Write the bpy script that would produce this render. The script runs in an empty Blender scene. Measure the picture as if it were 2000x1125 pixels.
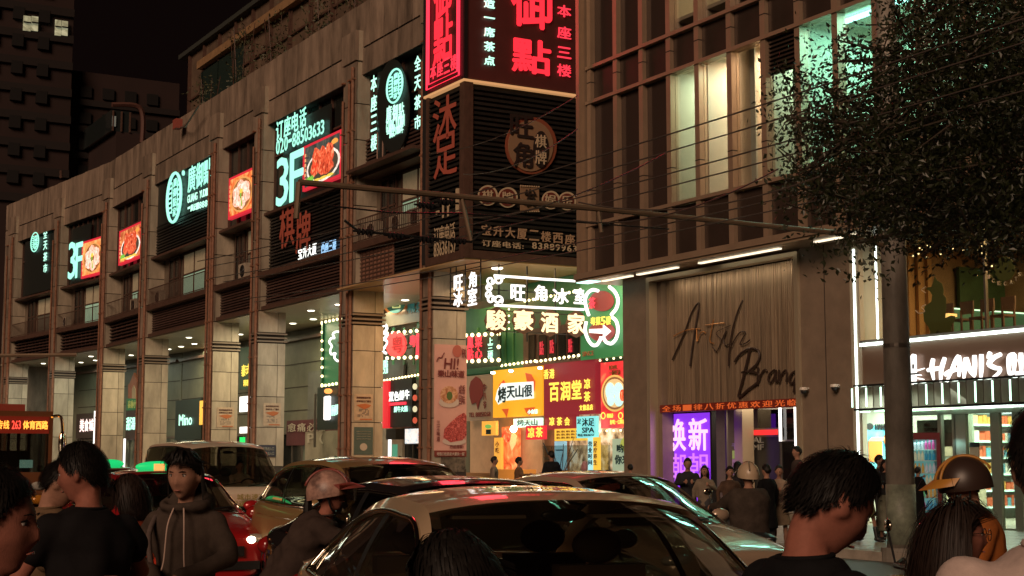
import bpy, math, random
import numpy as np
from math import sin, cos, tan, atan, radians, pi, sqrt, atan2
from mathutils import Matrix, Vector
random.seed(7); rng = np.random.default_rng(7)
SC = bpy.context.scene; COL = SC.collection

# ------------------------------------------------------------------ camera, world, light, exposure
F = 2940.0; EYE = 1.62; YAW = radians(30); PITCH = atan((897 - 562.5) / F)
cam = bpy.data.cameras.new('camera'); camo = bpy.data.objects.new('camera', cam); COL.objects.link(camo)
cam.sensor_width = 36; cam.lens = 36 * F / 2000; cam.clip_start = .1; cam.clip_end = 900
camo.location = (0, 0, EYE); camo.rotation_euler = (pi / 2 + PITCH, 0, -YAW)
SC.camera = camo
W = bpy.data.worlds.new('World'); SC.world = W; W.use_nodes = True
nt = W.node_tree; bg = nt.nodes['Background']
sky = nt.nodes.new('ShaderNodeTexSky'); sky.sky_type = 'NISHITA'; sky.sun_disc = False
sky.sun_elevation = radians(2); sky.sun_rotation = radians(215)
mx = nt.nodes.new('ShaderNodeMix'); mx.data_type = 'RGBA'; mx.inputs[0].default_value = .985
mx.inputs[7].default_value = (.0034, .0016, .0014, 1)        # sodium-brown glow of the city on the night sky
nt.links.new(sky.outputs[0], mx.inputs[6]); nt.links.new(mx.outputs[2], bg.inputs[0])
sc_ = nt.nodes.new('ShaderNodeMix'); sc_.data_type = 'RGBA'
sc_.blend_type = 'MULTIPLY'; sc_.inputs[0].default_value = 1; sc_.inputs[7].default_value = (.004, .004, .004, 1)
nt.links.new(sky.outputs[0], sc_.inputs[6]); nt.links.new(sc_.outputs[2], mx.inputs[6])
bg.inputs[1].default_value = 1.0
sun = bpy.data.lights.new('street_glow', 'SUN'); sun.energy = 1.85; sun.angle = radians(24); sun.color = (1.0, .66, .45)
suno = bpy.data.objects.new('street_glow', sun); COL.objects.link(suno)
suno.rotation_euler = Vector((.70, .55, -.42)).to_track_quat('-Z', 'Y').to_euler()
vs = SC.view_settings; vs.view_transform = 'Standard'; vs.look = 'None'; vs.exposure = 0; vs.gamma = 1; vs.use_curve_mapping = False
cy = SC.cycles
cy.use_denoising = True
try: cy.denoiser = 'OPENIMAGEDENOISE'
except Exception: pass
cy.max_bounces = 5; cy.diffuse_bounces = 2; cy.glossy_bounces = 3; cy.transmission_bounces = 4; cy.transparent_max_bounces = 10
cy.sample_clamp_indirect = 3; cy.sample_clamp_direct = 0; cy.caustics_reflective = False; cy.caustics_refractive = False

# ------------------------------------------------------------------ measuring from the eye point
def ray(px, py):
    r = (px - 1000) / F; u = (562.5 - py) / F
    b = cos(PITCH) - u * sin(PITCH); c = sin(PITCH) + u * cos(PITCH)
    return (b * sin(YAW) + r * cos(YAW), b * cos(YAW) - r * sin(YAW), c)
def onX(px, py, x):
    d = ray(px, py); t = x / d[0]; return (d[1] * t, EYE + d[2] * t)         # (y, z) on the wall plane at x
def onY(px, py, y):
    d = ray(px, py); t = y / d[1]; return (d[0] * t, EYE + d[2] * t)         # (x, z)
def onZ(px, py, z):
    d = ray(px, py); t = (z - EYE) / d[2]; return (d[0] * t, d[1] * t)
def atD(px, py, dist):
    d = ray(px, py); t = dist / (d[0] * sin(YAW) + d[1] * cos(YAW)); return Vector((d[0] * t, d[1] * t, EYE + d[2] * t))

# ------------------------------------------------------------------ materials
MATS = {}
def lin(c):
    return tuple((v / 12.92 if v <= .04045 else ((v + .055) / 1.055) ** 2.4) for v in c)
def mat(name, col, rough=.6, metal=0, noise=0, nscale=3, coat=0, spec=.5, emit=None, es=0, bump=0, bscale=20, streak=0, sampling=True, col2=None, vary=.0):
    if name in MATS: return MATS[name]
    m = bpy.data.materials.new(name); m.use_nodes = True; n = m.node_tree; p = n.nodes['Principled BSDF']
    p.inputs['Base Color'].default_value = (*col, 1); p.inputs['Roughness'].default_value = rough; p.inputs['Metallic'].default_value = metal
    p.inputs['Coat Weight'].default_value = coat; p.inputs['Coat Roughness'].default_value = .04; p.inputs['Specular IOR Level'].default_value = spec
    if noise or streak or col2:
        tc = n.nodes.new('ShaderNodeNewGeometry'); mp = n.nodes.new('ShaderNodeMapping'); oi = n.nodes.new('ShaderNodeObjectInfo')
        ad = n.nodes.new('ShaderNodeVectorMath'); ad.operation = 'MULTIPLY_ADD'; ad.inputs[1].default_value = (9, 9, 9); n.links.new(oi.outputs['Random'], ad.inputs[0]); n.links.new(tc.outputs['Position'], ad.inputs[2]); n.links.new(ad.outputs[0], mp.inputs[0])
        if streak: mp.inputs['Scale'].default_value = (1, 1, streak)
        t = n.nodes.new('ShaderNodeTexNoise'); t.inputs['Scale'].default_value = nscale; t.inputs['Detail'].default_value = 6; t.inputs['Roughness'].default_value = .65
        n.links.new(mp.outputs[0], t.inputs[0])
        r = n.nodes.new('ShaderNodeValToRGB'); r.color_ramp.elements[0].position = .3; r.color_ramp.elements[1].position = .7
        k = 1 - noise
        r.color_ramp.elements[0].color = (*(col2 or [c * k for c in col]), 1); r.color_ramp.elements[1].color = (*[min(1, c * (1 + noise * .5)) for c in col], 1)
        n.links.new(t.outputs[0], r.inputs[0])
        vv = n.nodes.new('ShaderNodeMapRange'); vv.inputs[3].default_value = 1 - vary; vv.inputs[4].default_value = 1 + vary; n.links.new(oi.outputs['Random'], vv.inputs[0])
        hv = n.nodes.new('ShaderNodeHueSaturation'); n.links.new(vv.outputs[0], hv.inputs['Value']); n.links.new(r.outputs[0], hv.inputs['Color']); n.links.new(hv.outputs[0], p.inputs['Base Color'])
    if bump:
        tb = n.nodes.new('ShaderNodeTexNoise'); tb.inputs['Scale'].default_value = bscale; tb.inputs['Detail'].default_value = 4
        bb = n.nodes.new('ShaderNodeBump'); bb.inputs['Strength'].default_value = bump; bb.inputs['Distance'].default_value = .02
        n.links.new(tb.outputs[0], bb.inputs['Height']); n.links.new(bb.outputs[0], p.inputs['Normal'])
    if emit:
        p.inputs['Emission Color'].default_value = (*emit, 1); p.inputs['Emission Strength'].default_value = es
    if not sampling:
        try: m.cycles.emission_sampling = 'NONE'
        except Exception: pass
    MATS[name] = m; return m
def glow(name, col, s, sampling=True):
    return mat(name, tuple(min(.8, c * .6) for c in col), rough=.5, emit=col, es=s, sampling=sampling)
def printmat(name, stops, scale, s, kind='noise', distort=1.5):
    """flat lit print with blotchy picture colours"""
    if name in MATS: return MATS[name]
    m = bpy.data.materials.new(name); m.use_nodes = True; n = m.node_tree; p = n.nodes['Principled BSDF']
    tc = n.nodes.new('ShaderNodeTexCoord')
    t = n.nodes.new('ShaderNodeTexNoise'); t.inputs['Scale'].default_value = scale; t.inputs['Detail'].default_value = 5; t.inputs['Distortion'].default_value = distort
    n.links.new(tc.outputs['Object'], t.inputs[0])
    r = n.nodes.new('ShaderNodeValToRGB'); e = r.color_ramp.elements
    for i, (pos, c) in enumerate(stops):
        el = e[i] if i < 2 else e.new(pos)
        el.position = pos; el.color = (*c, 1)
    n.links.new(t.outputs[0], r.inputs[0]); n.links.new(r.outputs[0], p.inputs['Base Color']); n.links.new(r.outputs[0], p.inputs['Emission Color'])
    p.inputs['Emission Strength'].default_value = s; p.inputs['Roughness'].default_value = .35
    MATS[name] = m; return m
def glassmat(name, tint, refl=.12, rough=.02):
    if name in MATS: return MATS[name]
    m = bpy.data.materials.new(name); m.use_nodes = True; n = m.node_tree; n.nodes.clear()
    o = n.nodes.new('ShaderNodeOutputMaterial'); t = n.nodes.new('ShaderNodeBsdfTransparent'); g = n.nodes.new('ShaderNodeBsdfGlossy')
    t.inputs[0].default_value = (*tint, 1); g.inputs[0].default_value = (1, 1, 1, 1); g.inputs['Roughness'].default_value = rough
    lw = n.nodes.new('ShaderNodeLayerWeight'); lw.inputs[0].default_value = .5
    pw = n.nodes.new('ShaderNodeMath'); pw.operation = 'POWER'; pw.inputs[1].default_value = 4; n.links.new(lw.outputs['Facing'], pw.inputs[0])
    mr = n.nodes.new('ShaderNodeMapRange'); mr.inputs[3].default_value = refl; mr.inputs[4].default_value = .9
    mi = n.nodes.new('ShaderNodeMixShader'); n.links.new(pw.outputs[0], mr.inputs[0])
    n.links.new(mr.outputs[0], mi.inputs[0]); n.links.new(t.outputs[0], mi.inputs[1]); n.links.new(g.outputs[0], mi.inputs[2]); n.links.new(mi.outputs[0], o.inputs[0])
    MATS[name] = m; return m

# ------------------------------------------------------------------ mesh building
class MB:
    def __init__(s): s.v = []; s.f = []; s.m = []; s.mi = 0; s.sm = False
    def box(s, x0, x1, y0, y1, z0, z1):
        if x0 > x1: x0, x1 = x1, x0
        if y0 > y1: y0, y1 = y1, y0
        if z0 > z1: z0, z1 = z1, z0
        b = len(s.v); s.v += [(x, y, z) for z in (z0, z1) for x, y in ((x0, y0), (x1, y0), (x1, y1), (x0, y1))]
        s.add([(b, b + 3, b + 2, b + 1), (b + 4, b + 5, b + 6, b + 7), (b, b + 1, b + 5, b + 4), (b + 1, b + 2, b + 6, b + 5), (b + 2, b + 3, b + 7, b + 6), (b + 3, b, b + 4, b + 7)])
        return s
    def add(s, fs): s.f += fs; s.m += [s.mi] * len(fs)
    def poly(s, pts):
        b = len(s.v); s.v += [tuple(p) for p in pts]; s.add([tuple(range(b, b + len(pts)))]); return s
    def prism(s, pts, d):
        """polygon given thickness along vector d"""
        b = len(s.v); n = len(pts); s.v += [tuple(p) for p in pts] + [tuple(np.add(p, d)) for p in pts]
        s.add([tuple(range(b, b + n)), tuple(range(b + 2 * n - 1, b + n - 1, -1))]); s.add([(b + i, b + n + i, b + n + (i + 1) % n, b + (i + 1) % n) for i in range(n)]); return s
    def tube(s, pts, r, n=6, closed=False, caps=True):
        P = [Vector(p) for p in pts]; N = len(P); b = len(s.v)
        rs = r if hasattr(r, '__len__') else [r] * N
        up = Vector((0, 0, 1)); prev = None
        for i, p in enumerate(P):
            if closed: t = P[(i + 1) % N] - P[i - 1]
            else: t = P[min(i + 1, N - 1)] - P[max(i - 1, 0)]
            if t.length < 1e-9: t = Vector((0, 0, 1))
            t.normalize()
            if prev is None:
                a = t.cross(up)
                if a.length < 1e-3: a = t.cross(Vector((1, 0, 0)))
            else:
                a = prev - t * prev.dot(t)
                if a.length < 1e-4: a = t.orthogonal()
            a.normalize(); prev = a.copy(); c = t.cross(a)
            for k in range(n):
                q = 2 * pi * k / n; w = p + (a * cos(q) + c * sin(q)) * rs[i]; s.v.append((w.x, w.y, w.z))
        M = N if closed else N - 1
        s.add([(b + i * n + k, b + i * n + (k + 1) % n, b + ((i + 1) % N) * n + (k + 1) % n, b + ((i + 1) % N) * n + k) for i in range(M) for k in range(n)])
        if caps and not closed: s.add([tuple(b + k for k in range(n))[::-1], tuple(b + (N - 1) * n + k for k in range(n))])
        return s
    def grid(s, rows, closeu=False):
        b = len(s.v); R = len(rows); C = len(rows[0])
        for r in rows: s.v += [tuple(p) for p in r]
        s.add([(b + i * C + j, b + i * C + (j + 1) % C, b + (i + 1) * C + (j + 1) % C, b + (i + 1) * C + j) for i in range(R - 1) for j in range(C if closeu else C - 1)])
        return s
    def ball(s, c, r, nu=10, nv=6):
        rx, ry, rz = r if hasattr(r, '__len__') else (r, r, r)
        rows = []
        for i in range(nv + 1):
            a = -pi / 2 + pi * i / nv
            rows.append([(c[0] + rx * cos(a) * cos(2 * pi * k / nu), c[1] + ry * cos(a) * sin(2 * pi * k / nu), c[2] + rz * sin(a)) for k in range(nu)])
        return s.grid(rows, True)
    def lathe(s, c, prof, n=16):
        return s.grid([[(c[0] + r * cos(2 * pi * k / n), c[1] + r * sin(2 * pi * k / n), c[2] + z) for k in range(n)] for r, z in prof], True)
    def mesh(s, name, mats, smooth=False):
        m = bpy.data.meshes.new(name); m.from_pydata(s.v, [], s.f); 
        for q in (mats if isinstance(mats, (list, tuple)) else [mats]): m.materials.append(q)
        if any(s.m): m.polygons.foreach_set('material_index', s.m)
        if smooth: m.polygons.foreach_set('use_smooth', [True] * len(m.polygons))
        m.update(); return m
    def build(s, name, mats, parent=None, smooth=False, **kw):
        return link(name, s.mesh(name, mats, smooth), parent, **kw)
def link(name, data, parent=None, **kw):
    o = bpy.data.objects.new(name, data); COL.objects.link(o)
    if parent is not None:
        o.parent = parent
        if parent.get('_w'): o.matrix_parent_inverse = Matrix.Translation(-Vector(parent['_w']))
    for k, v in kw.items(): o[k] = v
    return o
def thing(name, label, cat, loc=(0, 0, 0), rz=0, group=None, world=True):
    """empty at a thing's base; world=True: its parts are written in world coordinates"""
    o = bpy.data.objects.new(name, None); COL.objects.link(o); o.location = loc; o.empty_display_size = .2
    if world: o['_w'] = [float(v) for v in loc]
    else: o.rotation_euler = (0, 0, rz)
    o['label'] = label; o['category'] = cat
    if group: o['group'] = group
    return o
def tag(o, label=None, cat=None, group=None, kind=None):
    for k, v in (('label', label), ('category', cat), ('group', group), ('kind', kind)):
        if v: o[k] = v
    return o
def boxp(name, b, m, parent, **kw): return MB().box(*b).build(name, m, parent, **kw)
_unit = {}
def ubox(m):
    if m.name not in _unit: _unit[m.name] = MB().box(-.5, .5, -.5, .5, -.5, .5).mesh('piece', m)
    return _unit[m.name]
def piece(name, b, m, parent, **kw):
    """a box piece sharing one unit mesh"""
    o = link(name, ubox(m), parent, **kw)
    o.location = ((b[0] + b[1]) / 2, (b[2] + b[3]) / 2, (b[4] + b[5]) / 2); o.scale = (abs(b[1] - b[0]), abs(b[3] - b[2]), abs(b[5] - b[4])); return o
def copy_tree(o, parent=None, **kw):
    c = o.copy(); COL.objects.link(c)
    if parent is not None: c.parent = parent
    for k, v in kw.items(): c[k] = v
    for ch in list(o.children): copy_tree(ch, c)
    return c

# ------------------------------------------------------------------ lettering (built-in font, turned into meshes)
_tc = {}
def textmesh(s, bold=.0, ext=.03, shear=0, res=2, sp=1.0):
    k = (s, bold, ext, shear, res, sp)
    if k in _tc: return _tc[k]
    c = bpy.data.curves.new('lettering', 'FONT'); c.body = s; c.extrude = ext; c.resolution_u = res; c.shear = shear; c.space_character = sp
    o = bpy.data.objects.new('lettering', c); COL.objects.link(o); bpy.context.view_layer.update()
    m = bpy.data.meshes.new_from_object(o.evaluated_get(bpy.context.evaluated_depsgraph_get()))
    bpy.data.objects.remove(o); bpy.data.curves.remove(c)
    n = len(m.vertices); a = np.empty(n * 3); m.vertices.foreach_get('co', a); a = a.reshape(-1, 3)
    if bold:      # heavier strokes: shifted copies, each a hair prouder than the last
        b = bold * .42; offs = [(0, 0), (b, 0), (-b, 0), (0, b), (0, -b)]
        faces = [tuple(p.vertices) for p in m.polygons]
        V = np.concatenate([a + np.array((dx, dy, .0)) + np.array((0, 0, .0012 * i)) for i, (dx, dy) in enumerate(offs)])
        F_ = [tuple(v + n * i for v in f) for i in range(len(offs)) for f in faces]
        m = bpy.data.meshes.new('lettering'); m.from_pydata(V.tolist(), [], F_); a = V
    m.materials.clear(); _tc[k] = (m, a.min(0), a.max(0)); return _tc[k]
def text(s, axis, plane, r, m, parent, name='lettering', bold=.0, depth=.04, shear=0, sp=1.0, **kw):
    """fit lettering s into rectangle r=(left, right, bottom, top) on a wall plane; axis 'x': wall facing -X (left is larger y), 'y': wall facing -Y"""
    m0, lo, hi = textmesh(s, bold, .03, shear, sp=sp)
    me = m0.copy(); me.name = name; n = len(me.vertices); a = np.empty(n * 3); me.vertices.foreach_get('co', a); a = a.reshape(-1, 3)
    u = (a[:, 0] - lo[0]) / max(1e-6, hi[0] - lo[0]); v = (a[:, 1] - lo[1]) / max(1e-6, hi[1] - lo[1]); w = (a[:, 2] - lo[2]) / (hi[2] - lo[2])
    depth = min(depth, .018 if axis == 'x' else .035)
    L, R, B, T = r; h = L + (R - L) * u; z = B + (T - B) * v
    out = np.empty_like(a); out[:, 2] = z
    if axis == 'x': out[:, 0] = plane - depth * w; out[:, 1] = h
    else: out[:, 1] = plane - depth * w; out[:, 0] = h
    me.vertices.foreach_set('co', out.ravel()); me.materials.append(m); me.update()
    return link(name, me, parent, **kw)
def pxr(axis, plane, x0, y0, x1, y1):
    """rectangle on a wall from its top-left and bottom-right as measured"""
    f = onX if axis == 'x' else onY
    a = f(x0, y0, plane); b = f(x1, y1, plane); return (a[0], b[0], b[1], a[1])
def ptext(s, axis, plane, x0, y0, x1, y1, m, parent, name='character', **kw):
    return text(s, axis, plane, pxr(axis, plane, x0, y0, x1, y1), m, parent, name, **kw)
def slab(name, axis, plane, x0, y0, x1, y1, m, parent, th=.08, **kw):
    L, R, B, T = pxr(axis, plane, x0, y0, x1, y1)
    return boxp(name, (plane, plane + th, R, L, B, T) if axis == 'x' else (L, R, plane, plane + th, B, T), m, parent, **kw)
def P3(axis, plane, px, py):
    a = (onX if axis == 'x' else onY)(px, py, plane); return (plane, a[0], a[1]) if axis == 'x' else (a[0], plane, a[1])
def stroke(axis, plane, pts, r, n=6, closed=False, mb=None, smooth=True):
    q = [P3(axis, plane, *p) for p in pts]
    if smooth: q = catmull(q, 5, closed)
    return (mb or MB()).tube(q, r, n, closed)
def catmull(p, k=5, closed=False):
    p = [Vector(a) for a in p]; n = len(p); out = []
    for i in range(n if closed else n - 1):
        p0 = p[(i - 1) % n] if closed or i > 0 else p[0]; p1 = p[i]; p2 = p[(i + 1) % n]; p3 = p[(i + 2) % n] if closed or i + 2 < n else p[-1]
        for j in range(k):
            t = j / k; out.append(.5 * ((2 * p1) + (p2 - p0) * t + (2 * p0 - 5 * p1 + 4 * p2 - p3) * t * t + (3 * p1 - p0 - 3 * p2 + p3) * t ** 3))
    if not closed: out.append(p[-1])
    return out
def disc(axis, plane, px, py, rx, ry, m, parent, name, th=.05, n=28, **kw):
    pts = [P3(axis, plane, px + rx * cos(2 * pi * k / n), py + ry * sin(2 * pi * k / n)) for k in range(n)]
    return MB().prism(pts, (-th, 0, 0) if axis == 'x' else (0, -th, 0)).build(name, m, parent, **kw)
def area(name, loc, size, d, e, col, parent=None, sy=None):
    l = bpy.data.lights.new(name, 'AREA'); l.energy = e; l.color = col; l.size = size
    if sy: l.shape = 'RECTANGLE'; l.size_y = sy
    o = bpy.data.objects.new(name, l); COL.objects.link(o); o.location = loc; o.rotation_euler = Vector(d).to_track_quat('-Z', 'Y').to_euler()
    return o
def point(name, loc, e, col, r=.1):
    l = bpy.data.lights.new(name, 'POINT'); l.energy = e; l.color = col; l.shadow_soft_size = r
    o = bpy.data.objects.new(name, l); COL.objects.link(o); o.location = loc; return o

# common materials
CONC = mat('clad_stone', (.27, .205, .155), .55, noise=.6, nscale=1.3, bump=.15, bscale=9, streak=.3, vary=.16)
CONC_LIT = mat('stone_lit_side', (.44, .38, .29), .45, noise=.4, nscale=1.6, bump=.1, bscale=12, streak=.3, vary=.10)  # paler copy of the cladding: shop light on near side faces put into the colour
JOINT = mat('joint_dark', (.03, .02, .015), .9)
BAND = mat('band_metal', (.07, .045, .033), .45, metal=.4)
BRN = mat('brown_metal', (.10, .055, .04), .5, noise=.3, nscale=4)
SLAT = mat('louvre_slat', (.030, .028, .025), .45, metal=.3, noise=.3, nscale=5, vary=.25)
SLATR = mat('louvre_slat_brown', (.075, .04, .032), .5, noise=.3, nscale=5, vary=.25)
DARK = mat('dark_void', (.012, .011, .011), .8)
DARKG = mat('dark_green_wall', (.05, .065, .045), .6, noise=.3, nscale=1)
PIPE = mat('drain_pipe', (.26, .12, .07), .5, noise=.4, nscale=5)
STEEL = mat('steel_grey', (.25, .22, .19), .35, metal=.7)
BLACK = mat('black_plastic', (.015, .015, .016), .35)
CYAN = glow('cyan_lit', (.38, 1.0, .78), 1.15); CYANS = glow('cyan_small', (.5, 1.0, .8), 1.3, False)
WHITE = glow('white_lit', (1, .96, .92), 1.5); WHITES = glow('white_small', (.95, 1, .95), 1.5, False)
WARMW = glow('warm_white_lit', (1, .74, .42), 1.5)
RED = glow('red_lit', (1, .03, .05), 1.15); REDS = glow('red_small', (1, .04, .07), 1.2, False)
YEL = glow('yellow_lit', (1, .62, .06), 1.0); YELS = glow('yellow_small', (1, .75, .1), 1.2, False)
BULB = glow('bulb_lit', (1, .82, .42), 3.5, False)
GLASS = glassmat('clear_glass', (.75, .8, .78), .10)
DGLASS = glassmat('dim_glass', (.25, .25, .24), .10)
# ================================================================== GROUND
road = MB(); road.box(-60, 17.3, -20, 260, -.3, 0)
tag(road.build('road', mat('asphalt', (.045, .04, .036), .45, noise=.4, nscale=6, bump=.4, bscale=60)), kind='structure')
kerb = MB(); kerb.box(17.3, 17.5, -20, 122, -.1, .15)
tag(kerb.build('kerb', mat('kerb_stone', (.33, .29, .24), .6, noise=.3, nscale=4)), kind='structure')
# pavement: pieces of paving near the camera, material beyond
pav = boxp('pavement', (17.5, 44, -20, 200, -.3, .13), mat('pavement_stone', (.22, .19, .15), .4, noise=.35, nscale=2, bump=.2, bscale=30), None, kind='structure')
PM = mat('paving_slab', (.26, .22, .17), .35, noise=.35, nscale=1.3)
for i in range(9):
    for j in range(11):
        y0 = 16.0 + j * .9; x0 = 17.55 + i * .8
        piece('paving_slab', (x0, x0 + .785, y0, y0 + .885, .128, .15), PM, pav)
for k in range(9):      # lane dashes
    tag(boxp('lane_marking', (8.0, 8.15, 4 + k * 9, 8 + k * 9, 0, .004), mat('road_paint', (.6, .58, .52), .6, noise=.4, nscale=9), None), kind='structure')
far = MB(); far.box(-300, 300, 200, 700, -.4, -.02); tag(far.build('far_ground', mat('far_ground', (.04, .035, .03), .9)), kind='structure')

# ================================================================== LEFT BUILDING
LB = thing('arcade_building', 'long stone-clad arcade building on the left with tall columns and lit third-floor signs', 'building', (24.5, 47.1, 0))
PIER = [(117.6, 119.6), (103.6, 105.2), (90.8, 92.0), (82.1, 83.4), (70.7, 71.8), (64.5, 65.5), (54.0, 55.25), (47.1, 48.1)]
for q in ((47.2, 92.5), (91.6, 122)): boxp('wall', (24.95, 44, *q, 8.32, 19.5), mat('inner_wall', (.16, .125, .09), .7, noise=.35, nscale=.7), LB)
for q in ((54.2, 93.5), (91.6, 122)): boxp('arcade_back_wall', (29.3, 44, *q, 0, 8.3), mat('arcade_wall', (.14, .145, .10), .6, noise=.3, nscale=.6), LB)
boxp('end_wall', (24.3, 44, 121.6, 122, 0, 19.6), CONC, LB)
for q in ((47.3, 92.6, 0), (91.6, 121.6, .004)): boxp('soffit', (24.2, 29.3, q[0], q[1], 8.27 + q[2], 8.33), mat('soffit_white', (.55, .50, .38), .35, noise=.15, nscale=1), LB)
for q in ((47.2, 93.5, 0), (91.6, 122, .006)): boxp('roof_slab', (24.4, 44, q[0], q[1], 19.5, 19.62 + q[2]), CONC, LB)
for n, (a, b) in enumerate(PIER):
    x1 = 25.3
    c = boxp('column', (24.04, x1 - .04, a + .04, b - .04, 0, 8.5), JOINT, LB)
    zs = [1.3, 3.05, 4.43, 5.85, 6.86]
    boxp('plinth', (23.98, x1 + .02, a - .02, b + .02, 0, 1.28), mat('plinth_stone', (.05, .04, .035), .3, noise=.3, nscale=8), c)
    for z0, z1 in list(zip(zs, zs[1:])) + [(7.34, 8.3)]:
        ys = a + .74 * (x1 - 24)
        # near side face: a wide and a narrow panel; front face: one panel
        xm = 24 + .72 * (x1 - 24)
        piece('cladding_panel', (24, xm - .012, a, a + .04, z0 + .015, z1 - .015), CONC_LIT, c)
        piece('cladding_panel', (xm + .012, x1, a, a + .04, z0 + .015, z1 - .015), CONC_LIT, c)
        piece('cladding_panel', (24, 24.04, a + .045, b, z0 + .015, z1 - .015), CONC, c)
    for z in (6.9, 7.06, 7.24):
        piece('moulding_ring', (23.93, x1 + .07, a - .07, b + .07, z, z + .07), mat('moulding', (.20, .15, .11), .5), c)
    # upper pier
    p = boxp('pier', (24.1, 24.98, a + .04, b - .04, 8.3, 18.6), JOINT, LB)
    for z0, z1 in ((8.32, 10.1), (10.1, 11.6), (11.6, 12.9), (12.9, 14.25), (14.25, 15.72), (15.72, 17.45), (17.45, 18.72)):
        g = 0 if z1 < 17.5 else .07
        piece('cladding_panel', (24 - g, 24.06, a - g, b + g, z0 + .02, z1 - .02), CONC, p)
        piece('cladding_panel', (24.07, 24.95, a - g, a + .05, z0 + .02, z1 - .02), CONC_LIT, p)
    # drain pipes on the front
    for k, yy in enumerate((a + .16, a + .5, b - .14)):
        if k == 1 and n % 2: continue
        t = MB().tube([(23.93, yy, .6), (23.93, yy, 8.3), (23.92, yy, 17.2 - k * .6)], .055 if k else .075, 8)
        for z in np.arange(2, 17, 2.1): t.box(23.86, 24, yy - .1, yy + .1, z, z + .06)
        t.build('drain_pipe', PIPE, LB)
bays = [(PIER[i + 1][1], PIER[i][0]) for i in range(7)]      # (near y, far y), bay 0 is the farthest
# parapet and header panels
y = 48.2
par = boxp('parapet', (24.3, 24.9, 47.2, 91.7, 16.9, 19.8), JOINT, LB); par2 = boxp('parapet', (24.3, 24.9, 91.6, 122, 16.9, 19.8), JOINT, LB)
k = 0
while y < 121.5:
    w = 1.28
    piece('cladding_panel', (24.25, 24.33, y + .028, min(y + w, 121.9) - .028, 18.03, 19.85 + .012 * (k % 3)), CONC, par if y < 91.4 else par2)
    piece('cladding_panel', (24.25, 24.33, y + .028, min(y + w, 121.9) - .028, 16.9, 17.95), CONC, par if y < 91.4 else par2)
    y += w; k += 1
SOFF = glow('downlight_lit', (1, .93, .7), 6, False)
for i, (a, b) in enumerate(bays):
    # ledges
    boxp('ledge', (24.15, 24.95, a, b, 12.66, 12.78), BRN, LB)
    boxp('ledge', (23.95, 24.95, a, b, 9.78, 10.05), BRN, LB)
    boxp('beam', (24.1, 24.9, a, b, 8.32, 8.5), BRN, LB)
    # louvre band over the arcade, each slat a piece
    lp = boxp('louvre_band', (24.5, 24.55, a, b, 8.5, 9.78), DARK, LB)
    if i == 6:
        my = 51.0; z0 = 8.5
        for z in np.arange(8.55, 9.75, .13): piece('slat', (24.3, 24.42, a + .05, my, z, z + .06), SLAT, lp)
        mesh_ = boxp('mesh_panel', (24.25, 24.32, my, b - .05, 8.5, 9.72), mat('perforated_panel', (.26, .13, .09), .6, noise=.3, nscale=20), LB)
        for z in np.arange(8.6, 9.7, .16): piece('rib', (24.22, 24.25, my + .02, b - .07, z, z + .05), BRN, mesh_)
        for z in np.arange(my + .3, b, .35): piece('rib', (24.21, 24.24, z, z + .03, 8.52, 9.7), BRN, mesh_)
    else:
        for z in np.arange(8.55, 9.75, .13 if i > 2 else .2): piece('slat', (24.3, 24.42, a + .04, b - .04, z, z + .07), SLATR, lp)
        for yy in np.arange(a + .8, b - .3, 1.1): piece('stile', (24.42, 24.5, yy, yy + .06, 8.5, 9.78), BRN, lp)
    # arcade downlights
    n = 2 if b - a < 7 else 3
    for q in range(n):
        for xx in (25.9, 27.6):
            yy = a + (b - a) * (q + .5) / n
            MB().lathe((xx, yy, 8.25), [(.001, 0), (.13, 0), (.16, .01), (.16, .03)], 14).build('downlight', SOFF, LB)
    area('arcade_lamp', (26.8, (a + b) / 2, 8.1), b - a - 1, (0, 0, -1), 380 if i != 6 else 220, (1, .86, .52) if i in (2, 3, 4) else (.92, 1, .78) if i != 6 else (1, .55, .22), sy=2)
# glazed shopfronts along the back of the arcade
SHG = printmat('shopfront_dim', [(.35, (.03, .035, .025)), (.55, (.10, .11, .07)), (.75, (.30, .26, .16))], .9, .35)
for i, (a, b) in enumerate(bays[:6]):
    n = max(2, int((b - a) / 2.1)); w = (b + 1.2 - a) / n
    for q in range(n):
        y0 = a + q * w
        pn = boxp('shop_window', (29.22, 29.3, y0 + .1, y0 + w - .1, .5, 2.9), SHG if (q + i) % 3 else mat('dark_window', (.02, .022, .02), .08), LB)
        fr = MB().box(29.17, 29.22, y0, y0 + .09, .13, 3.1).box(29.17, 29.22, y0 + .091, y0 + w - .001, 2.92, 3.05).box(29.171, 29.219, y0 + w / 2 - .03, y0 + w / 2 + .03, .5, 2.9).build('frame', STEEL, pn)
    for z in (4.1, 5.3, 6.5): piece('wall_joint', (29.28, 29.302, a, b + 1.2, z, z + .04), JOINT, LB)
    boxp('ceiling_trim', (29.0, 29.3, a, b + 1.2, 7.7, 7.85), BRN, LB)
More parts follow.
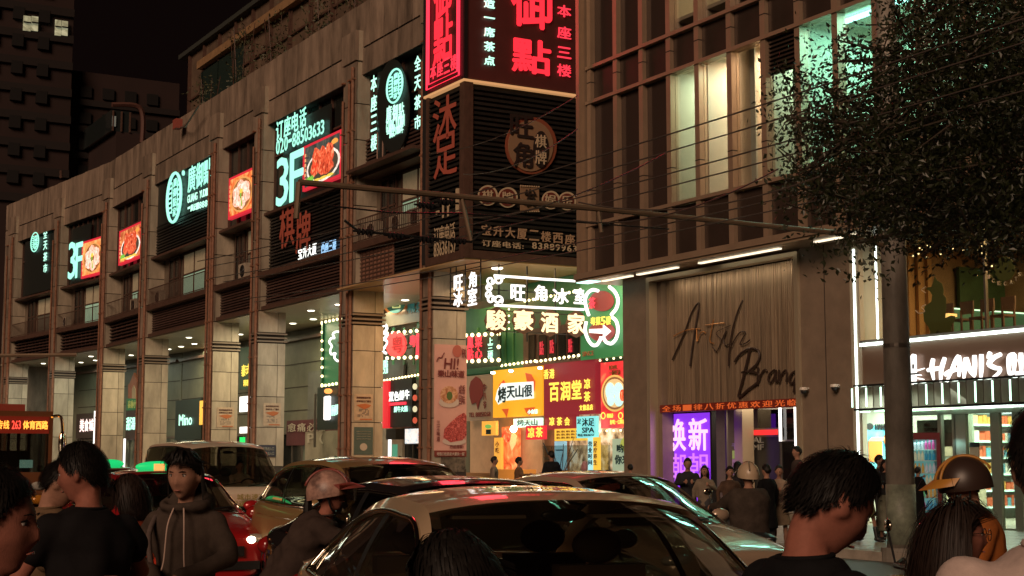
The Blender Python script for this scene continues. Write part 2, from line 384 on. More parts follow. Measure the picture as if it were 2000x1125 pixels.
# sign-floor infills: dark glazing with mullions behind the signs, louvres where the photograph has them
for i, (a, b) in enumerate(bays):
    g = boxp('glazing', (24.7, 24.74, a, b, 12.78, 16.9), mat('dark_window', (.02, .022, .02), .08, spec=.8), LB)
    nm = max(3, int((b - a) / 1.25))
    for q in range(nm + 1):
        yy = a + .05 + (b - a - .1) * q / nm; piece('mullion', (24.6, 24.7, yy - .04, yy + .04, 12.8, 16.88), BRN, g)
    piece('transom', (24.61, 24.69, a, b, 15.4, 15.48), BRN, g)
    for q in range(nm):
        if (q * 7 + i) % 3 == 0:
            yy = a + (b - a) * q / nm
            piece('curtain', (24.76, 24.79, yy + .1, yy + 1.0, 12.9 + 1.2 * (q % 2), 16.8), mat('curtain', (.20, .14, .09), .8, noise=.3, nscale=4), g)
def louvre(i, z0, z1, m, step=.16, x=24.42, a=None, b=None):
    a = a if a is not None else bays[i][0]; b = b if b is not None else bays[i][1]
    lp = boxp('louvre_panel', (x + .1, x + .14, a + .05, b - .05, z0, z1), DARK, LB)
    for z in np.arange(z0 + .03, z1, step): piece('slat', (x, x + .1, a + .05, b - .05, z, z + step * .5), m, lp)
louvre(3, 12.8, 14.5, SLAT)
louvre(5, 9.85, 12.6, SLAT, .15)
louvre(6, 12.8, 14.2, SLATR, .15)
boxp('ledge', (23.6, 24.6, bays[6][0], bays[6][1], 12.8, 12.92), BRN, LB)
# balcony / window floor
TEALP = glow('teal_pane_lit', (.42, .62, .42), .38, False); CREAM = mat('cream_blind', (.42, .36, .25), .7, noise=.2, nscale=3, emit=(.5, .4, .22), es=.10)
for i, (a, b) in enumerate(bays):
    if i == 5: continue
    w = b - a
    # window frames: opening, panes, blind
    x = 24.93
    spots = [(.12, .30, 0), (.36, .72, 1), (.78, .95, 2)] if w > 6.5 else [(.10, .34, 0), (.42, .9, 1)]
    for f0, f1, kind in spots:
        y1 = b - w * f0; y0 = b - w * f1
        fr = MB()
        for yy in (y0, y1 - .07, (y0 + y1) / 2 - .035): fr.box(x - .1, x - .02, yy, yy + .07, 10.1, 12.6)
        for zz in (10.1, 11.4, 12.53): fr.box(x - .1, x - .021, y0 + .001, y1 - .001, zz, zz + .07)
        win = fr.build('window', BRN, LB)
        if kind == 1:
            boxp('pane', (x - .06, x - .04, y0 + .07, y1 - .07, 11.45, 12.5), CREAM, win)
            boxp('pane', (x - .06, x - .04, y0 + .07, y1 - .07, 10.2, 11.38), TEALP if i in (2, 3, 6, 1) else mat('grey_pane', (.16, .16, .13), .2), win)
        else:
            boxp('pane', (x - .06, x - .04, y0 + .07, y1 - .07, 10.2, 12.5), mat('dark_window', (.02, .022, .02), .08), win)
            for q in range(3): piece('bar', (x - .14, x - .12, y0 + .15 + q * (y1 - y0 - .3) / 2, y0 + .18 + q * (y1 - y0 - .3) / 2, 10.2, 12.4), BRN, win)
    rl = MB()
    for zz in (10.1, 10.95): rl.box(24.03, 24.07, a + .1, b - .1, zz, zz + .045)
    if i in (0, 1, 2, 3, 6):
        for yy in np.arange(a + .15, b - .1, .16 if i > 2 else .3): rl.box(24.04, 24.06, yy, yy + .03, 10.1, 10.95)
        rl.build('railing', BRN, LB)
# air-conditioner units standing on the ledges
def ac(y0, z0, k):
    t = thing('air_conditioner', ['white air conditioner unit on the ledge beside the corner louvre box', 'middle air conditioner on the ledge nearest the corner box', 'air conditioner on the ledge farthest left of the corner bay', 'dim air conditioner unit on the ledge under the round logo sign at the fourth bay',
               'dim air conditioner on the ledge under the farther food poster', 'air conditioner on the ledge under the nearer small food poster', 'air conditioner in the caged balcony beside the far 3F sign'][k], 'air conditioner', (24.3, y0, z0), group='air conditioners on the ledges')
    AC = mat('ac_white', (.42, .36, .28), .5, noise=.2, nscale=5)
    boxp('casing', (24.15, 24.5, y0, y0 + .95, z0, z0 + .72), AC, t)
    yc = y0 + .4; zc = z0 + .36
    mb = MB()
    for r in (.28, .2, .12):
        mb.tube([(24.13, yc + r * cos(q * pi / 8), zc + r * sin(q * pi / 8)) for q in range(16)], .012, 4, True)
    g = mb.build('fan_grille', BLACK, t)
    MB().prism([(24.145, yc + .29 * cos(q * pi / 9), zc + .29 * sin(q * pi / 9)) for q in range(18)], (-.005, 0, 0)).build('fan_opening', DARK, t)
for k, (yy, zz) in enumerate(((48.6, 10.06), (50.2, 10.06), (52.4, 10.06), (80.3, 10.06), (85.0, 10.06), (66.8, 10.06), (101.6, 10.06))): ac(yy, zz, k)

# rooftop house with plants
RH = thing('rooftop_house', 'dark rooftop extension with hanging plants behind the parapet', 'building', (30, 60, 19.6))
boxp('wall', (31.5, 42, 47.5, 99, 19.6, 29.3), mat('roof_wall', (.13, .085, .055), .8, noise=.5, nscale=.8), RH)
boxp('roof', (31.1, 42.5, 47.5, 100.4, 29.3, 29.6), mat('roof_sheet', (.03, .035, .03), .8), RH)
boxp('eave_beam', (31.0, 31.45, 47.6, 96, 27.6, 28.1), mat('eave_brown', (.30, .18, .09), .6, noise=.3, nscale=2), RH)
for yy in np.arange(49, 99, 3.1): piece('post', (31.3, 31.5, yy, yy + .2, 19.6, 29.3), BRN, RH)
for zz in (23.2, 26.0): piece('rail', (31.35, 31.48, 47.6, 99, zz, zz + .12), BRN, RH)
boxp('door', (31.42, 31.5, 74.2, 75.6, 19.6, 25.4), DARK, RH)
boxp('glazed_end', (31.3, 31.45, 88, 96, 19.8, 27.4), mat('roof_glass_green', (.02, .035, .03), .1), RH)
LEAFD = mat('dark_leaf', (.035, .05, .02), .5)
LEAFR = mat('roof_plant_leaf', (.06, .065, .03), .6)
def leafcloud(mb, cs, n, sp, size, stretch=(1, 1, 1)):
    """n leaves round each centre, each a bent lozenge"""
    for c in cs:
        for _ in range(n):
            p = np.array(c) + rng.normal(0, sp, 3) * stretch
            d = rng.normal(0, 1, 3); d /= np.linalg.norm(d); u = np.cross(d, rng.normal(0, 1, 3)); u /= np.linalg.norm(u) + 1e-9
            L = size * rng.uniform(.6, 1.3); w = L * .2
            mb.poly([p, p + d * L * .45 + u * w, p + d * L, p + d * L * .45 - u * w])
def shrub(x, y, z, w, h, label, k):
    t = thing('potted_shrub', label, 'plant', (x, y, z), group='plants along the roof terrace')
    boxp('planter', (x - .25, x + .25, y - w / 2, y + w / 2, z, z + .4), BRN, t)
    st = MB()
    for q in range(5):
        a = q * 1.3; st.tube([(x, y + (q - 2) * w / 6, z + .3), (x + .2 * cos(a), y + (q - 2) * w / 5, z + h * .6), (x + .4 * cos(a), y + (q - 2) * w / 4, z + h)], .025, 4)
    st.build('stem', BRN, t)
    mb = MB(); leafcloud(mb, [(x + rng.uniform(-.3, .3), y + rng.uniform(-w / 2, w / 2), z + h * rng.uniform(.35, 1)) for _ in range(int(10 * w))], 14, .3, .22)
    tag(mb.build('foliage', LEAFR, t), kind='stuff')
for k, (yy, w, h) in enumerate(((58, 3.4, 6.2), (63.5, 3, 5.3), (68, 3.6, 6.6), (74.5, 3, 5.6), (80, 2.8, 6.4), (85.6, 2.5, 4.6), (52.5, 3, 6))):
    shrub(28.3, yy, 19.62, w, h, ['bushy shrub on the roof above the round logo sign', 'low shrub on the roof between two taller shrubs', 'wide leafy shrub on the roof above the phone number sign', 'sparse shrub on the roof left of the phone number sign', 'tallest thin shrub near the left end of the roof terrace', 'small shrub at the left end of the roof terrace beside the stepped pier', 'shrub on the roof nearest the red corner sign'][k], k)
cr = thing('security_camera', 'red-brown camera on a bent arm at the parapet top', 'camera', (24.1, 77, 19))
boxp('housing', (23.6, 23.95, 76.3, 76.9, 19.0, 19.5), mat('rust_red', (.30, .07, .05), .6), cr)
MB().tube([(23.9, 76.6, 19.1), (23.7, 75, 18.8), (23.6, 72.6, 19.4)], .05, 6).build('arm', STEEL, cr)

# ================================================================== CORNER BOX
XB, YB = 23.4, 43.7
CB = thing('corner_louvre_box', 'dark louvred corner box with faded game-parlour lettering hung over the arcade corner', 'building annexe', (XB, YB, 8.25))
boxp('core', (XB + .12, 29.5, YB + .12, 47.1, 8.4, 21), DARK, CB)
boxp('soffit', (XB, 29.5, YB, 54.3, 8.22, 8.27), mat('soffit_orange_lit', (.5, .33, .16), .35), CB)  # orange of the downlight put into the soffit colour
boxp('bottom_rail', (XB - .03, XB + .1, YB - .03, 46.5, 8.27, 8.55), BRN, CB); boxp('bottom_rail', (XB + .1, 28.6, YB - .032, YB + .1, 8.27, 8.55), BRN, CB)
lf = boxp('louvre_panel', (XB + .1, XB + .12, YB + .2, 46.4, 8.55, 14.2), DARK, CB); rf = boxp('louvre_panel', (XB + .2, 28.5, YB + .1, YB + .12, 8.55, 14.2), DARK, CB)
for z in np.arange(8.6, 14.15, .17):
    piece('slat', (XB + .01, XB + .1, YB + .16, 46.38, z, z + .09), SLAT, lf); piece('slat', (XB + .18, 28.5, YB + .01, YB + .1, z, z + .09), SLAT, rf)
for k_, b in enumerate(((XB - .05, XB + .16, YB - .05, YB + .16), (XB - .04, XB + .1, 46.38, 46.52), (28.5, 28.62, YB - .04, YB + .1), (XB - .04, XB + .12, YB + .16, YB + .3), (XB + .16, XB + .3, YB - .04, YB + .12))): boxp('corner_post', (*b, 8.27, 14.25), BRN, CB)
# gutter with light between the louvre box and the lit sign
boxp('light_ledge', (XB - .1, XB + .15, YB - .1, 46.6, 14.25, 14.33), mat('ledge_warm', (.5, .35, .2), .5, emit=(1, .5, .2), es=.5), CB)
boxp('light_ledge', (XB + .15, 28.6, YB - .101, YB + .15, 14.25, 14.33), mat('ledge_warm', (.5, .35, .2), .5), CB)
UR = mat('letter_red_faint_glow', (.30, .07, .045), .55, emit=(.5, .08, .04), es=.12); UC = mat('letter_cream_faint_glow', (.40, .30, .19), .6, emit=(.5, .3, .15), es=.10)  # letters that are no lamps, with a faint glow put into the material
s = thing('foot_bath_sign', 'unlit red-brown foot bath characters on the left face of the corner louvre box', 'sign', (XB, 45, 12))
for ch, r in (('沐', (846, 198, 892, 264)), ('足', (848, 270, 893, 336))): ptext(ch, 'x', XB - .04, *r, UR, s, bold=.02, depth=.1)
ptext('-1F', 'x', XB - .03, 852, 388, 884, 420, UC, s, name='lettering', bold=.02); boxp('bracket', (XB - .1, XB - .02, 44.0, 44.15, 9.85, 10.65), UC, s)
ptext('订座电话', 'x', XB - .03, 848, 445, 889, 466, UC, s, name='lettering', bold=.015); ptext('83636157', 'x', XB - .03, 848, 476, 891, 492, UC, s, name='lettering', bold=.01)
s = thing('parlour_sign', 'faded disc and characters on the right face of the corner louvre box', 'sign', (26, YB, 11))
disc('y', YB - .04, 1036, 285, 50, 56, mat('disc_rust', (.24, .07, .035), .6), s, 'disc', .06); disc('y', YB - .11, 1036, 285, 44, 50, mat('disc_cream', (.27, .17, .10), .6), s, 'disc_face', .03)
for ch, r in (('旺', (996, 222, 1042, 272)), ('角', (1002, 276, 1040, 330))): ptext(ch, 'y', YB - .15, *r, mat('ink_dark', (.02, .012, .01), .6), s, bold=.045, depth=.06)
disc('y', YB - .15, 1056, 292, 15, 36, mat('ink_dark', (.02, .012, .01), .6), s, 'badge', .03)
for ch, r in (('棋', (1045, 262, 1067, 290)), ('牌', (1045, 293, 1067, 322))): ptext(ch, 'y', YB - .19, *r, UC, s, bold=.02, depth=.03)
for k, (cx_, cy_, rr) in enumerate(((952, 382, 19), (991, 386, 19), (1075, 391, 17), (1107, 393, 17))):
    dd = disc('y', YB - .04, cx_, cy_, rr, rr + 1, UC, s, 'round_badge', .05); disc('y', YB - .09, cx_, cy_, rr - 3, rr - 2, mat('badge_red', (.14, .03, .02), .6), dd, 'badge_face', .02)
    ptext('棋牌娱乐'[k], 'y', YB - .12, cx_ - 11, cy_ - 12, cx_ + 11, cy_ + 12, UC, dd, bold=.02, depth=.03)
slab('square_badge', 'y', YB - .06, 1017, 361, 1053, 414, mat('disc_cream', (.27, .17, .10), .6), s, .05)
ptext('发', 'y', YB - .09, 1022, 368, 1048, 406, mat('ink_dark', (.02, .012, .01), .6), s, bold=.03, depth=.03)
mb = MB()
for k in range(9):
    for (px, py) in ((1017 + k * 4.4, 363 + .2 * k), (1017 + k * 4.4, 413)): q = P3('y', YB - .09, px, py); mb.box(q[0] - .02, q[0] + .02, q[1] - .02, q[1], q[2] - .02, q[2] + .02)
mb.build('studs', UC, s)
for j, ch in enumerate('宝升大厦二楼西座'): ptext(ch, 'y', YB - .03, 940 + j * 23.3, 438 + j * 2.7, 959 + j * 23.3, 460 + j * 2.7, mat('letter_tan', (.30, .19, .11), .6, emit=(.5, .25, .12), es=.1), s, bold=.025)
ptext('订座电话:', 'y', YB - .03, 941, 468, 1022, 487, UC, s, name='lettering', bold=.02, sp=1.15); ptext('83889963', 'y', YB - .03, 1039, 473, 1126, 493, UC, s, name='lettering', bold=.025, sp=1.2)

area('red_sign_glow', (22.9, 43.2, 17.5), 3.2, (.35, -1, -.05), 330, (1, .05, .07), sy=6)  # added lamp that throws the red wash of the sign onto the fins
# lit corner sign above
MAR = mat('sign_maroon', (.045, .014, .012), .5, noise=.2, nscale=2, emit=(.20, .03, .02), es=.08)
cs = thing('red_corner_sign', 'tall two-sided red and maroon lit sign with huge red characters at the building corner', 'sign', (XB, YB, 14.4))
boxp('panel', (XB, XB + .3, YB, 46.5, 14.4, 22), MAR, cs); boxp('panel', (XB + .3, 28.6, YB, YB + .3, 14.4, 22), MAR, cs)
boxp('corner_post', (XB - .06, XB + .08, YB - .06, YB + .16, 14.35, 22), BLACK, cs)
RT = glow('red_tube', (1, .03, .07), 1.5)
for k in range(2):
    x = XB - .1 - .0 * k; dz = .12 + .16 * k; dy = .14 + .13 * k
    MB().tube([(x, 46.5 - dy, 21.8), (x, 46.5 - dy, 14.4 + dz), (x, YB + dy + .1, 14.4 + dz), (x, YB + dy + .1, 21.8)], .035, 6).build('neon_tube', RT, cs)
for ch, r in (('御', (848, -50, 882, 28)), ('點', (847, 40, 884, 112))): ptext(ch, 'x', XB - .05, *r, RED, cs, bold=.045, depth=.1)
for k, ch in enumerate('本座三楼'): ptext(ch, 'x', XB - .05, 841 + k * 13.2, 128 - k * 6, 852 + k * 13.2, 152 - k * 6, REDS, cs, bold=.03)
for ch, r in (('御', (998, -52, 1078, 62)), ('點', (999, 70, 1076, 150))): ptext(ch, 'y', YB - .05, *r, RED, cs, bold=.05, depth=.1)
for ch, y0, y1 in (('造', -8, 18), ('一', 32, 38), ('席', 52, 74), ('茶', 80, 102), ('点', 108, 129)): ptext(ch, 'y', YB - .05, 945, y0, 966, y1, CYANS, cs, bold=.04)
for ch, y0, y1 in (('本', 8, 36), ('座', 50, 78), ('三', 90, 116), ('楼', 124, 152)): ptext(ch, 'y', YB - .05, 1088, y0, 1115, y1, REDS, cs, bold=.03)
# ================================================================== SIGNS ON THE LEFT BUILDING (third floor)
SX = 24.3
BOARD = mat('sign_board_dark', (.018, .022, .02), .5)
def foodart(parent, ax, pl, x0, y0, x1, y1, slope, kind, s=1.0):
    """lit picture of a dish: border, ground, bowl, food pieces; slope = pixel rise from left to right"""
    def q(u, v): return P3(ax, pl, x0 + (x1 - x0) * u, (y0 + slope * (1 - u)) + ((y1 - y0 - slope) * v))
    d = (-1, 0, 0) if ax == 'x' else (0, -1, 0)
    def pl_(pts, off, m, nm='print'):
        MB().prism([np.add(q(u, v), np.multiply(d, off)) for u, v in pts], np.multiply(d, .006)).build(nm, m, parent)
    def ell(cu, cv, ru, rv, off, m, n=22, a0=0, wob=0): pl_([(cu + ru * cos(2 * pi * k / n + a0) * (1 + wob * sin(k * 2.3)), cv + rv * sin(2 * pi * k / n + a0) * (1 + wob * cos(k * 1.7))) for k in range(n)], off, m)
    g = {0: ((.9, .25, .06), (.95, .5, .2), (.5, .05, .02)), 1: ((.5, .12, .04), (1, .45, .16), (.25, .03, .01)), 2: ((.06, .07, .06), (.12, .12, .10), (.03, .03, .03)), 3: ((.9, .35, .1), (1, .6, .25), (.6, .12, .04))}[kind]
    bgm = printmat('poster_ground_%d' % kind, [(.3, g[2]), (.5, g[0]), (.72, g[1])], 1.6, .9)
    pl_([(.07, .06), (.97, .03), (.97, .93), (.07, .95)], .012, bgm)
    wh = printmat('dish_white', [(.3, (.5, .42, .36)), (.6, (.95, .85, .75)), (.8, (1, 1, .95))], 3, 1.1)
    rd = printmat('meat_red', [(.3, (.25, .02, .01)), (.52, (.75, .10, .04)), (.75, (1, .45, .22))], 3.2, .95)
    pk = printmat('shrimp_pink', [(.3, (.85, .22, .12)), (.5, (1, .55, .42)), (.72, (1, .95, .88))], 3.5, 1.05)
    gr = glow('herb_green', (.25, .55, .08), .8, False)
    if kind in (0, 3):
        ell(.54, .55, .42, .40, .02, glow('basket_tan', (.9, .42, .12), .8, False)); ell(.54, .55, .38, .36, .028, printmat('basket_dark', [(.3, (.12, .03, .01)), (.6, (.5, .2, .06)), (.8, (.8, .5, .2))], 3, .7))
        for k in range(5): a = k * 1.257 + .4; ell(.54 + .19 * cos(a), .55 + .17 * sin(a), .155, .14, .036 + .006 * (k % 3), pk, 14, a, .07)
        pl_([(.52, .42), (.57, .44), (.55, .56), (.60, .80), (.56, .82), (.53, .6), (.49, .5)], .06, gr)
        ell(.55, .47, .06, .05, .066, glow('egg_yellow', (1, .7, .1), .9, False), 10)
    else:
        ell(.55, .62, .44, .34, .02, wh); ell(.55, .62, .40, .30, .028, mat('soup_dark', (.05, .05, .04), .3, emit=(.14, .10, .06), es=.5))
        for (cu, cv, ru, rv, a) in ((.40, .42, .10, .24, 0), (.55, .55, .13, .28, .3), (.72, .48, .11, .25, -.2), (.63, .68, .2, .12, 0), (.36, .62, .1, .14, .5)): ell(cu, cv, ru, rv, .036 + .004 * ru, rd, 16, a, .09)
        for k in range(6): ell(.2 + .05 * (k % 3), .78 + .05 * (k // 3), .05, .04, .052, gr, 8, k, .2)
        for k in range(4): ell(.22 + .17 * k, .86, .09, .035, .056, glow('egg_yellow', (1, .7, .1), .9, False), 10)
        ell(.82, .22, .08, .06, .03, glow('spice_orange', (1, .42, .08), .9, False), 9, 0, .2)
    for k in range(6): pl_([(.075, .2 + k * .11), (.12, .2 + k * .11), (.12, .26 + k * .11), (.075, .27 + k * .11)], .05, glow('caption_tan', (1, .45, .2), .8, False), 'caption')
def poster(name, label, x0, yt0, x1, yt1, yb0, yb1, kind):
    """quad sign: left edge yt0..yb0, right edge yt1..yb1"""
    t = thing(name, label, 'sign', P3('x', SX, x0, yb0), group='lit food posters on the third floor')
    a = onX(x0, yt0, SX); b = onX(x1, yt1, SX); c = onX(x0, yb0, SX)
    boxp('light_box', (SX, SX + .2, b[0], a[0], c[1], a[1]), glow('poster_border_red', (.75, .03, .05), .8), t)
    foodart(t, 'x', SX, x0, yt1, x1, yb0, yt0 - yt1, kind)
# use plane-true quads: only left top and left bottom matter for height
def poster2(label, x0, x1, yt, yb, kind):
    t = thing('food_poster', label, 'sign', P3('x', SX, x0, yb), group='lit food posters on the third floor')
    (ya, za), (yb_, zb), (yc, _) = onX(x0, yt, SX), onX(x0, yb, SX), onX(x1, yt, SX)
    boxp('light_box', (SX, SX + .2, yc, ya, zb, za), glow('poster_border_red', (.75, .03, .05), .8), t)
    # art in wall coordinates
    def mk(kind):
        H = za - zb; Wd = ya - yc
        class Q: pass
        def q(u, v): return (SX, ya - Wd * u, za - H * v)
        return q
    q = mk(kind); art(t, q, (-1, 0, 0), kind)
def art(parent, q, d, kind):
    def pl_(pts, off, m, nm='print'): MB().prism([np.add(q(u, v), np.multiply(d, off)) for u, v in pts], np.multiply(d, .006)).build(nm, m, parent)
    def ell(cu, cv, ru, rv, off, m, n=22, a0=0, wob=0): pl_([(cu + ru * cos(2 * pi * k / n + a0) * (1 + wob * sin(k * 2.3)), cv + rv * sin(2 * pi * k / n + a0) * (1 + wob * cos(k * 1.7))) for k in range(n)], off, m)
    g = {0: ((.9, .25, .06), (.95, .5, .2), (.5, .05, .02)), 1: ((.5, .12, .04), (1, .45, .16), (.25, .03, .01)), 2: ((.06, .07, .06), (.12, .12, .10), (.03, .03, .03)), 3: ((.9, .35, .1), (1, .6, .25), (.6, .12, .04))}[kind]
    pl_([(.07, .06), (.96, .06), (.96, .94), (.07, .94)], .012, printmat('poster_ground_%d' % kind, [(.3, g[2]), (.5, g[0]), (.72, g[1])], 1.6, .9))
    wh = printmat('dish_white', [(.3, (.5, .42, .36)), (.6, (.95, .85, .75)), (.8, (1, 1, .95))], 3, 1.1)
    rd = printmat('meat_red', [(.3, (.25, .02, .01)), (.52, (.75, .10, .04)), (.75, (1, .45, .22))], 3.2, .95)
    pk = printmat('shrimp_pink', [(.3, (.85, .22, .12)), (.5, (1, .55, .42)), (.72, (1, .95, .88))], 3.5, 1.05)
    gr = glow('herb_green', (.25, .55, .08), .8, False); ey = glow('egg_yellow', (1, .7, .1), .9, False)
    if kind in (0, 3):
        ell(.54, .52, .42, .41, .02, glow('basket_tan', (.9, .42, .12), .8, False)); ell(.54, .52, .38, .37, .028, printmat('basket_dark', [(.3, (.12, .03, .01)), (.6, (.5, .2, .06)), (.8, (.8, .5, .2))], 3, .7))
        for k in range(6): a = k * 1.047 + .4; ell(.54 + .22 * cos(a), .52 + .21 * sin(a), .135, .14, .036 + .006 * (k % 3), pk, 14, a, .08)
        pl_([(.52, .38), (.57, .40), (.55, .54), (.60, .80), (.56, .82), (.53, .6), (.49, .5)], .06, gr); ell(.55, .45, .06, .05, .066, ey, 10)
    else:
        ell(.55, .60, .43, .35, .02, wh); ell(.55, .60, .385, .305, .028, mat('soup_dark', (.05, .05, .04), .3, emit=(.14, .10, .06), es=.5))
        for (cu, cv, ru, rv, a) in ((.38, .42, .10, .26, 0), (.55, .50, .13, .30, .3), (.72, .44, .11, .27, -.2), (.63, .68, .2, .14, 0), (.34, .62, .1, .16, .5)): ell(cu, cv, ru, rv, .036 + .04 * ru, rd, 16, a, .09)
        for k in range(6): ell(.18 + .05 * (k % 3), .78 + .05 * (k // 3), .05, .04, .052, gr, 8, k, .2)
        for k in range(4): ell(.24 + .17 * k, .88, .09, .03, .056, ey, 10)
        ell(.84, .2, .09, .06, .03, glow('spice_orange', (1, .42, .08), .9, False), 9, 0, .2)
    for k in range(6): pl_([(.08, .2 + k * .11), (.115, .2 + k * .11), (.115, .27 + k * .11), (.08, .27 + k * .11)], .05, glow('caption_tan', (1, .45, .2), .8, False), 'caption')
poster2('square poster of red roast meat in a dish beside the large 3F', 592, 667, 287, 374, 2)
poster2('narrow poster of pink dumplings in a steamer between two stone piers', 447, 497, 349, 429, 0)
poster2('poster of red roast meat second from the far left end', 233, 276, 452, 518, 1)
poster2('poster of white steamed food right of the small far 3F', 157, 201, 483, 552, 3)

s = thing('phone_number_sign', 'large cyan lit 3F with booking phone number above it', 'sign', P3('x', SX, 535, 400))
a = onX(536, 250, SX); b = onX(667, 160, SX); boxp('back_board', (SX + .12, SX + .2, 57.6, 62.9, 12.9, 16.5), BOARD, s)
for k, ch in enumerate('订座电话'): ptext(ch, 'x', SX, 540 + k * 15.2, 239 - k * 8.3, 552.5 + k * 15.2, 271 - k * 8.3, CYAN, s, bold=.03)
for k, ch in enumerate('020-88503633'): ptext(ch, 'x', SX, 540 + k * 7.9, (275 if ch != '-' else 284) - k * 3.6, 546.3 + k * 7.9, (300 if ch != '-' else 287) - k * 3.6, CYAN, s, bold=.02, depth=.03)
ptext('3', 'x', SX, 541, 312, 563, 397, CYAN, s, bold=.02, depth=.06); ptext('F', 'x', SX, 567, 300, 592, 386, CYAN, s, bold=.02, depth=.06)
s = thing('far_floor_sign', 'small cyan lit 3F on the far left of the arcade building', 'sign', P3('x', SX, 131, 553))
boxp('back_board', (SX + .12, SX + .2, 96.9, 101.8, 12.9, 16.5), BOARD, s)
ptext('3', 'x', SX, 131, 489, 144, 553, CYAN, s, depth=.06, bold=.02); ptext('F', 'x', SX, 145.5, 487, 157, 548, CYAN, s, depth=.06, bold=.02)
s = thing('unlit_chess_sign', 'unlit brown chess and card characters on the louvres under the 3F', 'sign', P3('x', SX, 547, 480))
ptext('棋', 'x', SX, 547, 405, 575, 478, UR, s, bold=.03, depth=.08); ptext('牌', 'x', SX, 579, 418, 606, 488, UR, s, bold=.03, depth=.08)
for k, ch in enumerate('宝升大厦'): ptext(ch, 'x', SX, 583 + k * 9.2, 486 - k * 3, 590.5 + k * 9.2, 505 - k * 3, WHITES, s, bold=.02)
for k, ch in enumerate('西座三楼'): ptext(ch, 'x', SX, 628 + k * 7.4, 475 - k * 2, 634.5 + k * 7.4, 494 - k * 2, glow('blue_white', (.35, .65, 1), 1.0, False), s, bold=.02)
def logo(parent, cx, cy, rx, ry, SX=SX):
    c = onX(cx, cy, SX); l = onX(cx - rx, cy, SX); t = onX(cx, cy - ry, SX); RY = abs(l[0] - c[0]); RZ = t[1] - c[1]
    MB().tube([(SX - .05, c[0] - RY * cos(q * pi / 14), c[1] + RZ * sin(q * pi / 14)) for q in range(28)], .06 * RZ, 6, True).build('logo_ring', CYAN, parent)
    text('廣御點', 'x', SX - .03, (c[0] + RY * .28, c[0] - RY * .28, c[1] - RZ * .75, c[1] + RZ * .75), CYAN, parent, 'logo_lettering') if 0 else None
    for k, ch in enumerate('廣御點家'):
        zt = c[1] + RZ * (.8 - .4 * k); text(ch, 'x', SX, (c[0] + RY * .26, c[0] - RY * .26, zt - RZ * .36, zt), CYAN, parent, 'logo_mark', bold=.02)
    mb = MB()
    for sgn in (-1, 1):
        for k in range(7):
            z = c[1] + RZ * (.62 - .2 * k); w = sqrt(max(0, 1 - ((z - c[1]) / RZ) ** 2)) * RY * .86
            if w > RY * .42: mb.box(SX - .03, SX, c[0] + sgn * RY * .40, c[0] + sgn * w, z, z + RZ * .07)
        mb.box(SX - .03, SX, c[0] + sgn * RY * .40 - .03, c[0] + sgn * RY * .40 + .03, c[1] - RZ * .6, c[1] + RZ * .62)
    mb.build('logo_bars', CYAN, parent)
s = thing('oval_logo_sign', 'cyan lit oval emblem with large characters on a dark board above louvres', 'sign', P3('x', SX, 318, 470))
boxp('back_board', (SX + .12, SX + .2, 71.9, 81.9, 14.3, 16.88), BOARD, s)
logo(s, 341.5, 386, 13, 47); disc('x', SX, 359, 338, 2.3, 5, CYAN, s, 'dot')
for k, ch in enumerate('廣御點'): ptext(ch, 'x', SX, 368 + k * 15.5, 327 - k * 6.5, 381.5 + k * 15.5, 371 - k * 8, CYAN, s, bold=.03)
for k, ch in enumerate('GUANG YUDIAN'):
    if ch != ' ': ptext(ch, 'x', SX, 366.5 + k * 3.95, 382 - k * 1.5, 369.8 + k * 3.95, 396 - k * 1.6, CYANS, s, bold=.02, depth=.03)
for k, ch in enumerate('一廣記1888年'): ptext(ch, 'x', SX, 367 + k * 5.6, (402 if k else 405) - k * 1.7, 371.5 + k * 5.6, (413 if k else 407) - k * 1.7, CYANS, s, bold=.02, depth=.03)
s = thing('round_board_sign', 'dark oval board with small cyan emblem between two vertical rows of cyan characters', 'sign', P3('x', SX, 770, 300))
disc('x', SX, 770, 208, 31, 92, BOARD, s, 'board', .05); logo(s, 773, 168, 15, 32, SX - .07)
boxp('bracket', (SX, SX + .08, 50.35, 50.42, 13.0, 13.9), STEEL, s)
for k, ch in enumerate('廣御點'): ptext(ch, 'x', SX - .06, 755 + k * 12, 209 - k * 3, 765 + k * 12, 237 - k * 3.5, CYANS, s, bold=.02)
ptext('GUANG YUDIAN', 'x', SX - .06, 755, 238, 790, 246, CYANS, s, name='lettering'); ptext('一廣記1888年', 'x', SX - .06, 756, 252, 788, 259, CYANS, s, name='lettering')
bl = MB().box(SX + .05, SX + .1, 52.0, 52.75, 13.1, 16.7).build('side_board', BOARD, s); MB().box(SX + .05, SX + .1, 48.1, 48.75, 13.3, 16.8).build('side_board', BOARD, s)
for k, ch in enumerate('本座三楼'): ptext(ch, 'x', SX, 725, 150 + k * 38.5, 736, 176 + k * 38.5, CYANS, s, bold=.03)
for k, ch in enumerate('全天茶市'): ptext(ch, 'x', SX, 810, 112 + k * 38.5, 822, 134 + k * 38.5, CYANS, s, bold=.03)
for yy in (52.1, 52.6, 50.4): boxp('hanger_rod', (SX - .01, SX + .03, yy, yy + .03, 12.9, 14.3), mat('rod_pink', (.45, .3, .24), .5), s)
s = thing('far_oval_sign', 'tiny cyan emblem and vertical characters on a dark board at the far left end', 'sign', P3('x', SX, 60, 560))
boxp('board', (SX + .05, SX + .15, 106.2, 115.6, 12.9, 16.7), BOARD, s); logo(s, 66, 499, 7, 17)
for k, ch in enumerate('全天茶市'): ptext(ch, 'x', SX, 81.5, 474 + k * 21, 88, 487 + k * 21, CYANS, s, bold=.03)
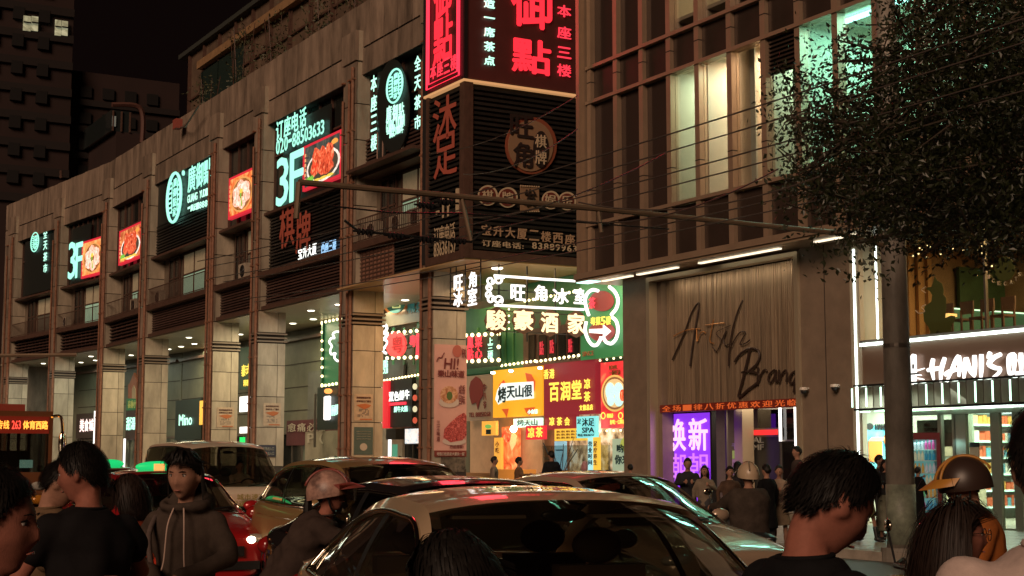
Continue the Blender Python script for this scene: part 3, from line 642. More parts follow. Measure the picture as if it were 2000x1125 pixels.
# ================================================================== ARCADE SHOPS
XS = 29.2
def board(name, label, ax, pl, x0, y0, x1, y1, m, cat='sign', th=.12, group=None):
    t = thing(name, label, cat, P3(ax, pl, x0, y1), group=group); slab('panel', ax, pl, x0, y0, x1, y1, m, t, th); return t
GREEN = mat('sign_green', (.02, .12, .05), .45, noise=.25, nscale=1, emit=(.03, .17, .065), es=.35)
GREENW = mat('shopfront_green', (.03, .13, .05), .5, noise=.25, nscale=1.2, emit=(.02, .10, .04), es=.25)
def bulbs(t, ax, pl, segs, step=.32, r=.05):
    """strings of lit bulbs along px segments, every bulb its own piece"""
    for (x0, y0, x1, y1) in segs:
        a = np.array(P3(ax, pl, x0, y0)); b = np.array(P3(ax, pl, x1, y1)); n = max(2, int(np.linalg.norm(b - a) / step))
        for k in range(n + 1):
            p = a + (b - a) * k / n
            o = link('bulb', BULBM(r), t); o.location = tuple(p)
_bm = {}
def BULBM(r):
    if r not in _bm: _bm[r] = MB().ball((0, 0, 0), r, 8, 5).mesh('bulb', BULB, True)
    return _bm[r]
# far shops, left to right
t = board('white_shop_sign', 'row of three pinkish-white lit characters between the second and third far columns', 'x', XS - .2, 143, 815, 180, 858, mat('shop_dark', (.05, .035, .03), .6))
for k, ch in enumerate('美食城'): ptext(ch, 'x', XS - .25, 150 + k * 9, 824 - k * .5, 157.5 + k * 9, 847 - k, glow('pink_white', (1, .75, .7), 1.6, False), t, bold=.04)
t = board('cyan_shop_sign', 'cyan lit characters right of the third far column', 'x', XS - .2, 242, 805, 272, 860, mat('shop_dark', (.05, .035, .03), .6))
for k, ch in enumerate('甜湯屋'): ptext(ch, 'x', XS - .25, 243 + k * 9.5, 818 - k * .5, 251.5 + k * 9.5, 842 - k, CYANS, t, bold=.04)
for k, (px, y0, y1, l) in enumerate(((181, 808, 868, 'white vertical light tube on a shop front left of the third column'), (241, 858, 912, 'white vertical light tube low beside the cyan shop sign'))):
    t = thing('light_tube', l, 'lamp', P3('x', XS - .4, px, y1)); a = onX(px, y0, XS - .4); c = onX(px, y1, XS - .4); boxp('tube', (XS - .5, XS - .4, a[0] - .1, a[0] + .1, c[1], a[1]), WHITE, t); boxp('holder', (XS - .4, XS - .35, a[0] - .14, a[0] + .14, c[1] - .05, a[1] + .05), STEEL, t)
t = thing('temple_gable', 'small orange temple-shaped shop ornament above a green sign', 'ornament', P3('x', XS - .2, 258, 800))
pts = [(246, 782), (246, 757), (250, 752), (254, 742), (257.5, 733), (261, 742), (266, 752), (270, 757), (270, 782)]
MB().prism([P3('x', XS - .2, *p) for p in pts], (.15, 0, 0)).build('gable', mat('temple_orange', (.28, .10, .05), .6, noise=.4, nscale=3, emit=(.3, .08, .03), es=.2), t)
MB().prism([P3('x', XS - .25, *p) for p in ((254, 782), (254, 764), (257.5, 757), (261, 764), (261, 782))], (.05, 0, 0)).build('niche', mat('temple_tan', (.4, .28, .16), .6), t)
slab('green_panel', 'x', XS - .2, 243, 783, 272, 803, GREEN, t); ptext('泰廟小館', 'x', XS - .25, 246, 786, 269, 799, mat('letter_gold', (.4, .35, .1), .5, emit=(.3, .4, .1), es=.3), t, name='lettering')
t = board('mint_shop_sign', 'dark green shop board with small mint lit latin letters', 'x', XS - .3, 343, 783, 392, 858, mat('board_deepgreen', (.02, .035, .03), .5))
ptext('Mino', 'x', XS - .36, 350, 810, 375, 830, CYANS, t, name='lettering', bold=.03)
board('yellow_blade_sign', 'plain yellow lit panel between the mint sign and a column', 'x', XS - .5, 390, 783, 402, 829, glow('yellow_panel', (1, .55, .08), .9))
t = board('thai_sign', 'dark green sign with yellow characters between the fifth and sixth columns', 'x', XS - .4, 469, 680, 494, 758, mat('board_green2', (.02, .06, .03), .5, emit=(.02, .06, .03), es=.3))
ptext('泰', 'x', XS - .45, 472, 713, 480, 735, YELS, t, bold=.04); ptext('式', 'x', XS - .45, 481, 711, 488, 731, YELS, t, bold=.04); ptext('料理館', 'x', XS - .45, 476, 742, 492, 753, YELS, t, name='lettering', bold=.03)
t = board('bright_window_panel', 'blown-out white lit shop panels beside the sixth column', 'x', XS - .5, 468, 775, 490, 803, WHITE); slab('panel', 'x', XS - .5, 484, 803, 490, 848, WHITE, t); slab('panel', 'x', XS - .5, 468, 834, 480, 846, WHITE, t)
slab('green_panel', 'x', XS - .5, 468, 854, 476, 864, glow('exit_green', (.02, .8, .15), 1), t)
boxp('pole', (XS - .8, XS - .7, 68.4, 68.5, 2.2, 4.8), STEEL, t)
t = board('painkiller_banner', 'brown banner with pale characters and a big P in the wide bay', 'x', XS - .1, 560, 822, 668, 868, mat('banner_maroon', (.10, .025, .03), .6, noise=.2, nscale=2))
for k, ch in enumerate('愈痛必理'): ptext(ch, 'x', XS - .15, 562 + k * 19, 827 - k * .3, 578 + k * 19, 843 - k * .3, mat('letter_pale', (.4, .36, .28), .6), t, bold=.02)
ptext('P', 'x', XS - .15, 601, 847, 614, 865, mat('letter_pale', (.4, .36, .28), .6), t, bold=.04); ptext('(', 'x', XS - .15, 624, 847, 631, 867, mat('letter_pale', (.4, .36, .28), .6), t, bold=.04)
boxp('grey_wall_sheet', (XS - .1, XS, 60, 71, 3.6, 6.0), mat('wall_grey', (.13, .135, .12), .6, noise=.25, nscale=1), LB)
boxp('grey_wall_sheet', (XS - .12, XS, 60, 71.2, 1.0, 3.0), mat('wall_cream', (.30, .27, .20), .6, noise=.3, nscale=1), LB)
boxp('blue_crate', (28.4, 29, 62.2, 63.3, .13, 1.9), mat('blue_box', (.05, .12, .17), .5), None, label='dull blue cabinet against the shop wall under the banner', category='cabinet')
# green neon board with bulbs behind column 7 and 1-level sign
t = board('green_neon_board', 'green board with yellow bulbs and white curled neon left of the seventh column', 'x', 28.2, 628, 632, 668, 755, GREEN, th=.3)
bulbs(t, 'x', 28.1, [(629, 632, 629, 752), (629, 754, 664, 748), (629, 630, 666, 622)], .42, .07)
boxp('side_light', (28.1, 28.3, onX(629, 700, 28.1)[0] - .02, onX(629, 700, 28.1)[0] + .05, 5, 8.2), mat('trim_green', (.02, .1, .04), .4), t)
stroke('x', 28.05, [(664, 648), (656, 648), (650, 653), (653, 660), (647, 661), (643, 668), (648, 676), (645, 684), (647, 692), (655, 690), (653, 698), (659, 705), (664, 704)], .055).build('neon_tube', WHITE, t)
t = board('one_level_sign', 'dark green board with a tall white lit figure one', 'x', 27.6, 620, 757, 664, 838, mat('board_deepgreen', (.02, .035, .03), .5), th=.2)
ptext('1', 'x', 27.5, 633, 774, 646, 820, WHITE, t, bold=.05); ptext('層', 'x', 27.5, 647, 792, 655, 812, CYANS, t, bold=.03); ptext('楼', 'x', 27.5, 655, 790, 662, 810, CYANS, t, bold=.03)
disc('x', 27.5, 643, 764, 6, 5, glow('lamp_orange', (1, .35, .08), 1.5, False), t, 'lamp', .1)
# notices pasted on the columns (on their near side faces)
def notice(label, x0, y0, x1, y1, ywall, kind):
    t = thing('column_notice', label, 'notice', P3('y', ywall - .02, x0, y1), group='notices pasted on the arcade columns')
    if kind == 0:
        slab('sheet', 'y', ywall - .02, x0, y0, x1, y1, mat('notice_paper', (.50, .38, .27), .6, noise=.2, nscale=6), t, .01)
        h = y1 - y0; w = x1 - x0; og = mat('notice_orange', (.45, .14, .05), .6)
        for k in range(2): ptext(['高价回收旧手机', '本地专业上门服务'][k], 'y', ywall - .025, x0 + w * .12, y0 + h * (.10 + .13 * k), x1 - w * .10, y0 + h * (.19 + .13 * k), mat('ink_brown', (.10, .03, .02), .6), t, name='lettering', bold=.03, depth=.01)
        MB().prism([P3('y', ywall - .025, x0 + w * u, y0 + h * v) for u, v in ((.1, .42), (.35, .38), (.6, .36), (.92, .42), (.8, .5), (.55, .58), (.3, .5))], (0, -.004, 0)).build('patch', og, t)
        mb = MB(); rr = random.Random(int(x0))
        for a in range(8):
            for b in range(6):
                if rr.random() < .55: q = P3('y', ywall - .025, x0 + w * (.18 + a * .08), y0 + h * (.6 + b * .05)); mb.box(q[0], q[0] + .045, q[1] - .004, q[1], q[2], q[2] + .045)
        mb.build('scribble', mat('ink_grey', (.22, .18, .15), .6), t); slab('foot_strip', 'y', ywall - .027, x0 + w * .3, y1 - h * .08, x1 - w * .05, y1 - h * .03, og, t, .005)
    else:
        slab('sheet', 'y', ywall - .02, x0, y0, x1, y1, mat('notice_teal', (.07, .11, .10), .6), t, .01); w = x1 - x0; h = y1 - y0
        for k in range(4): ptext('温馨提示请勿停车乱放', 'y', ywall - .025, x0 + w * .12, y0 + h * (.14 + .09 * k), x1 - w * .12, y0 + h * (.18 + .09 * k), mat('ink_pale', (.35, .36, .30), .6), t, name='lettering', depth=.01)
        disc('y', ywall - .025, (x0 + x1) / 2, y0 + h * .72, w * .2, w * .2, mat('disc_pale', (.45, .40, .34), .6), t, 'disc', .005)
notice('pale orange notice on the fifth column, left of the white van', 424, 795, 457, 835, 70.7, 0)
notice('pale orange notice on the sixth column', 515, 787, 548, 832, 64.5, 0)
notice('pale orange notice on the seventh column above the teal one', 692, 769, 728, 822, 54.0, 0)
notice('teal notice with a pale disc on the seventh column', 692, 834, 728, 888, 54.0, 1)
t = board('blue_plate', 'small dark blue plate with faint characters low on the sixth column', 'y', 64.45, 506, 869, 538, 892, mat('plate_navy', (.04, .045, .07), .5), th=.02)
for k in range(2): ptext('停车场出入口', 'y', 64.42, 509, 873 + k * 9, 535, 880 + k * 9, mat('ink_pale', (.35, .36, .30), .6), t, name='lettering', depth=.01)
# long pink banner on the corner column
YC = 47.06
t = thing('pink_food_banner', 'tall pink banner with a Hi greeting, noodles and roast meat on the corner column', 'banner', P3('y', YC, 848, 893))
slab('sheet', 'y', YC, 849, 672, 911, 880, mat('banner_pink', (.62, .34, .28), .6, noise=.12, nscale=1, emit=(.6, .2, .14), es=.10), t, .03); slab('foot_strip', 'y', YC - .005, 849, 880, 911, 892, mat('banner_foot', (.22, .04, .03), .6), t, .03)
MR = mat('ink_maroon', (.16, .02, .02), .6)
ptext('HI!', 'y', YC - .03, 867, 699, 896, 722, MR, t, name='lettering', bold=.02, shear=.1, depth=.01); ptext('樂山味道', 'y', YC - .03, 855, 722, 907, 738, MR, t, name='lettering', bold=.05, depth=.01)
disc('y', YC - .03, 893, 686, 9, 12, mat('stamp_red', (.45, .12, .09), .6), t, 'stamp', .005); ptext('好味', 'y', YC - .03, 902, 680, 910, 700, MR, t, name='lettering', bold=.03, depth=.01)
BOWL = mat('bowl_white', (.62, .50, .44), .5); ND = printmat('noodle_print', [(.3, (.35, .10, .04)), (.55, (.6, .3, .15)), (.75, (.7, .5, .35))], 5, .08); RM = printmat('roast_print', [(.3, (.10, .01, .01)), (.5, (.4, .05, .04)), (.75, (.75, .22, .18))], 6, .12, distort=4)
disc('y', YC - .03, 877, 786, 20, 10, BOWL, t, 'bowl', .006); disc('y', YC - .036, 877, 771, 17, 17, ND, t, 'noodles', .006); disc('y', YC - .044, 878, 773, 6, 9, mat('herb_dull', (.10, .16, .04), .6), t, 'herbs', .004, 7)
disc('y', YC - .03, 887, 862, 23, 8, BOWL, t, 'plate', .006); MB().prism([P3('y', YC - .036, *p) for p in ((866, 855), (868, 838), (880, 825), (895, 812), (906, 806), (911, 812), (911, 850), (903, 860), (880, 864))], (0, -.006, 0)).build('roast', RM, t)
ptext('咸香\n回味', 'y', YC - .03, 896, 752, 908, 790, MR, t, name='lettering', depth=.01); ptext('三\n江\n味\n道', 'y', YC - .03, 853, 822, 859, 862, MR, t, name='lettering', depth=.01, bold=.02); ptext('巴适得很!', 'y', YC - .03, 879, 869, 905, 876, MR, t, name='lettering', depth=.01, bold=.02); ptext('地铁口往前走大厦负一层', 'y', YC - .04, 853, 883, 907, 890, BOWL, t, name='lettering', depth=.01, bold=.01)
stroke('y', YC - .03, [(853, 706), (857, 698), (862, 699), (868, 689)], .02, 4).build('squiggle', MR, t)
slab('drawing_patch', 'y', YC - .01, 862, 893, 909, 922, mat('scribbled_panel', (.16, .13, .10), .7, noise=.8, nscale=7, col2=(.03, .025, .02)), t, .02)
# beam with estate-agent disc, bay 7
t = board('estate_sign', 'round green disc with house outline and orange crescent beside teal letters on the beige beam', 'x', 28.6, 744, 560, 826, 626, mat('beam_beige', (.32, .24, .15), .5, noise=.2, nscale=1))
disc('x', 28.5, 771, 592, 20, 22, glow('crescent_orange', (.8, .25, .05), .6), t, 'crescent', .08); disc('x', 28.4, 774, 592, 17.5, 20, mat('disc_green', (.03, .14, .09), .5, emit=(.03, .16, .1), es=.3), t, 'disc', .08)
stroke('x', 28.28, [(764, 591), (774, 581), (784, 589), (781, 589), (781, 600), (767, 601), (767, 592)], .03, 5, smooth=False).build('house_outline', glow('gold_line', (.8, .8, .3), .7, False), t)
for k, ch in enumerate('城家'): ptext(ch, 'x', 28.5, 795 + k * 18, 582 - k, 811 + k * 18, 610 - k, mat('letter_teal', (.03, .16, .15), .5, emit=(.03, .18, .16), es=.35), t, bold=.06)
# shop gallery wall (upper floor) along x=28.6 from the corner bay to the right building
SG = thing('shop_gallery', 'two-storey shop front with green upper wall, windows and bulb strings in the corner passage', 'shop front', (28.7, 47, 0))
boxp('upper_wall', (28.75, 30, 38.0, 58, 5.0, 8.2), GREENW, SG); boxp('lower_wall', (29.6, 30, 38, 54.2, .13, 5.0), mat('shop_inner', (.14, .09, .06), .6, noise=.3, nscale=1), SG)
for (x0, y0, x1, y1) in ((1032, 655, 1044, 708), (1052, 655, 1066, 706), (1072, 652, 1086, 704), (1090, 652, 1104, 702), (1108, 650, 1130, 700)):
    w = slab('window', 'x', 28.68, x0, y0, x1, y1, mat('dark_window', (.02, .022, .02), .08), SG, .05); 
    if x0 in (1072, 1108, 1052): ptext('點', 'x', 28.66, x0 + 2, y0 + 12, x0 + 10, y0 + 38, glow('red_dim', (.9, .05, .08), .5, False), w, bold=.04, depth=.02)
slab('window_band', 'x', 28.72, 1022, 645, 1134, 708, BRN, SG, .05)
for px in (742, 766, 787, 806, 930, 950, 985, 1000): slab('batten', 'x', 28.70, px, 640, px + 3, 712, mat('batten_green', (.05, .2, .08), .5), SG, .04)
bulbs(SG, 'x', 28.5, [(745, 744, 823, 731), (913, 717, 975, 708), (980, 714, 1045, 705), (1048, 706, 1130, 694), (1130, 568, 1025, 588)], .3, .055)
bulbs(SG, 'x', 28.5, [(1172, 704, 1226, 696), (1172, 842, 1226, 840)], .4, .04)
CEIL = mat('passage_ceiling', (.5, .38, .22), .5)
boxp('ceiling_duct', (26.2, 27.4, 46.5, 50, 7.3, 7.9), mat('duct_green', (.05, .10, .08), .5), SG)
for (x, y) in ((25.5, 45.2), (26.9, 47.5)): MB().lathe((x, y, 8.18), [(.001, 0), (.16, 0), (.2, .03), (.2, .06)], 14).build('downlight', SOFF, SG)
area('passage_lamp', (26.4, 45.6, 8.0), 3.5, (.2, 0, -1), 110, (1, .66, .34)); area('passage_lamp_b', (27.2, 41.0, 7.0), 2.4, (.5, .2, -.9), 90, (1, .75, .45)); area('corner_bay_lamp', (27, 50.8, 7.6), 3, (.3, 0, -1), 60, (1, .6, .28))
# red disc sign in bay 7 with bulbs
t = thing('red_disc_sign', 'round red lit disc framed by bulbs in the bay left of the banner column', 'sign', P3('x', 28.3, 745, 710))
disc('x', 28.3, 776, 673, 19, 25, glow('disc_red_lit', (1, .08, .07), 1.0), t, 'disc', .1); ptext('粤', 'x', 28.18, 766, 658, 786, 688, glow('disc_red_dark', (.6, .02, .02), .6, False), t, bold=.03, depth=.02)
ptext('粤', 'x', 28.3, 800, 655, 813, 677, REDS, t, bold=.05); ptext('鳳', 'x', 28.3, 812, 652, 826, 702, REDS, t, bold=.05)
stroke('x', 28.3, [(790, 655), (798, 654), (798, 672), (793, 676)], .05, smooth=False).build('bracket', STEEL, t)
bulbs(t, 'x', 28.25, [(745, 652, 826, 645), (745, 700, 826, 697), (745, 652, 745, 700)], .55, .08)
stroke('x', 28.2, [(746, 640), (752, 634), (756, 642), (750, 650), (757, 656), (750, 662), (757, 668), (752, 678), (746, 684), (754, 690)], .06).build('neon_tube', WHITE, t)
ptext('港點', 'x', 28.2, 743, 704, 758, 718, CYANS, t, name='lettering', bold=.04); ptext('KOLB', 'x', 28.2, 743, 720, 758, 729, CYANS, t, name='lettering', bold=.04)
# bordered sign right of banner column
t = thing('dim_sum_sign', 'bulb-framed dark board with red and white characters right of the pink banner', 'sign', P3('x', 28.2, 913, 712))
slab('panel', 'x', 28.3, 905, 655, 976, 714, mat('sign_darkgreen', (.02, .05, .03), .5), t); 
for ch, r in (('鳳', (913, 658, 925, 680)), ('菜', (928, 656, 942, 678)), ('點', (913, 682, 925, 703)), ('心', (928, 680, 942, 701))): ptext(ch, 'x', 28.2, *r, REDS, t, bold=.06)
for k, ch in enumerate('上三楼'): ptext(ch, 'x', 28.2, 953, 660 + k * 14, 963, 672 + k * 14, CYANS, t, bold=.03)
bulbs(t, 'x', 28.15, [(910, 655, 974, 652), (910, 706, 974, 703), (974, 652, 974, 703)], .5, .08)
# ground-floor shops of bay 7
t = board('black_beef_sign', 'black shop sign with white brush characters and a red stroke, behind the seventh column', 'x', 28.5, 759, 742, 804, 833, mat('sign_black', (.02, .022, .022), .4), th=.2)
for k, ch in enumerate('双色鮮牛'): ptext(ch, 'x', 28.45, 760 + k * 10.3, 766 - k * 1.5, 769 + k * 10.3, 784 - k * 1.5, WHITES, t, bold=.05)
slab('red_stroke', 'x', 28.45, 760, 787, 792, 790, REDS, t, .04); ptext('鮮牛火鍋', 'x', 28.45, 770, 794, 796, 804, CYANS, t, name='lettering', bold=.03)
slab('red_strip', 'x', 28.4, 742, 745, 758, 836, glow('strip_red', (.75, .02, .03), .7), t, .2); slab('white_tube', 'x', 28.35, 741.5, 748, 743.5, 834, WHITE, t, .04)
for k in range(4): disc('x', 28.4, 811, 755 + k * 22, 4, 6, [glow('pic_cream', (.9, .8, .5), .8, False), glow('pic_red', (.7, .1, .05), .8, False)][k % 2], t, 'dish_picture', .03, 12)
t = thing('menu_screen', 'small bright menu screen over a counter in the last bay', 'screen', P3('x', 28, 790, 866)); slab('screen', 'x', 28.6, 791, 838, 818, 866, printmat('menu_print', [(.35, (.2, .35, .5)), (.5, (.9, .95, .9)), (.7, (.8, .25, .15))], 9, 1.0), t); slab('bezel', 'x', 28.65, 790, 836, 819, 868, BLACK, t)
t = thing('lamp_post_tube', 'white vertical lamp tube beside a small green sign in the last bay', 'lamp', P3('x', 27.5, 760, 905)); slab('tube', 'x', 27.6, 758, 858, 761, 905, WHITE, t); slab('green_plate', 'x', 27.6, 766, 868, 773, 900, glow('plate_green', (.1, .4, .25), .6), t); slab('hood', 'x', 27.5, 754, 838, 773, 858, BLACK, t, .4)
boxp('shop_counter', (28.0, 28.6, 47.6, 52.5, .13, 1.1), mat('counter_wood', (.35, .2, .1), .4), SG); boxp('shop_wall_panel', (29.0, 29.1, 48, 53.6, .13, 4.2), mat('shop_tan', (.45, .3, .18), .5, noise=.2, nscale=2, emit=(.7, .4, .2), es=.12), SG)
# ground-floor shops of the corner passage
XG = 28.5
t = board('bull_sign', 'grey-beige shop sign with a dark red bull shape left of the yellow sign', 'x', XG, 911, 735, 962, 820, mat('sign_greybeige', (.30, .25, .19), .5, emit=(.4, .3, .2), es=.1), th=.25)
MB().prism([P3('x', XG - .03, *p) for p in ((920, 745), (930, 735), (938, 740), (944, 752), (944, 772), (938, 782), (934, 800), (930, 786), (922, 790), (918, 775), (917, 758))], (-.02, 0, 0)).build('bull_shape', MR, t)
for k, ch in enumerate('牛八爷'): ptext(ch, 'x', XG - .03, 944, 750 + k * 17, 950, 764 + k * 17, MR, t, bold=.04)
ptext('TEL 88850268', 'x', XG - .03, 916, 806, 958, 813, MR, t, name='lettering')
t = board('yellow_skewer_sign', 'bright yellow lit sign with a white character plaque and red flame shapes', 'x', XG - .1, 963, 724, 1059, 811, glow('sign_yellow', (.85, .40, .02), .9), th=.3)
for q in (((1026, 728), (1038, 731), (1046, 745), (1044, 765), (1030, 748)), ((1024, 797), (1046, 795), (1034, 812), (1028, 806)), ((980, 799), (994, 798), (990, 816), (985, 806)), ((975, 752), (984, 742), (990, 752), (988, 762), (976, 764))): MB().prism([P3('x', XG - .13, *p) for p in q], (-.01, 0, 0)).build('flame_shape', glow('flame_red', (.7, .10, .02), .7, False), t)
MB().prism([P3('x', XG - .14, *p) for p in ((972, 762), (980, 749), (1042, 745), (1043, 778), (985, 783), (974, 790), (968, 780))], (-.02, 0, 0)).build('plaque', glow('plaque_white', (.85, .95, .9), 1.0, False), t)
INK = mat('ink_blue_black', (.01, .05, .07), .5)
for k, (ch, w) in enumerate((('烤', 0), ('天', 0), ('山', 0), ('很', 0))): ptext(ch, 'x', XG - .17, 973 + k * 17, 756 - k * 1.5, 989 + k * 17, (786 if k == 0 else 779) - k * 1.5, INK, t, bold=.06)
ptext('小食铺', 'x', XG - .14, 1031, 800, 1050, 808, CYANS, t, name='lettering', bold=.02)
for px in (965, 1000, 1057): disc('x', XG - .5, px, 728 - (px - 965) * .1, 2.2, 2.4, glow('spot_lit', (1, .95, .8), 12, False), t, 'spotlight', .1, 10)
t = board('maroon_tea_sign', 'maroon lit sign with big yellow characters between the yellow sign and the bowl poster', 'x', XG - .12, 1062, 712, 1163, 808, mat('sign_maroon2', (.14, .012, .02), .5, emit=(.20, .012, .02), es=.9), th=.3)
for k, ch in enumerate('香港'): ptext(ch, 'x', XG - .18, 1062.5 + k * 11, 722 - k, 1072 + k * 11, 740 - k, YELS, t, bold=.04)
for k, ch in enumerate('百润堂'): ptext(ch, 'x', XG - .18, 1073 + k * 22, 748 - k * 2.5, 1092 + k * 22, 784 - k * 2.5, YELS, t, bold=.05)
ptext('凉', 'x', XG - .18, 1141, 740, 1153, 759, YELS, t, bold=.04); ptext('茶', 'x', XG - .18, 1141, 765, 1153, 784, YELS, t, bold=.04)
for k, ch in enumerate('文德总店'): ptext(ch, 'x', XG - .18, 1132 + k * 6.8, 791 - k * .5, 1138 + k * 6.8, 802 - k * .5, YELS, t, bold=.04)
t = board('bowl_poster', 'tall red poster of a bowl of white dumplings beside the hello poster', 'x', XG - .15, 1173, 709, 1227, 835, printmat('poster_redgold', [(.35, (.55, .02, .03)), (.55, (.75, .05, .05)), (.8, (.9, .45, .15))], .8, .8), th=.3)
for (rx, ry, m, o) in ((26, 36, glow('bowl_rim', (.75, .45, .12), .9, False), .18), (23, 32, mat('bowl_dark', (.12, .05, .02), .5, emit=(.3, .12, .04), es=.8), .2), (21, 28, glow('broth', (.8, .55, .25), .8, False), .22)): disc('x', XG - o, 1201, 768, rx, ry, m, t, 'bowl', .015)
for (cx_, cy_, rx, ry) in ((1192, 764, 9, 17), (1208, 762, 9, 15), (1209, 780, 9, 14), (1193, 782, 7, 11)): disc('x', XG - .245, cx_, cy_, rx, ry, glow('dumpling', (.55, .95, .85), .95, False), t, 'dumpling', .012, 16)
disc('x', XG - .26, 1216, 772, 6, 12, printmat('meat_red', [], 3, 1), t, 'mince', .01, 9)
for k, (px, py) in enumerate(((1178, 812), (1212, 812))): MB().tube([Vector(P3('x', XG - .17, px + 4 * cos(a * pi / 8), py + 6 * sin(a * pi / 8))) for a in range(16)], .02, 4, True).build('ring', YELS, t)
ptext('鲜香有汁', 'x', XG - .17, 1186, 808, 1198, 816, YELS, t, name='lettering', bold=.02); ptext('好吃一口鲜香', 'x', XG - .17, 1192, 820, 1222, 828, YELS, t, name='lettering', bold=.02); ptext('BOWL\n一碗好汤', 'x', XG - .17, 1190, 714, 1212, 732, mat('ink_gold_dark', (.2, .1, .02), .5), t, name='lettering', bold=.02)
t = board('small_yellow_box', 'small square yellow light box with a printed dish below the bull sign', 'x', XG - .3, 941, 823, 968, 850, glow('box_amber', (.9, .42, .06), .9)); disc('x', XG - .34, 954, 833, 6, 4, glow('leaf_lime', (.2, .5, .1), .8, False), t, 'picture', .02); slab('black_patch', 'x', XG - .34, 949, 839, 958, 848, INK, t, .02)
t = board('red_herbal_sign', 'small red lit sign with two gold characters under the yellow sign', 'x', XG - .5, 1027, 832, 1063, 858, glow('sign_red2', (.7, .02, .04), .9)); ptext('凉', 'x', XG - .54, 1031, 835, 1044, 855, YELS, t, bold=.04); ptext('茶', 'x', XG - .54, 1047, 834, 1060, 854, YELS, t, bold=.04)
t = board('brush_header', 'pale lit strip with dark brush marks under the yellow sign', 'x', XG, 1003, 818, 1056, 833, glow('header_mint', (.5, .9, .8), .9)); ptext('烤天山', 'x', XG - .04, 1010, 819, 1050, 831, INK, t, name='lettering', bold=.05)
t = board('tea_hall_sign', 'dark red strip with three gold characters under the maroon sign', 'x', XG - .1, 1064, 811, 1126, 838, mat('sign_maroon2', (.14, .012, .02), .5)); 
for k, ch in enumerate('凉茶会'): ptext(ch, 'x', XG - .15, 1073 + k * 15, 815, 1083 + k * 15, 831, YELS, t, bold=.05)
t = board('yellow_menu', 'yellow lit price board with rows of tiny red text over the counter', 'x', XG - .2, 1083, 838, 1146, 860, glow('menu_yellow', (.9, .55, .06), .9))
for k in range(6):
    for j in range(3): ptext('凉茶八元', 'x', XG - .23, 1087 + k * 9.4, 841 + j * 6 - k * .3, 1094.5 + k * 9.4, 845 + j * 6 - k * .3, MR, t, name='lettering', bold=.02, depth=.01)
t = board('spa_sign', 'cyan lit sign reading SPA with dark characters', 'x', XG - .6, 1126, 814, 1164, 855, glow('sign_cyan', (.25, .85, .85), .85)); ptext('沐足', 'x', XG - .64, 1137, 817, 1161, 832, INK, t, name='character', bold=.04); ptext('SPA', 'x', XG - .64, 1137, 835, 1161, 845, INK, t, name='lettering', bold=.05); ptext('电话 83636157', 'x', XG - .64, 1129, 847, 1161, 852, INK, t, name='lettering', bold=.03); ptext('足', 'x', XG - .64, 1128, 818, 1135, 828, INK, t, bold=.03)
t = board('orange_booth', 'tall orange printed booth panel of the skewer stall', 'x', XG + .2, 980, 834, 1012, 935, printmat('booth_orange', [(.35, (.45, .06, .02)), (.52, (.8, .2, .06)), (.7, (1, .5, .2))], 1.5, .8)); disc('x', XG + .15, 990, 850, 9, 14, printmat('meat_red', [], 3, 1), t, 'picture', .02)
MB().prism([P3('x', XG + .1, *p) for p in ((1002, 842), (1010, 852), (1007, 868), (1000, 880), (996, 866), (999, 850))], (-.02, 0, 0)).build('picture', glow('roast_gold', (1, .55, .22), 1, False), t)
MB().ball(P3('x', XG - .3, 1003, 838), (.13, .13, .13), 10, 6).build('spotlight', glow('spot_burst', (1, .85, .6), 22), t)
t = board('amber_strip', 'narrow vertical amber strip sign left of the orange booth', 'x', XG, 965, 855, 978, 935, glow('box_amber', (.9, .42, .06), .9)); ptext('小\n吃', 'x', XG - .04, 968, 862, 975, 885, MR, t, name='lettering')
t = board('blue_menu_strip', 'pale blue vertical menu sheet over the tea counter', 'x', XG, 1083, 862, 1102, 918, glow('menu_blue', (.3, .6, .75), .7)); slab('line', 'x', XG - .03, 1085, 878, 1100, 880, INK, t, .02)
t = board('two_tone_strip', 'narrow vertical sign, half cyan half yellow, right of the tea counter', 'x', XG - .7, 1148, 854, 1158, 918, glow('menu_cyan', (.4, .85, .9), .85)); slab('panel', 'x', XG - .7, 1158.2, 854, 1168, 918, glow('menu_yellow', (.9, .55, .06), .9), t, .12)
ptext('沐足按摩', 'x', XG - .74, 1149.5, 0, 1150, 1, INK, t) if 0 else None
for k, ch in enumerate('营业时间'): ptext(ch, 'x', XG - .74, 1149.5, 862 + k * 12, 1156.5, 872 + k * 12, INK, t, bold=.03); ptext('足疗养生'[k], 'x', XG - .74, 1159.5, 862 + k * 12, 1166.5, 872 + k * 12, MR, t, bold=.03)
t = board('hello_poster', 'pale green poster with dark greeting characters at the right end of the passage', 'x', XG - .4, 1196, 857, 1232, 920, glow('poster_palegreen', (.45, .6, .42), .5)); disc('x', XG - .43, 1222, 868, 10, 14, glow('blob_lime', (.5, .6, .12), .5, False), t, 'blob', .01)
ptext('哟!', 'x', XG - .46, 1205, 868, 1222, 884, INK, t, name='lettering', bold=.05); ptext('你来', 'x', XG - .46, 1201, 888, 1229, 907, INK, t, name='lettering', bold=.05)
t = thing('tea_counter', 'tea stall counter with glass display lit from inside', 'counter', (28, 44, .13))
boxp('counter', (27.9, 28.4, 41.9, 46.4, .13, 1.15), mat('counter_red', (.28, .06, .04), .4), t); boxp('back_shelf', (29.2, 29.5, 41.9, 46.4, .13, 3.2), printmat('shelf_goods', [(.35, (.10, .06, .04)), (.5, (.55, .38, .2)), (.65, (.8, .75, .6))], 3, .5, distort=.3), t)
boxp('display_glass', (28.0, 28.02, 42, 46.3, 1.15, 2.1), GLASS, t)
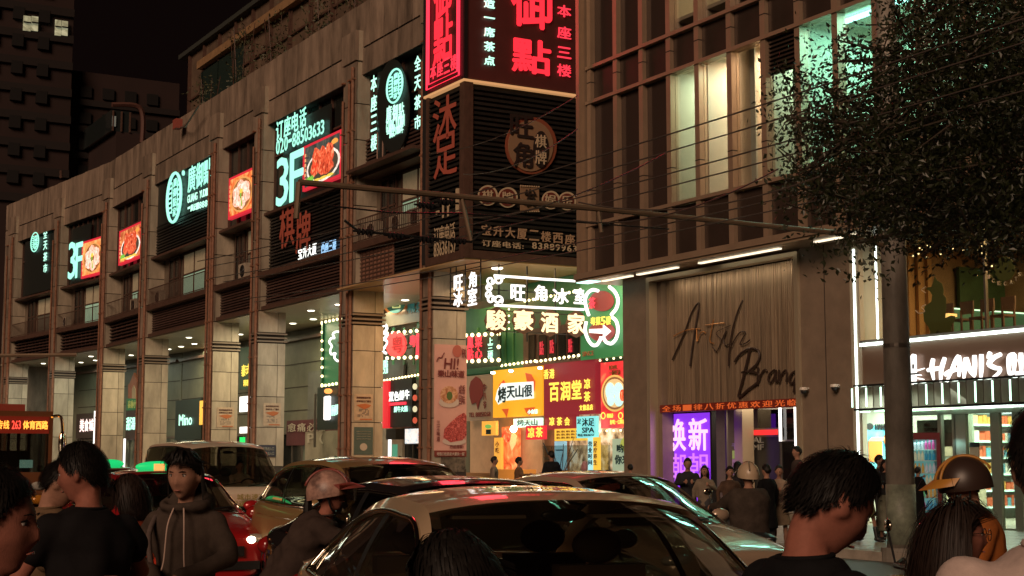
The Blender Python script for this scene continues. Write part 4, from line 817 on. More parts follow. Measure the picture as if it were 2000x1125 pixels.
t = thing('skewer_counter', 'orange counter of the skewer stall lit from above', 'counter', (28, 48, .13)); boxp('counter', (27.9, 28.5, 47.6, 49.9, .13, 1.25), mat('counter_orange', (.6, .25, .05), .4, emit=(.8, .3, .05), es=.3), t); boxp('shelf', (29.1, 29.5, 47.2, 50.6, 1.6, 1.7), STEEL, t); boxp('back_panel', (29.45, 29.55, 46.6, 53, .13, 3.3), mat('stall_back', (.4, .2, .1), .5, noise=.5, nscale=2, emit=(.6, .25, .1), es=.15), t)
area('stall_lamp', (28.6, 44.2, 3.1), 3.5, (.1, 0, -1), 26, (1, .9, .75), sy=.4); area('stall_lamp_b', (28.4, 48.4, 3.1), 3.0, (.1, 0, -1), 30, (1, .62, .3), sy=.4)
t = thing('dry_branches', 'vase of bare dark branches in front of the tea stall', 'plant', (26.8, 43.0, .13)); MB().lathe((26.8, 43.2, .13), [(.12, 0), (.2, .3), (.12, .7), (.14, .8)], 12).build('vase', STEEL, t)
mb = MB(); rr = random.Random(3)
for k in range(9): a = k * .7; mb.tube(catmull([(26.8, 43.2, .8), (26.8 + .25 * cos(a), 43.2 + .25 * sin(a), 1.4), (26.8 + .55 * cos(a), 43.2 + .7 * sin(a), 2.1 + rr.uniform(-.3, .3))], 3), .014, 4)
mb.build('branches', BLACK, t)
# neon signs hanging at the corner
NX = 44.0
t = thing('neon_ice_room_sign', 'big white neon frame with curled ends around four white characters hanging at the corner', 'neon sign', P3('y', NX, 950, 600))
stroke('y', NX, [(965, 538), (1060, 545), (1160, 551), (1172, 553), (1176, 560)], .045, 7, smooth=False).build('neon_tube', WHITE, t); stroke('y', NX, [(966, 596), (1060, 601), (1170, 606)], .045, 7, smooth=False).build('neon_tube', WHITE, t)
def spiral(cx_, cy_, r, a0, dirn, turns=1.15): return [(cx_ + r * (1 - .62 * k / 14) * cos(a0 + dirn * 2 * pi * turns * k / 14), cy_ + r * (1 - .62 * k / 14) * sin(a0 + dirn * 2 * pi * turns * k / 14)) for k in range(15)]
for c in ((973, 547, 9, pi * 1.3, 1), (958, 548, 8, 0, 1), (956, 562, 6.5, -1.5, -1), (955, 575, 6.5, 1.5, 1), (959, 585, 8, 0, -1), (973, 586, 9, .7, -1), (1168, 562, 8, pi, 1), (1183, 566, 7, -1, 1), (1187, 578, 6, 0, -1), (1183, 592, 7, 1, -1), (1170, 594, 8, 2.5, 1)): stroke('y', NX, spiral(*c), .038, 6).build('neon_curl', WHITE, t)
for k, (ch, x0, x1, y0) in enumerate((('旺', 997, 1026, 555), ('角', 1043, 1068, 556), ('冰', 1079, 1110, 562), ('室', 1120, 1147, 562))): ptext(ch, 'y', NX + .02, x0, y0, x1, y0 + 33, WHITE, t, bold=.055, depth=.08)
fr = MB()
for px in (975, 1030, 1085, 1140, 1180): a = P3('y', NX + .1, px, 532 + (px - 975) * .07); fr.box(a[0] - .02, a[0] + .02, a[1], a[1] + .04, 5.6, 8.2)
for z in (5.9, 6.6, 7.3): fr.box(24.45, 28.5, NX + .101, NX + .13, z, z + .03)
fr.build('support_frame', BLACK, t)
t = thing('restaurant_neon_sign', 'four white-gold lit brush characters on dark brown backings under the neon frame', 'neon sign', P3('y', NX, 950, 655))
for k, (ch, x0, x1, y0) in enumerate((('駿', 949, 988, 604), ('豪', 1003, 1041, 604), ('酒', 1056, 1090, 609), ('家', 1108, 1142, 611))):
    disc('y', NX + .1, (x0 + x1) / 2, y0 + 22, (x1 - x0) / 2 + 4, 27, mat('backing_brown', (.07, .03, .015), .5, emit=(.2, .06, .02), es=.2), t, 'backing', .06, 8); ptext(ch, 'y', NX - .02, x0, y0, x1, y0 + 42, WARMW, t, bold=.06, depth=.08)
bulbs(t, 'y', NX - .03, [(994, 604, 994, 642)], .2, .035)
t = thing('corner_neon_characters', 'four small white characters in two columns on a frame at the corner, facing the road', 'neon sign', P3('x', 23.9, 885, 600))
for ch, r in (('旺', (887, 539, 904, 566)), ('角', (916, 532, 931, 560)), ('冰', (886, 570, 904, 598)), ('室', (914, 564, 932, 595))): ptext(ch, 'x', 23.9, *r, WHITE, t, bold=.05)
mb = MB()
for px in (879, 890, 908, 938): a = onX(px, 590, 24.0); mb.box(24, 24.03, a[0] - .02, a[0] + .02, 6.9, 8.25)
for z in (6.95, 7.3, 7.7, 8.0): mb.box(24.001, 24.029, onX(938, 560, 24)[0], onX(878, 560, 24)[0], z, z + .03)
mb.build('support_frame', BLACK, t)
t = thing('green_corner_board', 'green board with two white cherry-shaped neon outlines and an arrow pointing right', 'sign', P3('x', 27.9, 1136, 698))
a = onX(1134, 690, 28.3); b = onX(1228, 540, 28.3); boxp('panel', (28.3, 28.5, 37.9, a[0], 5.05, 8.2), mat('board_greenlit', (.03, .17, .06), .45, noise=.25, nscale=.6, emit=(.03, .22, .07), es=.45), t)
for yc, z in ((568, 1), (632, 1)): pass
stroke('x', 28.2, [(1150, 616), (1145, 600), (1143, 585), (1148, 572), (1158, 566), (1168, 568)], .06, 7).build('neon_tube', WHITE, t); stroke('x', 28.2, [(1190, 560), (1201, 570), (1207, 585), (1204, 602), (1194, 615)], .06, 7).build('neon_tube', WHITE, t)
stroke('x', 28.2, [(1145, 628), (1143, 645), (1148, 662), (1156, 673), (1165, 674), (1172, 664), (1174, 658)], .06, 7).build('neon_tube', WHITE, t); stroke('x', 28.2, [(1178, 658), (1184, 668), (1194, 671), (1203, 662), (1207, 645), (1204, 628), (1196, 620)], .06, 7).build('neon_tube', WHITE, t)
MB().prism([P3('x', 28.15, *p) for p in ((1153, 643), (1180, 642), (1180, 635), (1194, 647), (1180, 659), (1180, 652), (1153, 650))], (-.05, 0, 0)).build('arrow', WHITE, t)
disc('x', 28.28, 1176, 648, 26, 19, mat('cherry_maroon', (.16, .02, .02), .5, emit=(.3, .04, .02), es=.4), t, 'cherry', .02); disc('x', 28.28, 1176, 588, 24, 20, mat('cherry_maroon', (.16, .02, .02), .5), t, 'cherry', .02)
for k, ch in enumerate('粤菜5楼'): ptext(ch, 'x', 28.2, 1154 + k * 10, 620 - k * .5, 1163 + k * 10, 635 - k * .5, YELS, t, bold=.04)
ptext('茶', 'x', 28.2, 1150, 582, 1163, 602, REDS, t, bold=.05); ptext('SINCE', 'x', 28.25, 1138, 687, 1160, 694, mat('letter_redbrown', (.4, .12, .05), .5), t, name='lettering')

# the far end of the arcade building bends towards the road: its last two bays turn about a hinge in the wall
HINGE = Vector((24, 91.5, 0)); BEND = Matrix.Translation(HINGE) @ Matrix.Rotation(radians(6.1), 4, 'Z') @ Matrix.Diagonal((1, .66, 1, 1)) @ Matrix.Translation(-HINGE)
bpy.context.view_layer.update()
def miny(o):
    pts = []
    for q in [o] + list(o.children_recursive):
        if q.type == 'MESH': pts += [(q.matrix_world @ Vector(c)).y for c in q.bound_box]
    return min(pts) if pts else -99
for o in list(LB.children):
    if miny(o) > 91.3: o.matrix_basis = BEND @ o.matrix_basis
for o in [q for q in COL.objects if q.parent is None and q is not LB and q.type == 'EMPTY' and q.get('category') in ('sign', 'lamp', 'ornament', 'air conditioner')]:
    if miny(o) > 91.0: o.matrix_basis = BEND @ o.matrix_basis
for o in [q for q in COL.objects if q.type == 'LIGHT' and q.name.startswith('arcade_lamp') and q.location.y > 91.5]: o.location = BEND @ o.location
# ================================================================== RIGHT BUILDING (finned curtain wall)
FIN = mat('fin_metal', (.36, .26, .18), .38, metal=.35, noise=.12, nscale=2); SPAN = mat('spandrel', (.055, .038, .03), .25, metal=.2, noise=.2, nscale=1)
STONE = mat('wall_panel_stone', (.22, .165, .12), .5, noise=.2, nscale=2, bump=.1, bscale=40)
RB = thing('finned_building', 'modern building on the right with tall vertical metal fins and lit windows', 'building', (24, 37.7, 0))
fy = [37.35, 35.95, 34.63, 33.3, 32.0, 30.6, 29.22, 27.9, 26.55, 25.2, 23.85, 22.5, 21.15, 19.8]
TOPZ = 24
for k, y in enumerate(fy):
    f = boxp('fin', (24.24, 24.5, y - .10, y + .10, 7.1, TOPZ), FIN, RB)
    for z in (9.6, 12.9, 16.2): piece('joint', (24.235, 24.4, y - .103, y + .103, z, z + .03), JOINT, f)
boxp('fin', (24.0, 25.3, 37.52, 37.7, 7.05, TOPZ), FIN, RB)
ROWS = [(8.6, 12.25), (13.4, 17.2), (18.4, 22)]
boxp('sill_edge', (23.9, 24.6, 18, 37.72, 6.93, 7.1), FIN, RB)
for z in (8.52, 12.25, 13.32, 17.2, 18.3): boxp('transom', (24.2, 24.52, 18, 37.5, z, z + .1), FIN, RB)
for k in range(len(fy) - 1):
    ya, yb = fy[k + 1] + .10, fy[k] - .10
    opaque = k < 3
    for z0, z1 in ((7.1, 8.52), (12.35, 13.32), (17.3, 18.3)): piece('spandrel_panel', (24.36, 24.4, ya + .01, yb - .01, z0 + .01, z1 - .01), SPAN, RB)
    for r, (z0, z1) in enumerate(ROWS):
        if k == 6 and r == 1: continue
        if k == 6 and r == 0:
            lv = boxp('louvre', (24.42, 24.45, ya, yb, 11.3, 12.25), DARK, RB)
            for z in np.arange(11.35, 12.2, .11): piece('slat', (24.34, 24.42, ya + .02, yb - .02, z, z + .05), SPAN, lv)
            z1 = 11.3
        boxp('window', (24.40, 24.42, ya, yb, z0 + .02, z1), glassmat('pane_reflective', (.86, .86, .84), .10) if not opaque else mat('opaque_pane', (.05, .034, .028), .12, metal=.1), RB)
lv = boxp('louvre', (24.42, 24.45, fy[7] + .12, fy[6] - .12, 13.4, 17.2), mat('opaque_pane', (.05, .034, .028), .12), RB)
# rooms behind
RW = mat('room_wall', (.55, .48, .38), .7, noise=.12, nscale=1)
for (z0, z1) in ((7.2, 12.6), (12.9, 17.6), (17.9, 24)):
    boxp('room_wall', (27.4, 27.5, 18, 33.3, z0, z1), RW, RB); boxp('room_ceiling', (24.55, 27.4, 18, 33.3, z1, z1 + .1), mat('room_ceiling', (.6, .55, .45), .7), RB); boxp('room_floor', (24.55, 27.4, 18, 33.3, z0 + .9, z0 + 1.0), RW, RB)
    for y in (33.3, 31.9, 29.3, 27.9, 23.9): boxp('room_partition', (24.55, 27.4, y, y + .1, z0, z1), RW, RB)
boxp('inner_door', (27.3, 27.4, 29.6, 30.6, 8.2, 10.4), mat('door_pale', (.6, .5, .4), .5), RB)
for k, yy in enumerate((28.6, 30.35)): boxp('curtain', (24.9, 24.95, yy, yy + .25, 8.3, 12.5), mat('curtain_pale', (.5, .55, .5), .7), RB)
TEALL = glow('teal_tube_lit', (.35, 1, .85), 5)
for y, z in ((26.9, 12.45), (25.1, 12.45), (22.8, 12.45), (26.9, 17.4), (24.6, 17.4)): boxp('ceiling_lamp', (25.4, 25.6, y - .7, y + .7, z, z + .06), TEALL, RB)
boxp('room_partition', (24.55, 27.4, 30.55, 30.65, 7.2, 12.6), RW, RB); boxp('ceiling_lamp', (25.5, 25.7, 31, 33, 12.5, 12.56), glow('room_lamp_warm', (1, .8, .55), 3), RB)
area('room_light_a', (26, 32.6, 12.4), 1.0, (0, 0, -1), 220, (.62, .85, .62)); area('room_light_b', (26, 29.95, 12.4), 1.0, (0, 0, -1), 300, (1, .72, .45)); area('room_light_b3', (26, 31.3, 12.4), 1.0, (0, 0, -1), 300, (1, .74, .50)); area('room_light_b2', (24.8, 30.9, 12.3), .4, (.2, -.1, -1), 50, (.35, 1, .85))
area('room_light_c', (26, 28.6, 12.4), 1.2, (0, 0, -1), 260, (.5, .85, .65)); area('room_light_d', (26, 26, 12.3), 2.5, (0, 0, -1), 400, (.32, 1, .82)); area('room_light_e', (26, 22, 12.3), 2.5, (0, 0, -1), 250, (.32, 1, .82))
area('room_light_f', (26, 32, 17.4), 2, (0, 0, -1), 200, (1, .85, .5)); area('room_light_g', (26, 26, 17.4), 2, (0, 0, -1), 350, (.32, 1, .82)); area('room_light_h', (26, 22, 17.4), 2, (0, 0, -1), 200, (.32, 1, .82))
boxp('upper_block', (27.6, 40, 18, 37.5, 7, 24), mat('opaque_pane', (.05, .034, .028), .12), RB); boxp('end_panel', (25.3, 40, 37.55, 37.7, 7, TOPZ), SPAN, RB)
boxp('soffit', (23.95, 25.6, 16, 37.7, 6.86, 6.925), mat('soffit_metal', (.4, .3, .2), .3, metal=.3), RB)
for (a, b) in ((36.9, 35.4), (35.1, 33.2), (32.2, 28.9), (27.6, 26.2)): boxp('soffit_light', (24.35, 24.47, b, a, 6.83, 6.86), glow('soffit_tube', (1, .85, .6), 1.6), RB)
boxp('soffit_light', (23.98, 24.4, 37.0, 37.69, 6.84, 6.86), glow('soffit_tube_cool', (.55, 1, .85), 2.2), RB)
# ground floor: pier, portal, shimmering panel
boxp('pier', (24.9, 28, 35.3, 36.6, .13, 6.86), STONE, RB)
boxp('portal_frame', (24.82, 25.1, 35.15, 35.3, .13, 6.8), mat('frame_pale', (.5, .42, .3), .35, metal=.5), RB); boxp('portal_frame', (24.82, 25.1, 28.75, 28.9, .13, 6.8), mat('frame_pale', (.5, .42, .3), .35, metal=.5), RB); boxp('portal_frame', (24.82, 25.1, 28.9, 35.15, 6.68, 6.8), mat('frame_pale', (.5, .42, .3), .35, metal=.5), RB)  # pale half-metallic portal frame
boxp('reveal', (25.1, 29, 34.95, 35.15, .13, 6.68), STONE, RB)
area('panel_wash', (24.95, 31.9, 6.6), 5.4, (.4, 0, -1), 17, (1, .74, .48), sy=.05)  # added lamp without a fitting, brightens the ribbed panel
SH = mat('ribbed_panel', (.38, .29, .20), .38, metal=.35, noise=.55, nscale=5, streak=.06, bump=.25, bscale=35)
pn = boxp('ribbed_panel', (25.3, 25.4, 28.9, 34.95, 3.1, 6.68), SH, RB)
for y in np.arange(28.93, 34.93, .075): piece('rib', (25.26 + .02 * rng.random(), 25.31, y, y + .045, 3.1, 6.68), SH, pn)
boxp('wall', (24.9, 25.6, 26.95, 28.75, .13, 6.86), STONE, RB); boxp('wall_joint', (24.89, 24.9, 27.84, 27.86, .13, 6.86), JOINT, RB)
boxp('wall', (25.6, 40, 16, 16.3, 0, 7), STONE, RB)
# script lettering on the panel
s = thing('script_lettering', 'dark handwritten latin script mounted on the ribbed metal panel', 'sign', P3('x', 25.2, 1320, 760))
SCR = mat('script_metal', (.035, .02, .014), .5); SCO = mat('script_copper', (.55, .27, .10), .35, metal=.6)
def zz(L): return [(1200 + a / 2.812, 450 + b / 2.812) for a, b in L]
for pts, r in (([(318, 710), (350, 640), (385, 560), (425, 450), (460, 400), (462, 430), (440, 560), (425, 660), (415, 745)], .028), ([(590, 600), (560, 560), (640, 520)], .01),
               ([(705, 385), (680, 440), (650, 540), (632, 660), (628, 745)], .026), ([(640, 640), (660, 600), (690, 560), (720, 560), (700, 600), (690, 625), (720, 620), (745, 600)], .018),
               ([(540, 640), (560, 665), (575, 640), (595, 590), (615, 550), (600, 600), (610, 630), (640, 620)], .018),
               ([(745, 650), (725, 740), (700, 840), (682, 910), (700, 905), (740, 870), (790, 830), (790, 790), (740, 775), (700, 780)], .036), ([(660, 722), (690, 680), (740, 650), (785, 655), (797, 690), (780, 735), (735, 775)], .034),
               ([(790, 750), (786, 845), (800, 800), (825, 765), (838, 775)], .028), ([(880, 765), (855, 785), (845, 820), (860, 835), (880, 800), (888, 765), (884, 830), (900, 820)], .028),
               ([(905, 765), (903, 835), (920, 790), (940, 768), (948, 790), (944, 832)], .028), ([(1000, 770), (972, 790), (962, 830), (980, 838), (1000, 800), (1022, 705), (1000, 800), (985, 890)], .034)):
    stroke('x', 25.2, zz(pts), r, 5).build('letter_stroke', SCR, s)
for pts, r in (([(325, 582), (365, 560), (410, 545), (470, 540)], .02), ([(452, 545), (455, 610), (468, 570), (490, 555), (500, 565)], .018), ([(545, 490), (530, 560), (525, 610), (545, 620)], .018), ([(500, 522), (560, 512), (605, 508)], .016)):
    stroke('x', 25.2, zz(pts), r, 5).build('letter_stroke', SCO, s)
t = thing('led_ticker', 'long thin red LED ticker over the recessed entrance', 'LED display', P3('x', 25.05, 1290, 800)); boxp('case', (25.05, 25.2, 28.9, 35.0, 2.93, 3.14), mat('ticker_case', (.06, .008, .005), .5, emit=(.6, .05, .02), es=.10), t)
y = 34.85; rr = random.Random(5)
for ch in '全场一律八折优惠欢迎光临':
    text(ch, 'x', 25.04, (y, y - .38, 2.955, 3.115), glow('led_orange', (1, .18, .04), .42, False), t, bold=0); y -= .49
# entrance area behind
ENT = thing('entrance_hall', 'recessed shop entrance with lit vertical tubes and a small red display', 'shop front', (26.5, 32, .13))
boxp('back_wall', (28.8, 29, 28.9, 34.95, .13, 3.1), mat('hall_wall', (.28, .22, .15), .6, noise=.2, nscale=1), ENT); boxp('hall_ceiling', (25.4, 29, 28.9, 34.95, 3.1, 3.2), mat('hall_wall', (.28, .22, .15), .6), ENT)
boxp('door_column', (26.2, 26.6, 32.75, 33.1, .13, 3.1), mat('column_tan', (.4, .32, .22), .5), ENT)
for px in (1457, 1522, 1552): a = onX(px, 815, 26.6); boxp('light_tube', (26.6, 26.66, a[0] - .03, a[0] + .03, 2.1 if px != 1552 else 1.8, 3.05), WHITE, ENT)
for px in (1418, 1460, 1524, 1570): a = onX(px, 815, 26.7); boxp('mullion', (26.68, 26.74, a[0] - .03, a[0] + .03, .13, 3.1), STEEL, ENT)
boxp('transom', (26.68, 26.75, 28.9, 32.7, 2.1, 2.14), STEEL, ENT); boxp('glass_front', (26.71, 26.72, 28.9, 32.7, .13, 3.1), DGLASS, ENT)
slab('red_display', 'x', 26.6, 1472, 840, 1517, 849, glow('display_red', (.9, .03, .03), 1), ENT, .05); slab('frame', 'x', 26.64, 1466, 837, 1525, 853, STEEL, ENT, .03); slab('dark_door', 'x', 26.66, 1470, 854, 1524, 960, mat('door_dark', (.03, .03, .028), .3), ENT, .03)
for k, s_ in enumerate(('MF', 'AL')): ptext(s_, 'x', 26.6, 1471, 868 - k * 14, 1492, 879 - k * 14, mat('letter_grey', (.3, .3, .27), .5), ENT, name='lettering', bold=.04)
slab('lime_poster', 'x', 26.5, 1430, 880, 1464, 896, glow('lime_print', (.25, .32, .05), .6), ENT, .04); slab('pale_poster', 'x', 26.5, 1430, 897, 1464, 928, mat('paper_pale', (.4, .34, .24), .6), ENT, .04)
ptext('千里山', 'x', 26.5, 1430, 865, 1462, 877, mat('letter_grey', (.3, .3, .27), .5), ENT, name='lettering', bold=.04)
area('hall_lamp', (27.6, 31.5, 3.0), 3, (0, 0, -1), 110, (1, .80, .55)); area('door_lamp', (26, 29.9, 3.05), 1.2, (-.2, 0, -1), 8, (1, .8, .55))
t = thing('purple_poster_screen', 'glowing purple upright poster with pink-white characters left of the entrance', 'advertising screen', P3('x', 25.5, 1297, 990))
a = onX(1297, 810, 25.5); b = onX(1388, 810, 25.5); boxp('screen', (25.5, 25.6, b[0], a[0], .35, 2.9), glow('purple_lit', (.26, .035, .85), 1.0), t); fr = MB()
for q in ((25.47, 25.62, a[0], a[0] + .08, .2, 3.0), (25.47, 25.62, b[0] - .08, b[0], .2, 3.0), (25.47, 25.62, b[0], a[0], 2.9, 3.0), (25.47, 25.62, b[0], a[0], .2, .35)): fr.box(*q)
fr.build('frame', BLACK, t)
PW = glow('pinkwhite', (1, .55, .85), 1.3, False)
ptext('焕', 'x', 25.48, 1303, 819, 1340, 881, PW, t, bold=.035); ptext('新', 'x', 25.48, 1345, 817, 1383, 880, PW, t, bold=.035)
PK = glow('outline_pink', (.65, .2, .9), 1.0, False); ptext('潮', 'x', 25.48, 1304, 886, 1340, 945, PK, t, bold=.0); ptext('朝', 'x', 25.48, 1345, 885, 1383, 940, PK, t, bold=0)
boxp('edge_light', (25.2, 25.25, 35.05, 35.14, .2, 2.85), glow('purple_edge', (.28, .04, .9), .9), t)
for k, (px, py) in enumerate(((1570, 763), (1630, 757))):
    t = thing('dome_camera', ['white dome camera at the corner of the script panel', 'white dome camera on the stone wall right of the script panel'][k], 'camera', P3('x', 24.9, px, py)); c = P3('x', 24.75, px, py)
    MB().lathe((c[0], c[1], c[2] + .02), [(.001, .06), (.1, .06), (.11, .02), (.11, -.01)], 14).build('base', mat('cam_white', (.6, .55, .48), .4), t); MB().ball((c[0], c[1], c[2]), (.085, .085, .09), 12, 8).build('dome', BLACK, t)
    boxp('bracket', (c[0], 24.9, c[1] - .03, c[1] + .03, c[2] + .04, c[2] + .08), mat('cam_white', (.6, .55, .48), .4), t)

# ================================================================== CORNER SHOP (white brush lettering)
HS = thing('corner_shop', 'two-level glass shop with big white brush lettering and glass doors on the far right', 'shop', (25, 24, .13))
YE = 26.95
boxp('side_wall', (24.95, 31, YE - .05, YE, .13, 3.3), mat('shop_wall_mint', (.50, .50, .42), .4, noise=.1, nscale=1), HS); boxp('side_wall', (24.95, 26.1, YE - .05, YE, 3.3, 6.86), mat('shop_wall_mint', (.42, .45, .38), .4), HS); boxp('side_wall', (26.1, 31, YE - .05, YE, 3.3, 6.86), mat('cafe_wall', (.40, .25, .14), .6, noise=.35, nscale=1.2), HS)
boxp('edge_strip', (24.86, 25.0, 26.6, 26.92, .13, 6.8), mat('edge_stone', (.4, .36, .28), .4), HS)
LED = glow('led_white', (.85, 1, .9), 4.0); LEDM = glow('led_mint', (.6, 1, .75), 2.5)
boxp('led_line', (24.84, 24.86, 26.72, 26.78, .4, 6.6), LED, HS)
for (pz0, pz1, px) in ((4.45, 6.7, 1711), ): a = onX(px, 560, 25.3); boxp('led_line', (25.3, 25.33, a[0] - .02, a[0] + .02, pz0, pz1), LED, HS)
a = onX(1707, 720, 25.0); boxp('led_line', (24.97, 25.0, a[0] - .02, a[0] + .02, 3.4, 4.2), LEDM, HS)
boxp('led_line', (24.78, 24.84, 15, 26.55, 4.26, 4.33), LED, HS)
boxp('fascia', (24.9, 25.1, 15, 26.6, 3.35, 4.26), mat('fascia_brown', (.19, .12, .085), .3, metal=.2), HS)
boxp('fascia_cap', (24.84, 25.2, 15, 26.6, 4.33, 4.4), STEEL, HS)
# upper floor interior
boxp('upper_floor', (25.2, 32, 15, 26.9, 4.2, 4.4), mat('floor_dark', (.08, .05, .035), .4), HS); boxp('upper_back_wall', (30, 30.1, 15, 26.9, 4.4, 6.86), mat('cafe_wall', (.34, .22, .13), .6, noise=.35, nscale=1.2), HS); boxp('upper_ceiling', (25.1, 30, 15, 26.9, 6.8, 6.86), mat('cafe_ceiling', (.3, .22, .14), .6), HS)
boxp('upper_glass', (25.05, 25.06, 15, 25.7, 4.4, 6.84), glassmat('cafe_glass', (.8, .78, .7), .06), HS)
for y in (25.72, 22.9, 20.2, 17.6): boxp('mullion', (25.02, 25.1, y - .025, y + .025, 4.4, 6.84), STEEL, HS)
for k in range(7): boxp('curtain', (26.15 + k * .16, 26.29 + k * .16, 26.6 + .1 * (k % 2), 26.7 + .1 * (k % 2), 4.4, 6.8), mat('curtain_orange', (.5, .28, .12), .7), HS)
boxp('green_board', (28.3, 29.9, 26.7, 26.8, 4.9, 6.4), mat('cafe_green', (.05, .10, .04), .6, noise=.4, nscale=2), HS)
boxp('counter', (27.3, 30, 26.0, 26.4, 4.4, 5.25), mat('cafe_green_counter', (.06, .16, .10), .3, emit=(.1, .3, .2), es=.2), HS); boxp('counter_light', (27.3, 30, 25.96, 26.0, 5.22, 5.25), LEDM, HS)
OL = mat('decal_olive', (.055, .065, .012), .6)
t = thing('animal_decal', 'olive green silhouette decal of a sitting animal on the upper shop window', 'window decal', P3('x', 25.0, 1845, 655))
MB().prism([P3('x', 25.03, 1550 + a / 3.124, 400 + b / 3.124) for a, b in ((860, 435), (873, 460), (905, 480), (915, 520), (912, 545), (930, 570), (930, 620), (925, 690), (960, 675), (985, 680), (988, 700), (960, 740), (965, 790), (920, 800), (905, 790), (880, 765), (850, 800), (835, 790), (825, 750), (795, 710), (790, 660), (800, 620), (840, 590), (845, 550), (830, 525), (808, 515), (815, 505), (840, 500), (850, 475))], (.006, 0, 0)).build('silhouette', OL, t)
stroke('x', 25.02, [(1808, 595), (1800, 600), (1806, 608), (1795, 612), (1788, 606)], .012, 4).build('scribble', mat('decal_cream', (.5, .4, .28), .6), t); stroke('x', 25.02, [(1808, 560), (1800, 566), (1808, 572)], .01, 4).build('scribble', mat('decal_cream', (.5, .4, .28), .6), t)
t = thing('round_decal', 'olive face decal over curved white lettering on the upper shop window', 'window decal', P3('x', 25.0, 1965, 550)); disc('x', 25.03, 1962, 525, 20, 24, OL, t, 'face', .006)
for k, ch in enumerate('NICECATS'): a = pi * (.93 - k * .115); ptext(ch, 'x', 25.02, 1960 + 34 * cos(a) - 2.5, 524 + 30 * sin(a) - 3.5, 1960 + 34 * cos(a) + 2.5, 524 + 30 * sin(a) + 3.5, mat('decal_cream', (.5, .4, .28), .6), t, depth=.01)
t = thing('fairy_lights', 'string of small warm fairy lights inside the upper shop window', 'fairy lights', (26.2, 22, 6.6)); rr = random.Random(11)
for k in range(34):
    f = rr.random(); o = link('bulb', BULBM(.022), t); yy = 26.3 - 2.6 * f; o.location = (26.0 + 3.2 * f * rr.random() + rr.uniform(0, .5), yy, 6.75 - rr.random() * (.4 if f < .5 else 1.6))
for k in range(4):
    y = 25.7 - k * .62; t = thing('cafe_chair', ['wooden café chair behind the animal decal', 'café chair in the middle of the upper window', 'café chair under the green counter light', 'café chair at the right edge of the upper window'][k], 'chair', (26.6, y, 4.4), group='café chairs on the upper floor')
    boxp('seat', (26.4, 26.8, y - .2, y + .2, 4.82, 4.87), BRN, t); boxp('backrest', (26.78, 26.82, y - .2, y + .2, 5.0, 5.3), BRN, t)
    for dx in (-.18, .18):
        for dy in (-.17, .17): boxp('leg', (26.6 + dx - .02, 26.6 + dx + .02, y + dy - .02, y + dy + .02, 4.4, 4.82 if dx < 0 else 5.1), BRN, t)
area('cafe_lamp', (27.5, 22, 6.7), 4, (0, 0, -1), 460, (1, .72, .34), sy=3); boxp('pendant_lamp', (26.4, 26.7, 25.3, 25.6, 4.95, 5.02), glow('pendant_gold', (1, .6, .2), 2), HS)
# big lettering
t = thing('brush_lettering_sign', 'big white lit brush lettering with an animal-face mark on the shop fascia', 'sign', P3('x', 24.85, 1772, 750))
def brush(strokes, w=.055):
    for pts in strokes:
        q = catmull([P3('x', 24.82, 1640 + a / 5.114, 640 + b / 5.114) for a, b in pts], 4); n = len(q)
        MB().tube(q, [w * (.75 + .35 * sin(pi * i / (n - 1) + .5)) for i in range(n)], 6).build('letter_stroke', WHITE, t)
brush([[(935, 310), (920, 400), (940, 520)], [(880, 425), (960, 410), (1020, 395)], [(1050, 300), (1015, 420), (1010, 545)], [(1190, 280), (1150, 350), (1070, 540)], [(1190, 280), (1200, 380), (1190, 490)], [(1050, 470), (1120, 430), (1210, 410)], [(1260, 300), (1250, 400), (1240, 510)], [(1265, 300), (1300, 420), (1350, 490)], [(1345, 275), (1350, 380), (1350, 480)], [(1415, 265), (1415, 400), (1410, 515)],
       [(1505, 245), (1480, 310)], [(1610, 265), (1540, 300), (1490, 360), (1550, 400), (1600, 410), (1590, 450), (1530, 500)], [(1690, 285), (1690, 460)], [(1690, 285), (1745, 280), (1740, 460)], [(1690, 455), (1740, 450)], [(1790, 330), (1880, 320)], [(1810, 250), (1815, 460)], [(1760, 460), (1880, 450)]], .05)
brush([[(770, 430), (850, 405)], [(775, 470), (820, 475)], [(775, 505), (845, 518)]], .018)
MB().prism([P3('x', 24.82, 1640 + a / 5.114, 640 + b / 5.114) for a, b in ((600, 400), (620, 330), (690, 320), (740, 262), (768, 270), (772, 440), (768, 540), (730, 575), (670, 590), (610, 560), (590, 480))], (-.05, 0, 0)).build('face_mark', WHITE, t)
for a, b in ((700, 390), (735, 385)): MB().prism([P3('x', 24.76, 1640 + (a + dx) / 5.114, 640 + (b + dy) / 5.114) for dx, dy in ((-8, -20), (8, -20), (8, 25), (-8, 25))], (-.01, 0, 0)).build('mark_eye', BLACK, t)
stroke('x', 24.75, [(1640 + a / 5.114, 640 + b / 5.114) for a, b in ((655, 460), (720, 462), (790, 455))], .02, 4).build('mark_whisker', BLACK, t)
# louvred canopy grid under the fascia
cn = boxp('canopy_frame', (24.5, 24.55, 15, 26.5, 3.3, 3.34), BLACK, HS); boxp('canopy_frame', (24.5, 24.55, 15, 26.5, 2.74, 2.79), BLACK, HS)
for k in range(24):
    y = 26.3 - k * .47
    if 25.45 < y < 25.8: continue
    piece('fin', (24.5, 25.0, y, y + .03, 2.79, 3.3), STEEL, cn); boxp('fin_light', (24.47, 24.49, y + .2, y + .235, 2.82, 3.26), LEDM, HS)
    if k % 2 == 0: boxp('strip_light', (24.6, 24.64, y - .1, y + .25, 3.3, 3.325), LED, HS)
    boxp('strip_light', (24.6, 24.64, y - .2, y + .1, 2.70, 2.73), LEDM, HS)
